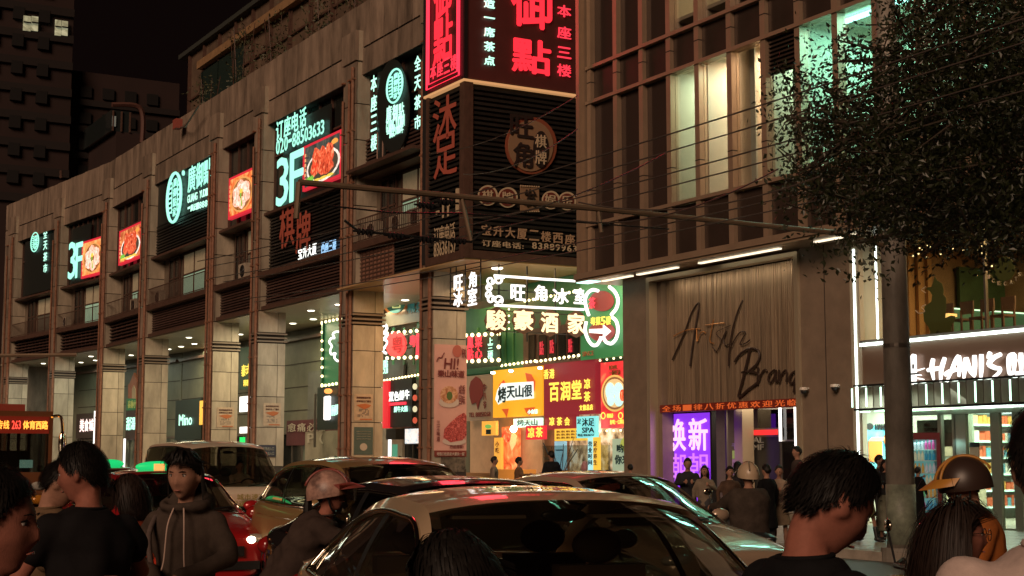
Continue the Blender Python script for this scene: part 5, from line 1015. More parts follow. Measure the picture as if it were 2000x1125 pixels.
# ground floor glazing and doors
boxp('shop_ceiling', (25.1, 31, 15, 26.9, 3.2, 3.35), mat('shop_ceiling', (.5, .55, .48), .6), HS); boxp('shop_back_wall', (30.5, 30.6, 15, 26.9, .13, 3.3), mat('shop_back', (.42, .42, .34), .6, noise=.2, nscale=1), HS); boxp('shop_floor', (25.1, 30.5, 15, 26.9, .13, .17), mat('shop_floor', (.4, .36, .28), .25), HS)
FR = mat('door_frame_steel', (.42, .46, .38), .3, metal=.6)
for px, w in ((1772, .06), (1838, .05), (1866, .05), (1878, .16), (1946, .12), (1988, .10), (2030, .1)): a = onX(px, 850, 24.95); boxp('door_frame', (24.9, 25.0, a[0] - w, a[0] + w, .13, 2.68), FR, HS)
boxp('door_header', (24.88, 25.02, 15, 25.7, 2.6, 2.7), FR, HS); boxp('glass_front', (24.95, 24.96, 15, 25.7, .13, 2.6), GLASS, HS)
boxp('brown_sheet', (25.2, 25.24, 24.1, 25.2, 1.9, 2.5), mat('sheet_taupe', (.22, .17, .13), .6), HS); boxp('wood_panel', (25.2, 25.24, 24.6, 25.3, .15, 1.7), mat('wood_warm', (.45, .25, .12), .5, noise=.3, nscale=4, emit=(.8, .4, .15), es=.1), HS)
ptext('HANIS\nTOAST BREAD', 'x', 25.15, 1805, 827, 1833, 842, mat('ink_brown', (.10, .03, .02), .6), HS, name='lettering', bold=.03)
slab('window_notice', 'x', 24.9, 1893, 865, 1912, 902, mat('paper_pale', (.4, .34, .24), .6), HS, .02); slab('window_notice_head', 'x', 24.89, 1893, 864, 1912, 873, BLACK, HS, .015)
# shelves with packets
sh = thing('bread_shelves', 'lit shelves stacked with packets behind the right-hand glass doors', 'shelf', (26.6, 22, .17))
PK_ = [mat('packet_%d' % k, c, .5, emit=c, es=.35) for k, c in enumerate(((.5, .1, .04), (.6, .45, .2), (.12, .3, .35), (.6, .55, .45), (.5, .25, .05)))]
for z in (.45, .85, 1.25, 1.65, 2.05, 2.45):
    boxp('board', (28.2, 30.4, 26.3, 26.7, z, z + .03), mat('shelf_white', (.7, .72, .66), .4), sh); boxp('shelf_light', (28.2, 30.4, 26.27, 26.3, z - .02, z), LEDM, sh); x = 28.25
    while x < 30.3: h = rr.uniform(.14, .27); w = rr.uniform(.08, .18); piece('packet', (x, x + w, 26.35, 26.6, z + .03, z + .03 + h), rr.choice(PK_), sh); x += w + .02
boxp('upright', (28.13, 28.2, 26.3, 26.75, .15, 2.8), FR, sh); boxp('upright', (30.4, 30.47, 26.3, 26.75, .15, 2.8), FR, sh); boxp('header', (28.2, 30.4, 26.3, 26.7, 2.75, 3.0), glow('header_pale', (.7, .75, .85), .8), sh)
ct = thing('serving_counter', 'pale serving counter with menu frames on the wall inside the glass shop', 'counter', (27, 26, .17)); boxp('counter', (26.4, 28.0, 25.8, 26.3, .17, 1.15), mat('counter_pale', (.5, .42, .3), .4), ct)
for k, x in enumerate((26.2, 27.0, 27.6)): boxp('menu_frame', (x, x + .5, 26.84, 26.88, 1.7, 2.45), mat('menu_tan', (.35, .27, .18), .5, noise=.4, nscale=8, emit=(.6, .5, .3), es=.25), ct)
boxp('light_strip', (25.6, 30, 26.80, 26.86, 2.75, 2.8), LEDM, ct)
area('shop_lamp', (27.8, 24.9, 3.15), 3.5, (0, 0, -1), 620, (.85, 1, .78), sy=3); area('shop_lamp_b', (26, 25.6, 3.1), 1.2, (0, 0, -1), 30, (.75, 1, .8)); area('canopy_lamp', (24.3, 23.5, 3.25), .5, (-.5, 0, -1), 12, (.85, 1, .8), sy=5)
# picture board left of the pole
t = thing('bread_poster', 'blue and orange picture board of a block of bread beside the LED line', 'sign', (25.2, 26.85, .9))
YB_ = 26.82
boxp('panel', (25.18, 26.5, YB_, 26.9, .85, 2.42), printmat('poster_blue', [(.35, (.05, .35, .45)), (.55, (.2, .65, .7)), (.75, (.6, .85, .8))], 1.2, .8), t)
slab('bread', 'y', YB_ - .03, 1697, 862, 1724, 902, glow('bread_orange', (.95, .32, .05), .9), t, .025); MB().prism([P3('y', YB_ - .03, *p) for p in ((1697, 861), (1704, 854), (1731, 854), (1724, 861))], (0, .02, 0)).build('bread_top', glow('bread_cream', (1, .7, .35), .9), t); disc('y', YB_ - .01, 1735, 858, 9, 14, glow('bread_orange', (.95, .32, .05), .9), t, 'bread', .02)
disc('y', YB_, 1698, 833, 7, 7, BLACK, t, 'face_mark', .02, 8); ptext('HANIS', 'y', YB_ - .01, 1709, 828, 1733, 840, BLACK, t, name='lettering', bold=.05)
boxp('wall_lamp', (25.6, 25.9, 26.3, 26.8, 2.9, 3.2), glow('lamp_mint', (.35, .85, .6), .8), HS)
# drinks fridge
FX = 24.3
t = thing('drinks_fridge', 'tall dark red drinks fridge full of bottles with a lit left edge', 'fridge', (FX, 24.3, .15))
DR = mat('fridge_red', (.13, .015, .02), .35)
for b_ in ((FX, FX + .6, 23.82, 23.9, .2, 2.2), (FX, FX + .6, 24.78, 24.86, .2, 2.2), (FX, FX + .6, 23.9, 24.78, 2.05, 2.2), (FX, FX + .6, 23.9, 24.78, .2, .45)): boxp('frame', b_, DR, t)
boxp('back', (FX + .55, FX + .6, 23.9, 24.78, .45, 2.05), mat('fridge_inner', (.25, .4, .38), .5, emit=(.25, .65, .6), es=.35), t); boxp('edge_light', (FX - .02, FX, 24.80, 24.84, .3, 2.0), LED, t); boxp('glass_door', (FX, FX + .01, 23.9, 24.78, .45, 2.05), glassmat('fridge_glass', (.9, .92, .92), .04), t)
MB().tube([(FX - .03, 24.65 + .09 * cos(k * pi / 8), 2.07 + .09 * sin(k * pi / 8)) for k in range(16)], .014, 5, True).build('round_badge', WHITE, t)
BT = [mat('bottle_%d' % k, c, .15, emit=c, es=.4) for k, c in enumerate(((.05, .3, .45), (.45, .05, .2), (.4, .4, .42), (.45, .25, .06), (.1, .35, .15), (.03, .2, .3), (.5, .45, .3)))]
bm_ = {}
for m in BT: bm_[m.name] = MB().lathe((0, 0, 0), [(.001, 0), (.033, 0), (.033, .13), (.014, .18), (.014, .21), (.001, .21)], 8).mesh('bottle', m, True)
for si, z in enumerate((.5, .78, 1.05, 1.31, 1.58, 1.82)):
    boxp('shelf', (FX + .05, FX + .5, 23.9, 24.78, z, z + .015), mat('shelf_white', (.7, .72, .66), .4), t); 
    for k in range(11): o = link('bottle', bm_[BT[(si * 3 + k // 3) % 7].name], t); o.location = (FX + .15 + .02 * (k % 2), 23.95 + k * .078, z + .015)
for k, y in enumerate((23.9, 24.75)):
    for x in (FX + .06, FX + .54): boxp('foot', (x - .03, x + .03, y - .03, y + .03, .15, .2), BLACK, t)
t.rotation_euler.z = radians(50)
area('fridge_lamp', (FX + .1, 24.3, 2.0), .5, (.2, 0, -1), 4, (.5, 1, .95))

# ================================================================== POLE, ARM, WIRES
t = thing('utility_pole', 'thick grey roadside pole rising into the tree crown', 'pole', (17.55, 17.95, .0))
PX, PY = 17.6, 18.0
PM_ = mat('pole_concrete', (.27, .24, .20), .5, noise=.45, nscale=3, bump=.2, bscale=20, streak=.4)
MB().tube([(PX, PY, 0), (PX, PY, 3.4), (PX - .02, PY, 8), (PX - .05, PY, 10.5)], [.24, .215, .18, .15], 20).build('shaft', PM_, t, smooth=True)
MB().tube([(PX, PY, 3.42), (PX, PY, 3.48)], .225, 20).build('collar', STEEL, t); MB().tube([(PX, PY, 0.0), (PX, PY, .22)], .34, 20).build('footing', mat('footing', (.2, .18, .15), .7, noise=.3, nscale=4), t)
MB().tube([(PX, PY, .23), (PX, PY, 1.22)], .238, 20).build('pasted_band', mat('band_mint', (.22, .25, .19), .5, noise=.5, nscale=6), t, smooth=True)
ARM = mat('arm_galvanised', (.20, .14, .09), .5, metal=.3, noise=.2, nscale=3)
t = thing('wire_support_arm', 'long horizontal tube arm reaching over the road from the pole', 'arm', (PX, PY, 5.2))
MB().tube([(PX, PY, 5.05), (16.5, PY + .1, 5.23), (12, PY + .1, 5.24), (7.25, PY + .1, 5.2)], .042, 8).build('tube', ARM, t); MB().tube([(7.25, PY + .1, 5.2), (7.22, PY + .1, 4.72)], .04, 8).build('end_drop', ARM, t)
MB().tube([(13.2, PY + .16, 5.05), (9.7, PY + .16, 5.0), (8.6, PY + .16, 4.92), (7.2, PY + .16, 4.95)], .012, 5).build('stay_wire', BLACK, t)
for k, (x, z) in enumerate(((8.1, 4.62), (8.55, 4.6), (9.0, 4.58), (9.5, 4.6), (9.0, 5.05), (9.3, 5.12))):
    mb = MB(); 
    for q in range(4): mb.tube([(x + q * .06, PY + .1, z), (x + q * .06 + .02, PY + .1, z)], .045, 8)
    mb.tube([(x - .08, PY + .1, z), (x + .3, PY + .1, z)], .015, 5); mb.build('insulator', BLACK, t)
MB().tube([(7.9, PY + .1, 4.75), (8.1, PY + .1, 4.62), (9.8, PY + .1, 4.6), (10.1, PY + .1, 4.85)], .018, 6).build('stay_wire', BLACK, t)
MB().tube([(9.65, PY + .1, 5.2), (9.8, PY + .1, 4.62)], .03, 6).build('hanger', ARM, t); MB().tube([(11.9, PY + .1, 5.2), (11.95, PY + .1, 4.9)], .03, 6).build('hanger', ARM, t)
WM = mat('wire_dark', (.10, .08, .07), .35, metal=.3)
def wire(label, p, r, q=None, sag=.25, k=12):
    t = MB(); a, b = Vector(p[0]), Vector(p[1]); pts = [a + (b - a) * (i / k) - Vector((0, 0, sag * 4 * (i / k) * (1 - i / k))) for i in range(k + 1)]
    o = t.tube(pts, r, 5).build('overhead_wire', WM); tag(o, label, 'wire', 'overhead wires crossing the street'); return o
wl = ['topmost overhead wire leaving the right edge above the tree', 'second overhead wire from the top across the tree', 'third overhead wire from the top across the tree', 'fourth overhead wire down across the tree', 'fifth overhead wire, low over the tree', 'lowest of the six wires across the tree crown']
for k, (q, z) in enumerate((((2000, 25), 5.9), ((2000, 73), 5.9), ((2000, 133), 5.6), ((2000, 169), 5.6), ((2000, 267), 5.3), ((2000, 293), 5.3))):
    x, y = onZ(*q, z)
    # far end attaches high across the street near the left frontage
    wire(wl[k], ((x, y - 5, z + .05), (x - .3 - .1 * k, y + 24, z + .3)), .011, sag=.3)
for p, q, l in (((840, 300, 34), (1128, 187, 24), 'thin wire crossing the upper louvre box'), ((905, 340, 30), (1128, 252, 22), 'thin wire across the parlour disc'), ((900, 425, 26), (1300, 300, 16), 'thin wire over the lower louvre lettering'), ((1130, 395, 18), (1600, 345, 15), 'dark wire across the fins toward the tree'), ((1120, 430, 19), (1520, 330, 14), 'sagging knotted wire in front of the fins')):
    wire(l, (atD(*p), atD(*q)), .009, sag=.2)
t = thing('cross_street_pipe', 'thin pale horizontal rod at the far left above the columns', 'pole', atD(0, 694, 60)); MB().tube([atD(-60, 695, 60), atD(150, 693, 60)], .08, 6).build('tube', ARM, t); tag(t, cat='pole')

# ================================================================== TREE
TR = thing('street_tree', 'dense dark street tree whose crown fills the upper right corner', 'tree', (19.5, 11.5, 0))
BARK = mat('bark', (.06, .045, .03), .85, noise=.4, nscale=6, bump=.4, bscale=15)
tx, ty = 19.6, 12.4
MB().tube(catmull([(tx, ty, 0), (tx - .1, ty + .1, 2), (tx - .3, ty + .3, 4), (tx - .5, ty + .8, 6), (tx - .6, ty + 1.2, 8.5)], 4), [.34 - .011 * k for k in range(17)], 10).build('trunk', BARK, TR, smooth=True)
outline = [(1500, 205), (1512, 150), (1560, 90), (1600, 45), (1660, 60), (1720, 55), (1760, -20), (1900, -60), (2060, -60), (2060, 500), (1990, 520), (1960, 530), (1900, 490), (1850, 490), (1822, 545), (1800, 500), (1740, 470), (1690, 500), (1672, 548), (1640, 540), (1605, 505), (1650, 470), (1640, 440), (1560, 400), (1520, 380), (1495, 345), (1540, 330), (1505, 300), (1540, 270), (1500, 250)]
def inside(x, y, P):
    c = False; j = len(P) - 1
    for i in range(len(P)):
        if (P[i][1] > y) != (P[j][1] > y) and x < (P[j][0] - P[i][0]) * (y - P[i][1]) / (P[j][1] - P[i][1]) + P[i][0]: c = not c
        j = i
    return c
cl = []; rr = random.Random(21)
while len(cl) < 760:
    px, py = rr.uniform(1495, 2060), rr.uniform(-60, 560)
    if not inside(px, py, outline): continue
    edge = min(sqrt((px - a) ** 2 + (py - b) ** 2) for a, b in outline)
    if edge < 30: continue
    # gaps near the left where windows show through
    if px < 1760 and py < 200 and rr.random() < .62: continue
    if px < 1650 and rr.random() < .45: continue
    cl.append(atD(px, py, rr.uniform(16.2, 21.5)))
V = []; Fc = []
for c in cl:
    n = rr.randint(38, 70); sp = .12
    ax = rng.normal(0, 1, 3); ax[2] = -abs(ax[2]) * .4; ax /= np.linalg.norm(ax)
    for _ in range(n):
        p = np.array(c) + rng.normal(0, sp, 3) + ax * rng.uniform(-.42, .42)
        d = ax * .6 + rng.normal(0, .6, 3); d[2] -= .25; d /= np.linalg.norm(d); u = np.cross(d, rng.normal(0, 1, 3)); u /= np.linalg.norm(u) + 1e-9
        L = rng.uniform(.05, .10); w = L * .24; b = len(V); nn = np.cross(d, u) * L * .08
        V += [tuple(p), tuple(p + d * L * .5 + u * w + nn), tuple(p + d * L), tuple(p + d * L * .5 - u * w + nn)]; Fc.append((b, b + 1, b + 2, b + 3))
tw = MB()
for c in cl[::2]:
    ax = Vector((rr.gauss(0, 1), rr.gauss(0, 1), -abs(rr.gauss(0, .5)))).normalized(); tw.tube([c - ax * .5, c, c + ax * .45], [.012, .008, .003], 3)
tag(tw.build('twigs', BARK, TR), kind='stuff')
lm = bpy.data.meshes.new('crown'); lm.from_pydata(V, [], Fc); lm.materials.append(mat('leaf', (.020, .026, .009), .42, noise=.5, nscale=2, spec=.45)); lm.update(); tag(link('crown', lm, TR), kind='stuff')
trunk_pts = [Vector((tx - .3, ty + .3, 4.2)), Vector((tx - .5, ty + .8, 6)), Vector((tx - .6, ty + 1.2, 8.2))]
for k, tg in enumerate([atD(1560, 230, 18.5), atD(1640, 120, 19), atD(1560, 340, 18), atD(1640, 480, 18), atD(1800, 500, 18), atD(1750, 300, 19), atD(1850, 150, 19), atD(1900, 480, 18.5), atD(1720, 60, 19), atD(1700, 400, 18)]):
    s0 = trunk_pts[k % 3]; mid = (s0 + tg) / 2 + Vector((0, 0, .6)); q = catmull([s0, mid, tg], 5)
    MB().tube(q, [.11 - .0092 * i for i in range(len(q))], 6).build('limb', BARK, TR, smooth=True)
    for j in range(5):
        c = min(rr.sample(cl, 60), key=lambda c_: (c_ - tg).length); MB().tube([q[6], (q[8] + c) / 2, c], [.035, .02, .008], 4).build('branch', BARK, TR)

# ================================================================== FAR TOWER
TB = mat('tower_wall', (.026, .011, .009), .8, noise=.3, nscale=.15)
def tower(label, px0, px1, y, ztop, extra=None):
    a = onY(px0, 500, y)[0]; b = onY(px1, 500, y)[0]; t = thing('apartment_tower', label, 'building', (a, y, 0)); boxp('wall', (a, b, y, y + 25, 0, ztop), TB, t)
    return t, a, b
z_w = onY(300, 140, 168)[1]
t1, a, b = tower('very dark apartment tower at the top left with two lit windows', -160, 128, 170, 95)
for z in np.arange(30, 95, 3.1):
    boxp('floor_band', (a, b, 169.6, 170, z, z + .9), mat('tower_band', (.013, .008, .007), .8), t1)
for (x0, y0, x1, y1) in ((46, 30, 60, 61), (62, 31, 74, 61), (108, 38, 119, 70), (121, 40, 132, 70)):
    w = slab('window', 'y', 169.5, x0, y0, x1, y1, printmat('far_window_lit', [(.3, (.15, .14, .08)), (.55, (.45, .45, .28)), (.8, (.8, .8, .55))], .8, .55), t1, .1); q = pxr('y', 169.5, x0, y0, x1, y1); boxp('frame', (q[0], q[1], 169.3, 169.4, (q[2] + q[3]) / 2, (q[2] + q[3]) / 2 + .15), BLACK, w)
t2, a2, b2 = tower('dark reddish lower wing right of the lit-window tower', 128, 342, 172, z_w)
z = 8.0
rowm = mat('tower_opening', (.006, .005, .005), .6)
while z < z_w - 2:
    boxp('floor_band', (a2, b2, 171.6, 172, z, z + .7), mat('tower_band', (.013, .008, .007), .8), t2)
    for x in np.arange(a2 + 1, b2 - 1.5, 2.6): piece('window', (x, x + 1.3, 171.7, 172, z + 1.0, z + 2.3), rowm, t2)
    z += 3.1
for z in np.arange(31, 92, 3.1):
    for x in np.arange(a + 6, b - 1.5, 2.8): piece('window', (x, x + 1.2, 169.55, 169.98, z + 1.0, z + 2.4), rowm, t1)
q = pxr('y', 160, 218, 200, 277, 262); bw = thing('stair_bay', 'curved-top glazed bay projecting from the dark tower wing', 'building bay', (q[0], 160, q[2]))
boxp('glazing', (q[0], q[1] - 1.2, 160, 172, q[2], q[3] - .8), mat('bay_glass', (.02, .025, .025), .08), bw); MB().tube(catmull([(q[0], 159.8, q[3] - .3), (q[1] - .8, 159.8, q[3] - .1), (q[1], 159.8, q[3] - 1.2), (q[1], 159.8, q[2] - 1)], 4), .28, 6).build('rim', mat('bay_rim', (.09, .035, .025), .7), bw)
for k in range(3): x = q[0] + (q[1] - q[0] - 1.2) * (.05 + .42 * k); boxp('mullion', (x, x + .15, 159.8, 160, q[2], q[3] - .9), BRN, bw)
boxp('base', (q[0] + .6, q[1], 160, 172, 0, q[2]), TB, bw); boxp('lit_pane', (q[0] + .1, q[0] + .5, 159.85, 159.95, q[2] + .5, q[3] - 1.5), glow('bay_pale', (.4, .45, .4), .12), bw)
tag(MB().tube([atD(119, 333, 130), atD(119, 348, 130)], .12, 6).build('roof_vent_pipe', BRN), 'small pipe standing on the parapet at the far left', 'pipe')
# ================================================================== VEHICLES
def paint(name, col, metal=.22, rough=.30): return mat(name, col, rough, metal=metal, coat=1.0, noise=.04, nscale=60)
CARGLASS = glassmat('car_glass', (.36, .36, .31), .10); RUB = mat('rubber', (.02, .02, .02), .7); CHROME = mat('chrome', (.75, .68, .55), .12, metal=1)
HEADL = glow('headlight_lit', (1, .85, .6), 9); LENS = mat('lens', (.5, .48, .42), .08, metal=.3, coat=1)
def interp(tab, y):
    ys = [t[0] for t in tab]; return [float(np.interp(y, ys, [t[i] for t in tab])) for i in range(1, len(tab[0]))]
def smoothed(tab, n=6):
    p = catmull([(t[0], t[1], t[2] if len(t) > 2 else 0) for t in tab], n); return [tuple(q) for q in p]
SEDAN = dict(body=[(-2.32, .50, .62), (-2.28, .74, .70), (-2.1, .84, .77), (-1.7, .89, .86), (-1.1, .91, .96), (-.4, .915, .98), (.6, .915, 1.0), (1.5, .90, 1.03), (2.0, .87, 1.06), (2.3, .80, 1.02), (2.36, .66, .90)],
             rail=[(-1.22, .74, .95), (-.85, .69, 1.15), (-.42, .615, 1.385), (0, .60, 1.425), (.5, .60, 1.43), (1.0, .61, 1.37), (1.45, .65, 1.24), (1.95, .72, 1.05)], hdr=-.42, rhdr=1.0, arch=.055, belt=.03, wy=(-1.0, 1.55), bp=.28, qp=1.12)
SUV = dict(body=[(-2.3, .50, .75), (-2.25, .78, .86), (-2.0, .88, .95), (-1.5, .92, 1.03), (-1.0, .93, 1.08), (0, .935, 1.10), (1.2, .93, 1.12), (1.9, .92, 1.15), (2.25, .88, 1.12), (2.33, .76, .95)],
           rail=[(-1.15, .76, 1.06), (-.75, .71, 1.30), (-.35, .655, 1.52), (.2, .645, 1.60), (1.0, .65, 1.60), (1.6, .66, 1.54), (1.95, .70, 1.36), (2.2, .78, 1.14)], hdr=-.35, rhdr=1.65, arch=.05, belt=.03, wy=(-.95, 1.9), bp=.3, qp=1.15)
VAN = dict(body=[(-2.3, .55, .8), (-2.26, .78, .98), (-2.1, .84, 1.08), (-1.8, .86, 1.14), (-1.2, .87, 1.16), (0, .875, 1.18), (1.8, .875, 1.2), (2.25, .86, 1.2), (2.32, .8, 1.0)],
           rail=[(-1.95, .80, 1.12), (-1.6, .775, 1.45), (-1.25, .74, 1.76), (-.9, .72, 1.88), (0, .72, 1.93), (1.6, .73, 1.92), (2.1, .74, 1.80), (2.28, .80, 1.3)], hdr=-1.18, rhdr=2.0, arch=.06, belt=.03, wy=(-1.75, 2.0), bp=-.55, qp=.75)
def car(label, spec, pm, loc, rz, kind='car', group='cars queued in the road', taxi=None, seats=True, z0=0, name='parked_car'):
    T = thing(name, label, kind, (*loc, z0), radians(rz), group, world=False)
    B = smoothed(spec['body'], 4); rows = []
    def body_at(y): return interp([(b[0], b[1], b[2]) for b in B], y)
    for (y, w, z) in B:
        h = z - .22; half = [(0, z + .02), (w * .5, z + .015), (w * .82, z - .005), (w * .93, z - .035), (w * .975, z - .10), (w, z - .24 * h), (w * 1.0, .22 + h * .5), (w * .985, .22 + h * .25), (w * .93, .24), (w * .8, .2), (0, .2)]
        rows.append([(x, y, zz) for x, zz in half] + [(-x, y, zz) for x, zz in half[-2:0:-1]])
    mb = MB(); mb.grid(rows, True); n = len(rows[0]); k0 = len(mb.v) - n
    mb.add([tuple(range(n))[::-1], tuple(k0 + i for i in range(n))])
    me = mb.mesh('body', pm, True); o = bpy.data.objects.new('tmp', me); COL.objects.link(o)
    ss = o.modifiers.new('s', 'SUBSURF'); ss.levels = 2; bpy.context.view_layer.update()
    m2 = bpy.data.meshes.new_from_object(o.evaluated_get(bpy.context.evaluated_depsgraph_get())); bpy.data.objects.remove(o)
    m2.polygons.foreach_set('use_smooth', [True] * len(m2.polygons)); body = link('body', m2, T)
    R = smoothed(spec['rail'], 8); R = sorted(R, key=lambda q: q[0])
    ry = [q[0] for q in R]
    def rail(y): return (float(np.interp(y, ry, [q[1] for q in R])), float(np.interp(y, ry, [q[2] for q in R])))
    arch = spec['arch']; U = np.linspace(-1, 1, 15)
    def across(y, bow, mid, inset=0, low=0):
        x, z = rail(y); x -= inset
        return [(x * u, y - bow * (1 - u * u), z - low + mid * (1 - abs(u) ** 2.6)) for u in U]
    ys_w = np.linspace(R[0][0], spec['hdr'], 10); ys_r = np.linspace(spec['hdr'], spec['rhdr'], 16); ys_b = np.linspace(spec['rhdr'], R[-1][0], 9)
    L0 = spec['hdr'] - R[0][0]
    def wa(y): t = (y - R[0][0]) / L0; return across(y, .13 - .05 * t, arch * t ** .6 if t > 0 else 0, .045, .004)
    MB().grid([wa(y) for y in ys_w]).build('windscreen', CARGLASS, T, True)
    MB().grid([across(y, .08 * (1 - (y - spec['hdr']) / (spec['rhdr'] - spec['hdr'])) - .08 * (y - spec['hdr']) / (spec['rhdr'] - spec['hdr']), arch, 0, 0) for y in ys_r]).build('roof', pm, T, True)
    MB().grid([across(y, -.08 - .04 * (y - spec['rhdr']), arch * (1 - (y - spec['rhdr']) / (R[-1][0] - spec['rhdr'])), .045, .004) for y in ys_b]).build('rear_window', CARGLASS, T, True)
    # black header seal and dash lid
    w0, w1 = spec['wy']
    for s in (-1, 1):
        def P(y, f):        # f=0 rail, 1 belt
            x, z = rail(y); bw, bz = body_at(y); bx = bw * .945; bz2 = bz - .03; bul = .035 * sin(pi * f) * max(0, z - bz) * 2
            return ((x + (bx - x) * f + bul) * s, y, z + (bz2 - z) * f)
        def hgt(y): x, z = rail(y); return max(.02, z - body_at(y)[1] + .03)
        def e(y): return min(.95, .062 / hgt(y))
        yy = np.linspace(R[0][0], R[-1][0], 44)
        MB().grid([[P(y, 0), P(y, e(y) * .4), P(y, min(1, e(y) * 1.0))] for y in yy]).build('roof_rail', pm, T, True)
        wi = [y for y in np.linspace(w0, w1, 34)]
        # pillar filler fore and aft of the glass
        for a, b in ((R[0][0], w0), (w1, R[-1][0])):
            q = np.linspace(a, b, 8); MB().grid([[P(y, min(1, e(y) * 1.0)), P(y, .5 + .5 * min(1, e(y))), P(y, 1)] for y in q]).build('pillar', pm, T, True)
        def inner(y, f, off): p = P(y, min(1, e(y) * 1.0) + (1 - min(1, e(y) * 1.0)) * f); return (p[0] - s * off, p[1], p[2])
        MB().grid([[inner(y, f, .012) for f in np.linspace(0, .97, 7)] for y in wi]).build('side_window', CARGLASS, T, True)
        for yc, w in ((spec['bp'], .045), (spec['qp'], .02)):
            MB().grid([[inner(yc + d - .10 * f, f, -.003) for d in (-w, w)] for f in np.linspace(0, .98, 6)]).build('pillar', BLACK, T)
        top = [inner(y, 0, -.008) for y in wi]; bot = [inner(y, .98, -.012) for y in wi[::-1]]
        MB().tube(catmull(top, 1) + catmull([top[-1], bot[0]], 3)[1:-1] + bot, .014, 6, True).build('window_trim', CHROME, T, True)
        MB().tube([(s * body_at(y)[0] * .995, y, body_at(y)[1] - .2 * (body_at(y)[1] - .22)) for y in np.linspace(-1.2, 1.9, 14)], .006, 4).build('door_crease', pm, T, True)
        for yd in (spec['bp'] + .08,): MB().box(s * body_at(yd)[0] - .012, s * body_at(yd)[0] + .03, yd + .1, yd + .3, .86, .885).build('door_handle', CHROME, T)
        # mirror
        ym = w0 + .22; bw, bz = body_at(ym); mm = MB().ball((s * (bw + .13), ym + .0, bz + .035), (.12, .065, .075), 14, 9); mr = mm.build('wing_mirror', pm, T, True)
        MB().tube([(s * (bw - .04), ym, bz - .01), (s * (bw + .06), ym, bz + .02)], .028, 6).build('mirror_arm', BLACK, mr)
        # lights
        yl = spec['body'][1][0]; zl = spec['body'][1][2] - .02; wl_ = spec['body'][1][1]
        hb = MB().ball((s * (wl_ - .10), yl + .10, zl - .03), (.21, .13, .075), 16, 8); hl = hb.build('headlight', LENS, T, True)
        if taxi == 'lit' or (taxi == 'litL' and s > 0): MB().ball((s * (wl_ - .14), yl - .02, zl - .03), (.06, .03, .045), 10, 6).build('lamp', HEADL, hl)
        MB().ball((s * (spec['body'][-2][1] - .06), spec['body'][-2][0] - .03, spec['body'][-2][2] - .16), (.14, .10, .09), 12, 8).build('tail_light', mat('tail_red', (.25, .01, .01), .15, coat=1), T, True)
        for yw in (-1.42, 1.42):
            w = MB().tube([(s * .72, yw, .32), (s * .93, yw, .32)], .325, 22); ty_ = w.build('wheel', RUB, T)
            MB().tube([(s * .92, yw, .32), (s * .945, yw, .32)], .21, 16).build('rim', CHROME, ty_)
    f0 = spec['body'][0][0] - .02; zf = spec['body'][0][2]
    MB().box(-.5, .5, f0 - .02, f0 + .06, zf - .16, zf - .04).build('grille', BLACK, T); gp = MB().box(-.22, .22, f0 - .035, f0 - .02, .42, .54).build('number_plate', mat('plate_blue', (.03, .08, .30), .4), T)
    bp_ = MB(); bp_.box(-.7, .7, f0 - .01, f0 + .05, .30, .40); bp_.build('bumper_intake', BLACK, T)
    # wipers
    for x0 in (-.45, .15): MB().tube([(x0, R[0][0] - .11, R[0][2] + .0), (x0 + .5, R[0][0] + .02, R[0][2] + .075)], .008, 4).build('wiper', BLACK, T)
    if seats:
        FAB = mat('seat_fabric', (.14, .10, .075), .8); INT = mat('cabin_plastic', (.02, .019, .018), .6)
        MB().box(-.66, .66, R[0][0] + .12, R[0][0] + .42, .8, R[0][2] + .02).build('dashboard', INT, T)
        for x in (-.36, .36):
            for y in (.05, .95):
                st = MB().box(x - .22, x + .22, y, y + .13, .5, R[0][2] + .16).build('seat', FAB, T); MB().ball((x, y + .09, R[0][2] + .25), (.13, .05, .09), 12, 8).build('headrest', FAB, st, True)
        MB().tube([(.36 + .18 * cos(k * pi / 10), R[0][0] + .52 + .05 * sin(k * pi / 10), R[0][2] - .04 + .17 * sin(k * pi / 10)) for k in range(20)], .014, 6, True).build('steering_wheel', BLACK, T)
        MB().ball((0, spec['hdr'] - .02, spec['rail'][2][2] - .07 + arch), (.11, .015, .03), 12, 6).build('rear_view_mirror', BLACK, T, True)
        # six-dot sensor strip is left to the glass; sun visors
        for x in (-.33, .33): MB().box(x - .17, x + .17, spec['hdr'] + .03, spec['hdr'] + .17, spec['rail'][2][2] - .03, spec['rail'][2][2] - .015).build('sun_visor', mat('visor', (.22, .17, .12), .7), T)
    return T
def place(px, py, depth, local, rz):
    p = atD(px, py, depth); a = radians(rz); x, y = local; return (p.x - (x * cos(a) - y * sin(a)), p.y - (x * sin(a) + y * cos(a)))
GOLD = paint('paint_champagne', (.68, .50, .32)); BEI = paint('paint_beige', (.42, .31, .22)); 
RZ = -14
car('champagne sedan filling the bottom centre, facing the camera with its windscreen nearest', SEDAN, GOLD, place(838, 978, 6.7, (-.615, -.42), RZ), RZ)
car('beige sedan behind the nearest car, angled to the right beside the purple poster', SEDAN, BEI, place(1128, 936, 16.2, (-.615, -.42), 2), 2)
car('dark glossy sedan squeezed between the rider and the silver-gold SUV', SEDAN, paint('paint_black', (.025, .02, .02), .3, .15), place(700, 955, 12.2, (-.60, .6), -2), -2)
car('gold SUV with red sign reflections on its long roof, behind the helmeted rider', SUV, paint('paint_gold', (.36, .23, .10)), place(596, 913, 18.0, (-.65, .9), -3), -3, taxi='lit')
rt = car('red taxi with one lit headlight and a green roof sign', SEDAN, paint('paint_red', (.42, .012, .015), .2), place(395, 1055, 18.2, (0, -2.3), -4), -4, kind='taxi', taxi='litL')
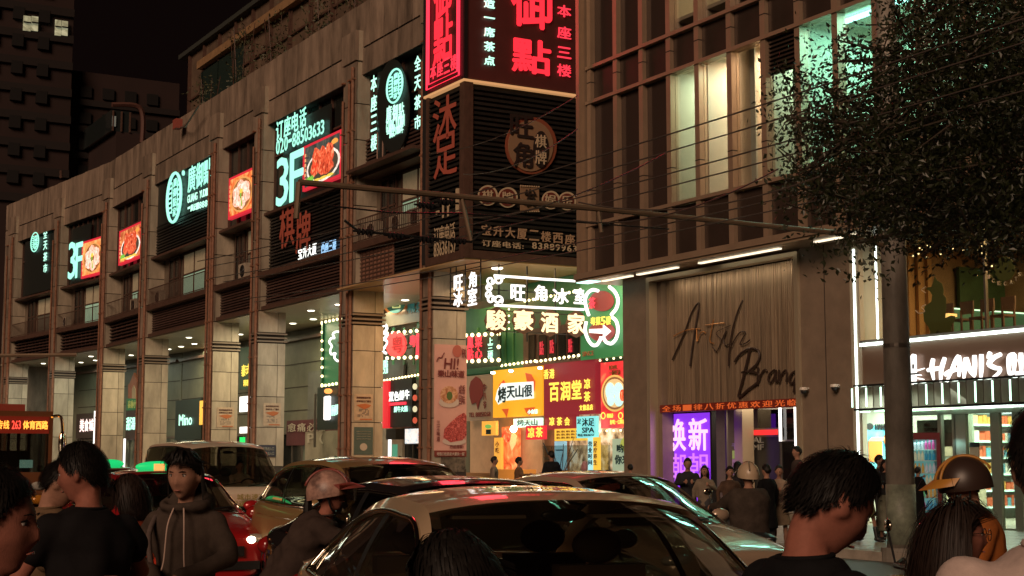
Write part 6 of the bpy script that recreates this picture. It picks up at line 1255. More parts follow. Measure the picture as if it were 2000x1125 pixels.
gs = MB().ball((0, .13, 1.52), (.30, .09, .075), 20, 10).build('roof_sign', glow('taxi_green_lit', (.01, .62, .17), .95), rt, True); boxp('amber_strip', (-.07, .07, .02, .07, 1.485, 1.56), glow('amber_strip_lit', (1, .45, .12), 1.0), gs); boxp('sign_base', (-.32, .32, .03, .22, 1.43, 1.46), mat('sign_base_green', (.05, .2, .08), .4, emit=(.05, .8, .25), es=.5), gs)
pl = [c for c in rt.children if c.name.startswith('number_plate')][0]
for k, ch in enumerate('B5'):
    m0, lo, hi = textmesh(ch, .02); o = link('digit', m0.copy(), pl); o.data.materials.append(mat('plate_white', (.7, .65, .55), .5)); o.location = (.08 + k * .07, -2.365, .44); o.rotation_euler = (pi / 2, 0, 0); o.scale = (.085, .1, .1)
yt = car('orange-yellow taxi at the left edge with pale headlights, behind the man on his phone', SEDAN, paint('paint_taxi_orange', (.52, .20, .02), .2), place(42, 1012, 21.5, (.60, -2.25), -4), -4, kind='taxi')
boxp('roof_sign', (-.25, .25, .1, .28, 1.48, 1.62), glow('taxi_orange_lit', (1, .35, .12), .8), yt)
gt = car('farther taxi, mostly hidden, with a small green roof light left of the red taxi', SEDAN, paint('paint_taxi_red2', (.30, .03, .02), .2), place(215, 925, 27, (0, .1), -3), -3, kind='taxi')
MB().ball((0, .13, 1.54), (.25, .09, .08), 20, 10).build('roof_sign', glow('taxi_green_lit', (.01, .62, .17), .95), gt, True)
vw = paint('paint_van_white', (.66, .50, .38), .05, .35)
vn = car('off-white van with dark windscreen and characters on its front, behind the woman in the hoodie', VAN, vw, place(428, 865, 29.5, (0, -.6), -3), -3, kind='van', name='white_van')
for k, (s_, z, w) in enumerate((('城市速运', 1.05, .55), ('货运出租车', .93, .8))):
    m0, lo, hi = textmesh(s_, .03); o = link('lettering', m0.copy(), vn); o.data.materials.append(mat('letter_gold_dim', (.32, .24, .05), .5)); sx = w / (hi[0] - lo[0]); o.scale = (sx, .115, .2); o.location = (-w / 2 + .1, -2.42, z - .16); o.rotation_euler = (pi / 2, 0, 0)
# driver dimly seen in the van
# bus at the far left
bp0 = atD(25, 800, 47); BX, BY = bp0.x, bp0.y
bus = thing('city_bus', 'city bus at the left edge with a glowing orange destination display', 'bus', (BX, BY, 0))
BP = paint('bus_orange', (.17, .06, .02), .1, .4)
boxp('body', (BX - 1.25, BX + 1.25, BY, BY + 11, .35, .62 + .6), BP, bus); boxp('roof', (BX - 1.25, BX + 1.25, BY + .05, BY + 11, 2.95, 3.12), BP, bus); boxp('roof_unit', (BX - .8, BX + .8, BY + 2, BY + 6, 3.12, 3.4), mat('bus_red', (.3, .05, .03), .5), bus)
for x in (BX - 1.25, BX + 1.13): boxp('pillar', (x, x + .12, BY, BY + .15, 1.2, 3.0), BP, bus)
for y in np.arange(BY + 1.5, BY + 11, 1.6): boxp('pillar', (BX - 1.25, BX - 1.17, y, y + .12, 1.2, 3.0), BP, bus); boxp('pillar', (BX + 1.17, BX + 1.25, y, y + .12, 1.2, 3.0), BP, bus)
boxp('windscreen', (BX - 1.13, BX + 1.13, BY + .04, BY + .06, 1.22, 2.45), glassmat('bus_glass', (.4, .4, .36), .1), bus); boxp('side_window', (BX - 1.22, BX - 1.2, BY + .2, BY + 10.8, 1.25, 2.9), glassmat('bus_glass', (.4, .4, .36), .1), bus)
ds = boxp('display_case', (BX - 1.13, BX + 1.13, BY - .02, BY + .15, 2.42, 2.95), mat('display_dark', (.04, .008, .005), .4, emit=(.5, .03, .01), es=.22), bus)
text('大学城专线', 'y', BY - .03, (BX - 1.0, BX - .1, 2.55, 2.82), glow('led_amber', (1, .38, .05), 2.0, False), ds, bold=.04); text('263', 'y', BY - .03, (BX - .02, BX + .25, 2.55, 2.82), glow('led_red_dots', (1, .08, .05), 1.5, False), ds, bold=.02); text('体育西路', 'y', BY - .03, (BX + .32, BX + 1.08, 2.55, 2.82), glow('led_amber', (1, .38, .05), 2.0, False), ds, bold=.05)
for s in (-1, 1):
    MB().tube(catmull([(BX + s * 1.2, BY, 2.95), (BX + s * 1.42, BY - .25, 2.95), (BX + s * 1.48, BY - .3, 2.5)], 4), .05, 6).build('mirror_arm', CHROME, bus); MB().ball((BX + s * 1.48, BY - .3, 2.1), (.13, .1, .42), 12, 8).build('mirror', CHROME, bus, True)
    for yw in (1.8, 8.2): MB().tube([(BX + s * .95, BY + yw, .48), (BX + s * 1.26, BY + yw, .48)], .48, 18).build('wheel', RUB, bus)
    MB().ball((BX + s * .85, BY - .02, .8), (.22, .06, .13), 12, 8).build('headlight', LENS, bus)
boxp('seat_row', (BX - 1, BX + 1, BY + 2, BY + 2.2, 1.2, 1.9), mat('seat_fabric', (.05, .04, .035), .8), bus); boxp('floor', (BX - 1.2, BX + 1.2, BY + .1, BY + 10.9, 1.15, 1.2), mat('cabin_plastic', (.02, .019, .018), .6), bus); boxp('ticket_screen', (BX + .4, BX + .8, BY + .6, BY + .65, 1.35, 1.6), glow('screen_mint', (.5, .9, .8), .8), bus)
point('bus_lamp', (BX, BY + 3, 2.7), 14, (1, .6, .4))
# ================================================================== PEOPLE
SKIN = mat('skin', (.33, .175, .12), .68, noise=.2, nscale=25, spec=.18, bump=.12, bscale=180); SKIN_RED_LIT = mat('skin_red_lit', (.30, .115, .08), .68, noise=.22, nscale=25, spec=.18, bump=.12, bscale=180)  # the second skin has red light on the faces put into its colour
HAIR = mat('hair_black', (.010, .008, .007), .55, noise=.5, nscale=40, spec=.22); HAIRB = mat('hair_brown', (.022, .013, .010), .55, noise=.5, nscale=40, spec=.25)
def V3(*a): return np.array(a, float)
def ell_rings(mb, secs, n=18):
    """closed loft of horizontal-ish ellipses (centre, rx, ry, tilt)"""
    rows = []
    for c, rx, ry, t in secs: rows.append([(c[0] + rx * cos(2 * pi * k / n), c[1] + ry * sin(2 * pi * k / n) * cos(t), c[2] + ry * sin(2 * pi * k / n) * sin(t)) for k in range(n)])
    b = len(mb.v); mb.grid(rows, True); e = len(mb.v) - n
    mb.add([tuple(b + k for k in range(n))[::-1], tuple(e + k for k in range(n))])
def limb(mb, pts, rs, n=12):
    mb.tube([tuple(p) for p in pts], rs, n)
    for p, r in zip(pts, rs): mb.ball(tuple(p), r * .985, n, 8)
def remesh(mb, name, m, parent, vox, smooth=3, folds=0, fs=18):
    me = mb.mesh(name, m, True); o = bpy.data.objects.new('tmp', me); COL.objects.link(o)
    r = o.modifiers.new('r', 'REMESH'); r.mode = 'VOXEL'; r.voxel_size = vox; r.use_smooth_shade = True
    s = o.modifiers.new('s', 'SMOOTH'); s.iterations = smooth; s.factor = .6
    bpy.context.view_layer.update(); m2 = bpy.data.meshes.new_from_object(o.evaluated_get(bpy.context.evaluated_depsgraph_get())); bpy.data.objects.remove(o)
    n = len(m2.vertices); a = np.empty(n * 3); m2.vertices.foreach_get('co', a); a = a.reshape(-1, 3)
    if folds:
        nn = np.empty(n * 3); m2.vertices.foreach_get('normal', nn); nn = nn.reshape(-1, 3); ph = rng.uniform(0, 6, 6)
        w = np.sin(a[:, 2] * fs + 3.2 * np.sin(a[:, 0] * 7 + ph[0]) + ph[1]) * np.sin(a[:, 0] * fs * .8 + a[:, 1] * 9 + ph[2] + 2 * np.sin(a[:, 2] * 5 + ph[4])) + .5 * np.sin(a[:, 2] * fs * 2.1 + a[:, 1] * 14 + ph[3] + 2 * np.sin(a[:, 0] * 11))
        q = np.sin(a[:, 2] * 52 + 5 * np.sin(a[:, 0] * 9 + ph[5]) + 4 * np.sin(a[:, 1] * 8 + ph[0])) * np.clip(np.sin(a[:, 2] * 9 + a[:, 0] * 6 + ph[1]) + .2, 0, 1)
        q2 = np.sin((a[:, 0] + .5 * a[:, 2]) * 38 + 4 * np.sin(a[:, 2] * 7 + ph[2])) * np.clip(np.sin(a[:, 2] * 6 - a[:, 0] * 8 + ph[3]), 0, 1)
        m2.vertices.foreach_set('co', (a + nn * (w * folds * .8 + (q + q2) * folds * .55)[:, None]).ravel())
    m2.polygons.foreach_set('use_smooth', [True] * len(m2.polygons)); m2.update()
    return link(name, m2, parent)
def headpt(az, el, grow=0):
    """point on a head, az=0 is the face (-Y); centre at the middle of the skull"""
    x = sin(az) * cos(el); y = -cos(az) * cos(el); z = sin(el)
    X, Y, Z = .076 * x, .094 * y, .115 * z
    f = max(0, -y)                                     # frontness
    if Z < .0:
        t = min(1, -Z / .115)
        X *= 1 - .33 * t ** 1.3 * (1 if y < .2 else .6); 
        if y > 0: Y *= 1 - .42 * t; Z *= 1 - .25 * y
        else: Y *= (1 - .06 * t) * min(1.75, max(.02, cos(el)) ** -.5)
    else: Y *= 1.04 if y > 0 else 1.0
    g = lambda cx, cz, sx, sz: math.exp(-((X - cx) / sx) ** 2 - ((Z - cz) / sz) ** 2) if f > .2 else 0
    d = .017 * g(0, -.022, .012, .016) + .011 * g(0, .0, .009, .022) + .005 * (g(.028, .034, .022, .008) + g(-.028, .034, .022, .008)) - .009 * (g(.031, .016, .016, .011) + g(-.031, .016, .016, .011)) + .005 * g(0, -.056, .022, .010) - .003 * g(0, -.058, .024, .003) + .006 * g(0, -.095, .02, .014) + .004 * (g(.042, -.015, .02, .02) + g(-.042, -.015, .02, .02)) - .003 * g(0, -.075, .02, .006)
    Y -= d
    return V3(X, Y, Z) * (1 + grow)
def hairline(az):
    a = abs((az + pi) % (2 * pi) - pi); return float(np.interp(a, [0, .6, 1.1, 1.35, 1.75, 2.3, pi], [.072, .066, .035, .0, -.012, -.055, -.07]))
def make_head(mb, M, nu=40, nv=30):
    rows = [[tuple(M @ Vector(headpt(2 * pi * k / nu, -pi / 2 + pi * i / nv))) for k in range(nu)] for i in range(nv + 1)]; mb.grid(rows, True)
    for s in (-1, 1):
        mb.ball(tuple(M @ Vector((s * .078, .008, -.003))), (.014, .022, .033), 10, 8); mb.ball(tuple(M @ Vector((s * .076, .004, -.025))), (.011, .014, .014), 8, 6)
def hair(parent, M, style, m, rs, length=.3, dens=900):
    mb = MB(); nu, nv = 44, 26
    rows = []
    for i in range(nv + 1):
        el = -pi / 2 + pi * i / nv; r = []
        for k in range(nu):
            az = 2 * pi * k / nu; p = headpt(az, el); t = (p[2] - hairline(az)) / .02; t = max(0, min(1, t)); t = t * t * (3 - 2 * t)
            g = -.06 + t * (.06 + (.16 if style != 'thin' else .09) * (1 + .25 * sin(az * 7 + el * 5 + rs) * sin(el * 9))); r.append(tuple(M @ Vector(p * (1 + g))))
        rows.append(r)
    mb.grid(rows, True)
    R = random.Random(rs)
    for _ in range(dens):
        az = R.uniform(0, 2 * pi); el = math.asin(R.uniform(-.55, 1)); p = headpt(az, el)
        if p[2] < hairline(az) + .002: continue
        edge_ = min(1, (p[2] - hairline(az)) / .05)
        p = p * 1.12; long = style in ('long', 'pony', 'bob')
        L = R.uniform(.03, .055) * max(.25, edge_) if not long else length * R.uniform(.7, 1.1)
        front = abs((az + pi) % (2 * pi) - pi) < 1.15 and p[2] < .105
        if front and long: L = .09
        crown = V3(0, .02, .12); d = p - crown; d /= np.linalg.norm(d) + 1e-9; out = p / np.linalg.norm(p)
        seg = 4 if not long else 7; pts = [p]; dirn = d * .9 + out * R.uniform(.0, .10) + np.array([R.gauss(0, .2), R.gauss(0, .2), R.gauss(0, .1)])
        if front and long: dirn = V3((1 if p[0] > 0 else -1) * 1.0, .9, -.05)
        if style == 'pony' and az > .8 and az < 5.4 : dirn = V3(0, .12, .02) - p; dirn /= np.linalg.norm(dirn); L = min(L, .12)
        for q in range(seg):
            dirn = dirn / (np.linalg.norm(dirn) + 1e-9); nx = pts[-1] + dirn * L / seg
            # keep outside the skull and neck
            h = V3(nx[0] / .088, nx[1] / .108, nx[2] / .13); hn = np.linalg.norm(h)
            if hn < 1: nx = nx / max(hn, .3)
            elif nx[2] < -.05: 
                rr_ = sqrt((nx[0] / .085) ** 2 + (nx[1] / .085) ** 2)
                if rr_ < 1: nx[0] /= max(rr_, .4); nx[1] /= max(rr_, .4)
            hmx = 1.13 if not long else 9
            if hn > hmx and nx[2] > -.08: nx = nx * (hmx / hn)
            if long and nx[1] < .01 and nx[2] < .075: nx[0] = (1 if nx[0] > 0 else -1) * max(abs(nx[0]), .083); nx[1] = max(nx[1], -.004)
            pts.append(nx); dirn = dirn + V3(0, .03, (-.75 if not front else -.12) if long else -.35)
        w = R.uniform(.0012, .0032) * (1.7 if long else 1); side = np.cross(pts[1] - pts[0], out); side = side / (np.linalg.norm(side) + 1e-9)
        lft = []; rgt = []
        for q, pt in enumerate(pts): ww = w * (1 - .85 * q / seg); lft.append(tuple(M @ Vector(pt + side * ww))); rgt.append(tuple(M @ Vector(pt - side * ww)))
        mb.grid([lft, rgt])
    if style in ('long', 'bob'):
        c = [(V3(0, .02, .02), .09, .085), (V3(0, .035, -.06), .098, .075), (V3(0, .05, -.13), .10, .06)] + ([(V3(0, .06, -.13 - length * .5), .10, .045), (V3(0, .055, -.10 - length * .85), .07, .02)] if style == 'long' else [(V3(0, .045, -.16), .07, .03)])
        rows = [[tuple(M @ Vector(cc + V3(rx * cos(2 * pi * k / 20) * (1 + .06 * sin(k * 2.1 + rs)), ry * sin(2 * pi * k / 20) * (1 + .1 * sin(k * 3.3)), 0))) for k in range(20)] for cc, rx, ry in c]; mb.grid(rows, True)
    if style == 'pony':
        for q in range(14):
            a = q * .45; mb.tube(catmull([tuple(M @ Vector(v)) for v in ((.0, .115, .0), (.01 * sin(a), .145 + .01 * cos(a), -.03), (.03 * sin(a), .15 + .02 * cos(a), -.12), (.035 * sin(a), .13 + .02 * cos(a), -.22))], 3), [.014] * 7 + [.011, .007, .003], 5)
    return mb.build('hair', m, parent, True)
def helmet(parent, M, m, m2, visor=True, label=None):
    mb = MB(); rows = []
    for i in range(15):
        el = -.25 + (pi / 2 + .25) * i / 14
        rows.append([tuple(M @ Vector((.128 * cos(el) * sin(2 * pi * k / 28), -.150 * cos(el) * cos(2 * pi * k / 28) + .01, .15 * sin(el) + .012 + (.02 * cos(2 * pi * k / 28) if i == 0 else 0)))) for k in range(28)])
    mb.grid(rows, True); h = mb.build('helmet', m, parent, True)
    s_ = MB()
    for dx in (-.05, .05): s_.tube([tuple(M @ Vector((dx * cos(t) * 1.0, -.152 * cos(t) + .01, .153 * sin(t) + .012))) for t in np.linspace(.15, pi - .3, 16)], .009, 5)
    s_.build('stripe', m2, h, True)
    mb = MB(); mb.grid([[tuple(M @ Vector((.13 * sin(a), -.15 * cos(a) - .10 * t * cos(a * .9), .055 - .035 * t + .02 * cos(a)))) for a in np.linspace(-1.25, 1.25, 15)] for t in (0, .35, .7, 1)]); mb.build('peak', m2, h, True)
    if visor: MB().grid([[tuple(M @ Vector((.138 * sin(a) * (1 - .1 * t), -.165 * cos(a) * (1 - .05 * t) - .03, .06 - .11 * t))) for a in np.linspace(-1.2, 1.2, 15)] for t in np.linspace(0, 1, 5)]).build('visor', glassmat('visor_glass', (.5, .4, .3), .12), h, True)
    MB().tube(catmull([tuple(M @ Vector(v)) for v in ((.095, .0, .0), (.07, -.02, -.09), (0, -.035, -.125), (-.07, -.02, -.09), (-.095, .0, .0))], 4), .007, 5).build('chin_strap', BLACK, h)
def hand_geo(mb, wrist, d, palmn, s=1.0, curl=.5, spread=.16, side=1):
    """palm + five fingers; d: pointing direction, palmn: palm normal"""
    d = V3(*d); d /= np.linalg.norm(d); n = V3(*palmn); n -= d * d.dot(n); n /= np.linalg.norm(n); w = np.cross(d, n) * side; W0 = V3(*wrist)
    for k in range(5): c = W0 + d * (.02 + .016 * k) * s; mb.tube([tuple(c - w * .030 * s), tuple(c + w * .030 * s)], .0145 * s, 8); mb.ball(tuple(c - w * .03 * s), .0145 * s, 8, 6); mb.ball(tuple(c + w * .03 * s), .0145 * s, 8, 6)
    for k, (o, L) in enumerate(((-.031, .062), (-.011, .078), (.010, .083), (.030, .073))):
        p = W0 + d * .088 * s + w * o * s; dd = d + w * (o * 4 * spread); q = [p - d * .03 * s, p]
        for j, f in enumerate((.45, .32, .25)):
            a = curl * (j + 1) * .75; v = dd * cos(a) + n * sin(a); v /= np.linalg.norm(v); q.append(q[-1] + v * L * f * s)
        limb(mb, q, [.0095 * s, .0095 * s, .009 * s, .0085 * s, .0075 * s], 8)
    q = [W0 + d * .02 * s + w * .025 * s, W0 + d * .045 * s + w * .05 * s + n * .012 * s, W0 + d * .075 * s + w * .058 * s + n * .03 * s, W0 + d * .095 * s + w * .05 * s + n * .04 * s]
    limb(mb, q, [.013 * s, .012 * s, .0105 * s, .009 * s], 8)
def person(label, loc, rz, H=1.7, lean=0, pitch=0, yaw=0, arms=None, legs='stand', top=None, bot=None, hairm=HAIR, hs='short', hl=.3, skin=SKIN, near=True, female=False, group=None, sleeve=1.0, coat=0, helm=None, boots=None, skirt=0, hood=False, bulk=1.0, z0=0.0, cat='person', hipz=None, name='person'):
    T = thing(name, label, cat, (loc[0], loc[1], z0), radians(rz), group, world=False); s = H / 1.7
    vox = .0085 if near else .02; vc = .013 if near else .022
    hip = V3(0, 0, .92 if hipz is None else hipz); u = V3(0, -sin(lean), cos(lean)); sw = .165 if female else .185
    chest = hip + u * .33; nb = hip + u * .53; hd = V3(0, -sin(lean * .5 + pitch * .35), cos(lean * .5 + pitch * .35)); nt = nb + hd * .045
    Mh = Matrix.Translation(Vector(nt * s)) @ Matrix.Rotation(yaw, 4, 'Z') @ Matrix.Rotation(-0 + (lean * .4 + pitch), 4, 'X') @ Matrix.Translation(Vector((0, -.012, .092)) * s) @ Matrix.Scale(s, 4)
    mb = MB(); make_head(mb, Mh)
    neckt = np.array(Mh @ Vector((0, .02, -.06))) / s
    limb(mb, [nb * s - u * .03 * s, nt * s, neckt * s], [.056 * s * (.86 if female else 1), .048 * s * (.86 if female else 1), .047 * s * (.86 if female else 1)])
    ell_rings(mb, [(tuple((hip + u * t) * s), rx * s * .93, ry * s * .9, lean) for t, rx, ry in ((-.08, .15, .10), (.05, .145, .10), (.2, .135, .095), (.35, .155, .11), (.46, .15, .09), (.52, .07, .06))])
    tm = MB() ; b = bulk * (1.0 if not female else .93)
    ell_rings(tm, [(tuple((hip + u * t) * s), rx * s * b, ry * s * b, lean) for t, rx, ry in ((-.10 - coat, .185 + coat * .1, .135 + coat * .08), (-.02, .175, .13), (.1, .165, .125), (.25, .17, .125), (.38, .185, .13), (.445, .172, .110), (.485, .125, .09), (.52, .078, .07))], 22)
    arms = arms or [((.26, .02, -.28), (.27, -.08, -.53)), ((-.26, .02, -.28), (-.27, -.08, -.53))]
    for i, (el, ha) in enumerate(arms):
        sd = 1 if i == 0 else -1; sh = hip + u * .44 + V3(sd * sw * .90, 0, 0); E_ = nb + V3(*el) ; Hn = nb + V3(*ha)
        limb(mb, [sh * s, E_ * s, Hn * s], [.045 * s, .038 * s, .027 * s])
        dv = Hn - E_; dv /= np.linalg.norm(dv); pn = V3(-sd * .6, -.5, 0) if abs(dv[2]) > .5 else V3(0, 0, -1)
        if near: hand_geo(mb, Hn * s, dv, pn, s * .95, .55, .16, -sd)
        else: mb.ball(tuple((Hn + dv * .06) * s), (.035 * s, .035 * s, .06 * s), 8, 6)
        mid = [sh * s, (sh * .5 + E_ * .5) * s, E_ * s]; rr_ = [.062 * s * b, .059 * s * b, .054 * s * b]
        if sleeve > .5: mid += [(E_ * .45 + Hn * .55) * s, (E_ * .08 + Hn * .92) * s]; rr_ += [.05 * s * b, .042 * s * b]
        else: mid = mid[:2]; rr_ = [.064 * s * b, .064 * s * b]
        limb(tm, mid, rr_)
    if hood: tm.ball(tuple((nb + V3(0, .06, .0)) * s), (.13 * s, .09 * s, .075 * s), 14, 8); tm.tube([tuple((nb + V3(.11 * sin(a), -.02 - .085 * cos(a), .0 - .02 * cos(a))) * s) for a in np.linspace(-2.4, 2.4, 12)], .028 * s, 8)
    L_ = []
    for sd in (1, -1):
        h0 = hip + V3(sd * .09, 0, -.03)
        if legs == 'stand': k = V3(sd * .105, -.01, .49); f = V3(sd * .115, .02, .08)
        elif legs == 'walk': k = V3(sd * .09, -.10 if sd > 0 else .02, .50); f = V3(sd * .09, -.17 if sd > 0 else .24, .08 if sd > 0 else .12)
        else: k = V3(sd * .16, -.46, hip[2] - .03); f = V3(sd * .15, -.40, hip[2] - .45)
        L_.append((h0, k, f)); limb(mb, [h0 * s, k * s, f * s], [.075 * s, .05 * s, .036 * s]); limb(mb, [f * s, (f + V3(0, -.10, -.04)) * s], [.036 * s, .03 * s])
    remesh(mb, 'body', skin, T, vox, 2)
    remesh(tm, 'top', top or mat('cloth_black', (.012, .012, .013), .8), T, vc, 3, .010 if near else .004, 15)
    bm = MB()
    if skirt: ell_rings(bm, [((0, 0, (.98 if t == 0 else .92 - t) * s), rx * s, ry * s, 0) for t, rx, ry in ((0, .15, .11), (.05, .175, .13), (skirt * .5, .19, .16), (skirt, .20 + skirt * .08, .18 + skirt * .05))], 20)
    else:
        ell_rings(bm, [(tuple((hip + V3(0, 0, t)) * s), rx * s, ry * s, 0) for t, rx, ry in ((-.10, .165, .12), (.0, .17, .125), (.1, .155, .115))], 18)
        for h0, k, f in L_: limb(bm, [h0 * s, k * s, (f + (k - f) * .06) * s], [.092 * s, .07 * s, .062 * s])
    remesh(bm, 'trousers' if not skirt else 'skirt', bot or mat('cloth_dark_trousers', (.03, .03, .035), .8), T, vc, 3, .005)
    for h0, k, f in L_:
        sh = MB(); limb(sh, [(f + V3(0, .03, -.02)) * s, (f + V3(0, -.08, -.04)) * s, (f + V3(0, -.15, -.045)) * s], [.045 * s, .042 * s, .034 * s], 10)
        if boots: limb(sh, [f * s, (f + (k - f) * .55) * s], [.05 * s, .058 * s], 10)
        remesh(sh, 'boot' if boots else 'shoe', boots or mat('shoe_dark', (.03, .025, .022), .5), T, .014, 2)
    if helm:
        hair(T, Mh, 'pony' if hs == 'long' else 'thin', hairm, 3, dens=0); helmet(T, Mh, helm[0], helm[1], helm[2])
    else: hair(T, Mh, hs, hairm, int(abs(loc[0]) * 100) % 97, hl, (3200 if hs in ('long', 'pony', 'bob') else 4200) if near else 160)
    if near:
        for sd in (-1, 1):
            e = MB(); e.ball(tuple(Mh @ Vector((sd * .031, -.071, .014))), .0112 * s, 10, 8); eo = e.build('eye', mat('eye_white', (.5, .45, .42), .2), T, True)
            MB().ball(tuple(Mh @ Vector((sd * .031, -.0796, .014))), .0050 * s, 8, 6).build('iris', BLACK, eo, True)
            MB().tube([tuple(Mh @ Vector((sd * x, y, z))) for x, y, z in ((.014, -.0925, .033), (.030, -.0905, .037), (.046, -.079, .033))], [.0012 * s, .0024 * s, .0010 * s], 5).build('eyebrow', hairm, T)
            MB().tube([tuple(Mh @ Vector((sd * x, y, z))) for x, y, z in ((.018, -.082, .019), (.031, -.083, .0225), (.044, -.074, .018))], .0018 * s, 4).build('eyelid', hairm, T)
        MB().tube([tuple(Mh @ Vector(v)) for v in ((-.021, -.0895, -.056), (-.008, -.0965, -.054), (.008, -.0965, -.054), (.021, -.0895, -.056))], [.001 * s, .0036 * s, .0036 * s, .001 * s], 6).build('lips', mat('lips', (.30, .10, .075), .5), T, True)
    if near: MB().tube([tuple((hip + u * .522 + V3(.070 * sin(a), -.062 * cos(a), .004 * cos(a))) * s) for a in np.linspace(0, 2 * pi, 24)[:-1]], .007 * s, 6, True).build('collar', top, T, True)
    T['_h'] = s; return T, Mh, nb * s
def pl(px, py, D): p = atD(px, py, D); return p
def stand(label, px, py, D, rz, z0=0.0, **kw):
    """stands on the ground so that the top of the head reaches the measured height"""
    p = atD(px, py, D); extra = kw.pop('dh', 0); H = (p.z - z0 + extra) / 1.035 * 1.0
    if kw.get('helm'): H *= .975
    return person(label, (p.x, p.y), rz, H=H, z0=z0, **kw)
C = lambda n, c, r=.9: mat('cloth_' + n, c, r, noise=.35, nscale=9, bump=.3, bscale=220, spec=.08)
FRONT = [((.24, -.06, -.26), (.10, -.30, -.22)), ((-.24, -.06, -.26), (-.08, -.30, -.22))]
T, M, nb = stand('man in a plain black t-shirt standing with his back to the camera, left foreground', 178, 857, 6.2, 192, yaw=.75, pitch=.25, top=C('black_tee', (.012, .011, .012)), sleeve=.3, skin=SKIN_RED_LIT, bulk=1.02, dh=.035, arms=[((.27, -.05, -.28), (.20, -.22, -.42)), ((-.27, -.05, -.28), (-.20, -.22, -.42))])
T, M, nb = stand('young man in an open brown jacket looking down at a phone at the left', 98, 893, 7.4, 62, pitch=.55, top=C('tan_jacket', (.17, .11, .065)), bot=C('cream_trousers', (.40, .33, .22)), hs='short', arms=FRONT, bulk=1.1, dh=.06)
ph = MB().box(-.04, .04, -.42, -.405, -.28, -.14).v; m = MB(); q = nb
boxp('phone', (-.04, .05, q[1] - .41, q[1] - .40, q[2] - .27, q[2] - .13), mat('phone_black', (.02, .02, .02), .2), T, label='black phone held at his chest')
T, M, nb = stand('man cut off by the left edge raising one hand in front of his face', -24, 880, 3.3, 60, pitch=.1, top=C('navy', (.02, .02, .028)), skin=SKIN_RED_LIT, arms=[((.24, -.10, -.26), (.10, -.24, -.06)), ((-.20, -.16, -.32), (-.1, -.3, -.17))])
T, M, nb = stand('woman with tied dark hair in a brown-grey hooded jacket, facing the camera between the taxis', 368, 870, 7.2, -38, pitch=.18, yaw=-.1, top=C('hoodie_brown', (.07, .052, .042)), bot=C('dark_trousers2', (.03, .025, .022)), hs='pony', hood=True, female=True, bulk=.98, coat=.10, skin=SKIN, arms=[((.24, -.06, -.26), (.06, -.27, -.34)), ((-.24, -.05, -.26), (-.04, -.27, -.36))], dh=.03)
for x in (-.035, .045): MB().tube(catmull([(x * .6, nb[1] - .115, nb[2] - .02), (x, nb[1] - .155, nb[2] - .10), (x * 1.2, nb[1] - .17, nb[2] - .25), (x * 1.5, nb[1] - .175, nb[2] - .34 - x)], 4), .004, 6).build('hood_cord', mat('cord_cream', (.5, .36, .30), .7), T, True)
MB().tube(catmull([(-.14, nb[1] + .02, nb[2] - .03), (-.13, nb[1] - .14, nb[2] - .14), (-.10, nb[1] - .17, nb[2] - .30)], 4), .014, 6).build('bag_strap', C('strap', (.12, .09, .08)), T, True)
T, M, nb = stand('person with brown hair in an orange-red vest, back turned, behind the black t-shirt', 262, 928, 8.0, 195, pitch=.3, top=C('orange_vest', (.50, .10, .05)), female=True, hs='bob', hairm=HAIRB, hl=.12, bulk=1.12, dh=.05)
bag = thing('red_bag', 'bright orange-red shoulder bag hanging between the vest wearer and the hoodie woman', 'bag', atD(338, 1100, 7.6), world=False)
bm = MB(); ell_rings(bm, [((0, 0, z), rx, ry, 0) for z, rx, ry in ((-.28, .13, .07), (-.15, .14, .08), (0, .11, .06), (.10, .05, .03))], 16); remesh(bm, 'pouch', C('bag_red', (.62, .06, .03)), bag, .012, 3, .006); MB().tube(catmull([(-.05, 0, .08), (-.04, 0, .22), (.04, 0, .22), (.05, 0, .08)], 4), .012, 6).build('handle', C('bag_red', (.62, .06, .03)), bag)
# scooter rider with helmet
def scooter(label, x, y, rz, col, z0=0.0):
    t = thing('scooter', label, 'scooter', (x, y, z0), radians(rz), 'scooters and e-bikes', world=False); pm = paint('paint_' + label[:6].replace(' ', ''), col, .1, .3)
    b = MB(); ell_rings(b, [((0, yy, zz), .14, .10, .2) for yy, zz in ((.62, .62), (.45, .60), (.1, .52))], 12); b.box(-.12, .12, -.35, .25, .28, .36); remesh(b, 'body', pm, t, .03, 3)
    MB().ball((0, .28, .74), (.14, .36, .06), 14, 8).build('seat', BLACK, t, True); MB().tube(catmull([(0, -.38, .3), (0, -.48, .6), (0, -.50, .98)], 4), [.09] * 4 + [.07] * 4 + [.05], 10).build('front_shield', pm, t, True)
    MB().tube([(-.33, -.38, 1.04), (-.2, -.46, 1.02), (.2, -.46, 1.02), (.33, -.38, 1.04)], .018, 8).build('handlebar', BLACK, t); MB().ball((0, -.56, .92), (.08, .04, .06), 10, 6).build('headlight', LENS, t, True)
    for s in (-1, 1): MB().tube([(s * .25, -.45, 1.03), (s * .3, -.47, 1.2)], .007, 5).build('mirror_stem', BLACK, t); MB().ball((s * .31, -.47, 1.24), (.06, .015, .04), 10, 6).build('mirror', CHROME, t, True)
    for yw in (-.66, .62): MB().tube([(.045 * cos(0), yw + .22 * cos(k * pi / 12), .27 + .22 * sin(k * pi / 12)) for k in range(24)], .05, 8, True).build('wheel', RUB, t, True)
    MB().tube([(0, -.5, .7), (0, -.66, .27)], .03, 6).build('fork', STEEL, t); return t
RIDE = [((.25, -.26, -.24), (.26, -.50, -.26)), ((-.25, -.26, -.24), (-.26, -.50, -.26))]
p = atD(560, 940, 10.0)
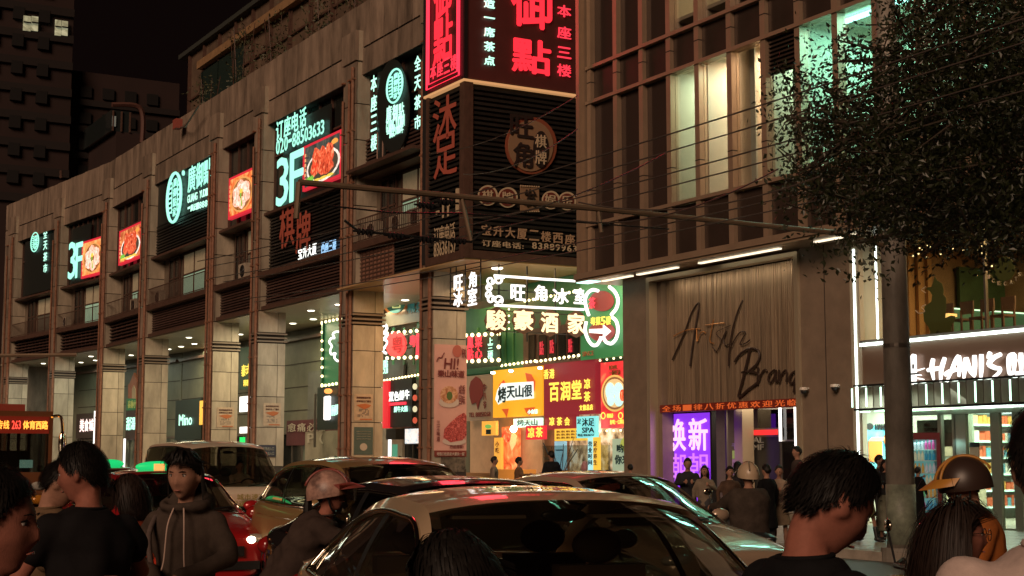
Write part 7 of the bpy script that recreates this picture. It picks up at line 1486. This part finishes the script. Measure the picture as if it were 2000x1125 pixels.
person('scooter rider in a patterned visor helmet and dark jacket leaning forward behind the nearest car', (p.x, p.y), 56, H=1.66, lean=.55, pitch=-.25, legs='sit', hipz=.84, top=C('fur_brown', (.055, .038, .032)), bot=C('trousers_black', (.02, .02, .02)), hs='long', skin=SKIN_RED_LIT, helm=(mat('helmet_pattern', (.40, .24, .19), .4, noise=.8, nscale=9, col2=(.03, .014, .014)), mat('helmet_red', (.22, .05, .04), .4), True), arms=RIDE, bulk=1.3)
scooter('dark scooter under the helmeted rider, hidden by the nearest car', p.x, p.y, 56, (.03, .03, .03))
# right foreground
T, M, nb = stand('man with thick black hair and black top looking down, large at the lower right', 1568, 905, 3.45, 80, pitch=.62, yaw=-.12, top=C('black_top', (.010, .010, .011)), skin=SKIN_RED_LIT, hs='short', dh=.10, bulk=1.1)
T, M, nb = stand('woman with long dark hair and thin glasses in profile at the lower right', 1862, 972, 5.1, 58, pitch=.05, top=C('shiny_brown', (.12, .09, .07), .5), hs='long', hl=.36, skin=SKIN_RED_LIT, female=True, hairm=HAIRB, dh=.02)
gl = MB()
for sd in (-1, 1): gl.tube([tuple(M @ Vector((sd * .034 + .025 * cos(k * pi / 8), -.108, .012 + .022 * sin(k * pi / 8)))) for k in range(16)], .0016, 5, True); gl.tube([tuple(M @ Vector(v)) for v in ((sd * .059, -.106, .016), (sd * .08, -.05, .018), (sd * .084, .0, .010))], .0015, 5)
tag(gl.build('glasses', CHROME, T), kind=None)
p = atD(1925, 950, 8.5)
person('rider in a black and yellow helmet and orange jacket at the right edge', (p.x, p.y), -118, H=1.72, lean=.15, pitch=.2, legs='sit', hipz=.80, top=C('orange_jacket', (.32, .10, .025)), skin=SKIN, helm=(mat('helmet_black', (.035, .02, .015), .4), mat('helmet_yellow', (.42, .19, .03), .45), False), arms=[((.25, -.08, -.30), (.20, -.30, -.42)), ((-.25, -.08, -.30), (-.20, -.30, -.42))], bulk=1.1)
scooter('yellow scooter under the orange-jacket rider at the right edge', p.x, p.y, -118, (.3, .2, .02))
T, M, nb = stand('man in a pale pinkish shirt, his shoulder filling the lower right corner', 2062, 768, 2.95, 150, top=C('pale_shirt', (.58, .46, .42)), skin=SKIN, bulk=1.15, dh=.03)
T, M, nb = stand('dark-haired person seen from behind, head only, against the nearest windscreen', 912, 1042, 2.75, 205, pitch=.35, yaw=-.4, top=C('black_coat', (.008, .008, .009)), hs='bob', hl=.1, skin=SKIN_RED_LIT, dh=.05)
# people further away
def far(label, px, py, D, rz, z0=.15, **kw): return stand(label, px, py, D, rz, z0=z0, near=False, group='passers-by on the pavement', **kw)
far('man in a dark suit holding a cup in front of the purple poster', 1343, 890, 27, -35, top=C('suit', (.03, .03, .035)), arms=FRONT)
far('long-haired woman in an open pale coat right of the purple poster', 1376, 905, 26.5, -40, top=C('pale_coat', (.20, .16, .12)), hs='long', female=True, arms=[((.24, -.06, -.26), (.10, -.28, -.16)), ((-.24, 0, -.28), (-.25, -.05, -.5))])
far('woman with long black hair under the lime poster, back turned', 1441, 897, 26, 170, top=C('dark_a', (.025, .022, .025)), hs='long', female=True)
p = atD(1462, 935, 17.5)
person('scooter rider in a beige helmet and dark brown coat, seen from behind at the kerb', (p.x, p.y), 165, H=1.66, legs='sit', hipz=.80, top=C('coat_brown', (.055, .042, .034)), near=False, helm=(mat('helmet_beige', (.42, .32, .22), .35), mat('helmet_trim', (.2, .15, .1), .4), False), arms=RIDE, bulk=1.45, coat=.15, group='passers-by on the pavement')
scooter('grey scooter ridden by the person in the beige helmet', p.x, p.y, 165, (.12, .12, .13))
far('tall person in a long black coat, back turned, beside the beige helmet', 1497, 902, 24, 190, top=C('black_coat', (.008, .008, .009)), coat=.35, bulk=1.1, z0=0.0 + .15)
far('woman in a white blouse with a dark tie under the red display', 1521, 904, 24.5, -30, top=C('white_blouse', (.36, .27, .20)), female=True, hs='short', skirt=.4, bot=C('tan_skirt', (.2, .15, .1)), arms=FRONT)
far('woman with a ponytail in a brown coat between the lime poster and the beige helmet', 1425, 906, 25, -20, top=C('brown_b', (.08, .05, .035)), female=True, hs='pony')
far('person in a dark green jacket beside the step, looking at a phone', 1580, 898, 26, -150, top=C('dgreen', (.03, .04, .03)), arms=FRONT)
far('woman in a cream top walking in front of the stone wall', 1612, 903, 26.5, 100, top=C('cream_b', (.28, .22, .16)), female=True, hs='long', legs='walk')
far('man in a grey hoodie in front of the bread poster', 1650, 893, 27.5, 60, top=C('grey_b', (.09, .085, .08)), legs='walk', hood=True)
far('man in a dark suit and white shirt on the entrance step, in profile', 1557, 867, 27.5, -110, z0=.33, top=C('suit2', (.06, .045, .04)))
tag(boxp('entrance_step', (24.4, 26.4, 27.2, 35.0, .13, .33), mat('pavement_stone', (.22, .19, .15), .4), None), kind='structure')
far('woman in a grey cardigan and black boots left of the pole', 1692, 905, 27.3, 20, top=C('cardigan', (.26, .26, .22)), female=True, hs='bob', hl=.1, skirt=.35, bot=C('olive_skirt', (.14, .12, .05)), boots=mat('boot_black', (.012, .012, .012), .4), legs='walk', arms=FRONT)
far('woman in black with a long striped skirt beside the pole', 1728, 893, 27.8, -15, top=C('black_knit', (.02, .02, .022)), female=True, hs='long', skirt=.72, bot=C('striped_skirt', (.20, .20, .15)), arms=FRONT)
far('woman in black with hair up, half hidden behind the striped-skirt woman', 1716, 884, 29, 30, top=C('grey_knit', (.06, .06, .06)), female=True, hs='short')
far('woman in a long black dress reaching into the drinks fridge', 1792, 908, 32.0, 95, top=C('dress_top', (.010, .010, .011)), female=True, hs='short', skirt=.85, bot=C('dress_black', (.010, .010, .011)), arms=[((.22, -.16, -.12), (.18, -.42, -.02)), ((-.24, 0, -.28), (-.25, -.05, -.5))])
far('woman in a patterned coat in front of the narrow amber sign', 965, 888, 38, 60, top=C('patterned', (.20, .15, .11)), female=True, hs='short')
far('woman in a brown coat carrying white paper near the orange booth', 1013, 889, 36.5, 75, top=C('coat_tan', (.16, .09, .05)), female=True, hs='short', arms=FRONT)
far('person in black with a backpack standing at the herbal tea counter', 1077, 877, 39, 185, top=C('black_b', (.014, .014, .016)), bulk=1.25)
far('person with pinkish hair bending by the tea stall vase', 1142, 898, 38.5, 120, top=C('dark_b', (.05, .035, .035)), hairm=mat('hair_pink', (.45, .22, .24), .5), hs='bob', hl=.08, female=True)
far('dark figure at the right end of the tea stall', 1231, 903, 36, 150, top=C('dark_c', (.012, .012, .014)))
a_ = radians(-3); vx, vy = vn.location.x, vn.location.y
for nm_, (lx, ly), (ox, oy) in (('driver in pale clothes seen through the van windscreen', (.38, -.75), (vx, vy)),):
    person(nm_, (ox + lx * cos(a_) - ly * sin(a_), oy + lx * sin(a_) + ly * cos(a_)), -3, H=1.6, legs='sit', hipz=.72, near=False, top=C('driver_top', (.30, .22, .17)), arms=[((.20, -.2, -.24), (.14, -.42, -.2)), ((-.2, -.2, -.24), (-.14, -.42, -.2))], z0=.18)
far('small figure near the lamp tube in the last arcade bay', 781, 888, 44, 190, top=C('dark_d', (.02, .02, .02)))
far('figure in an amber top by the seventh column', 655, 888, 46, 20, top=C('amber_top', (.3, .14, .05)), female=True, hs='short')
far('figure in pale clothes right of the lamp tube in the last bay', 815, 897, 45, 60, top=C('pale_b', (.35, .22, .18)), female=True, hs='short')
far('dark head and shoulders in the wide arcade bay', 628, 893, 44, 160, top=C('dark_e', (.03, .03, .03)))
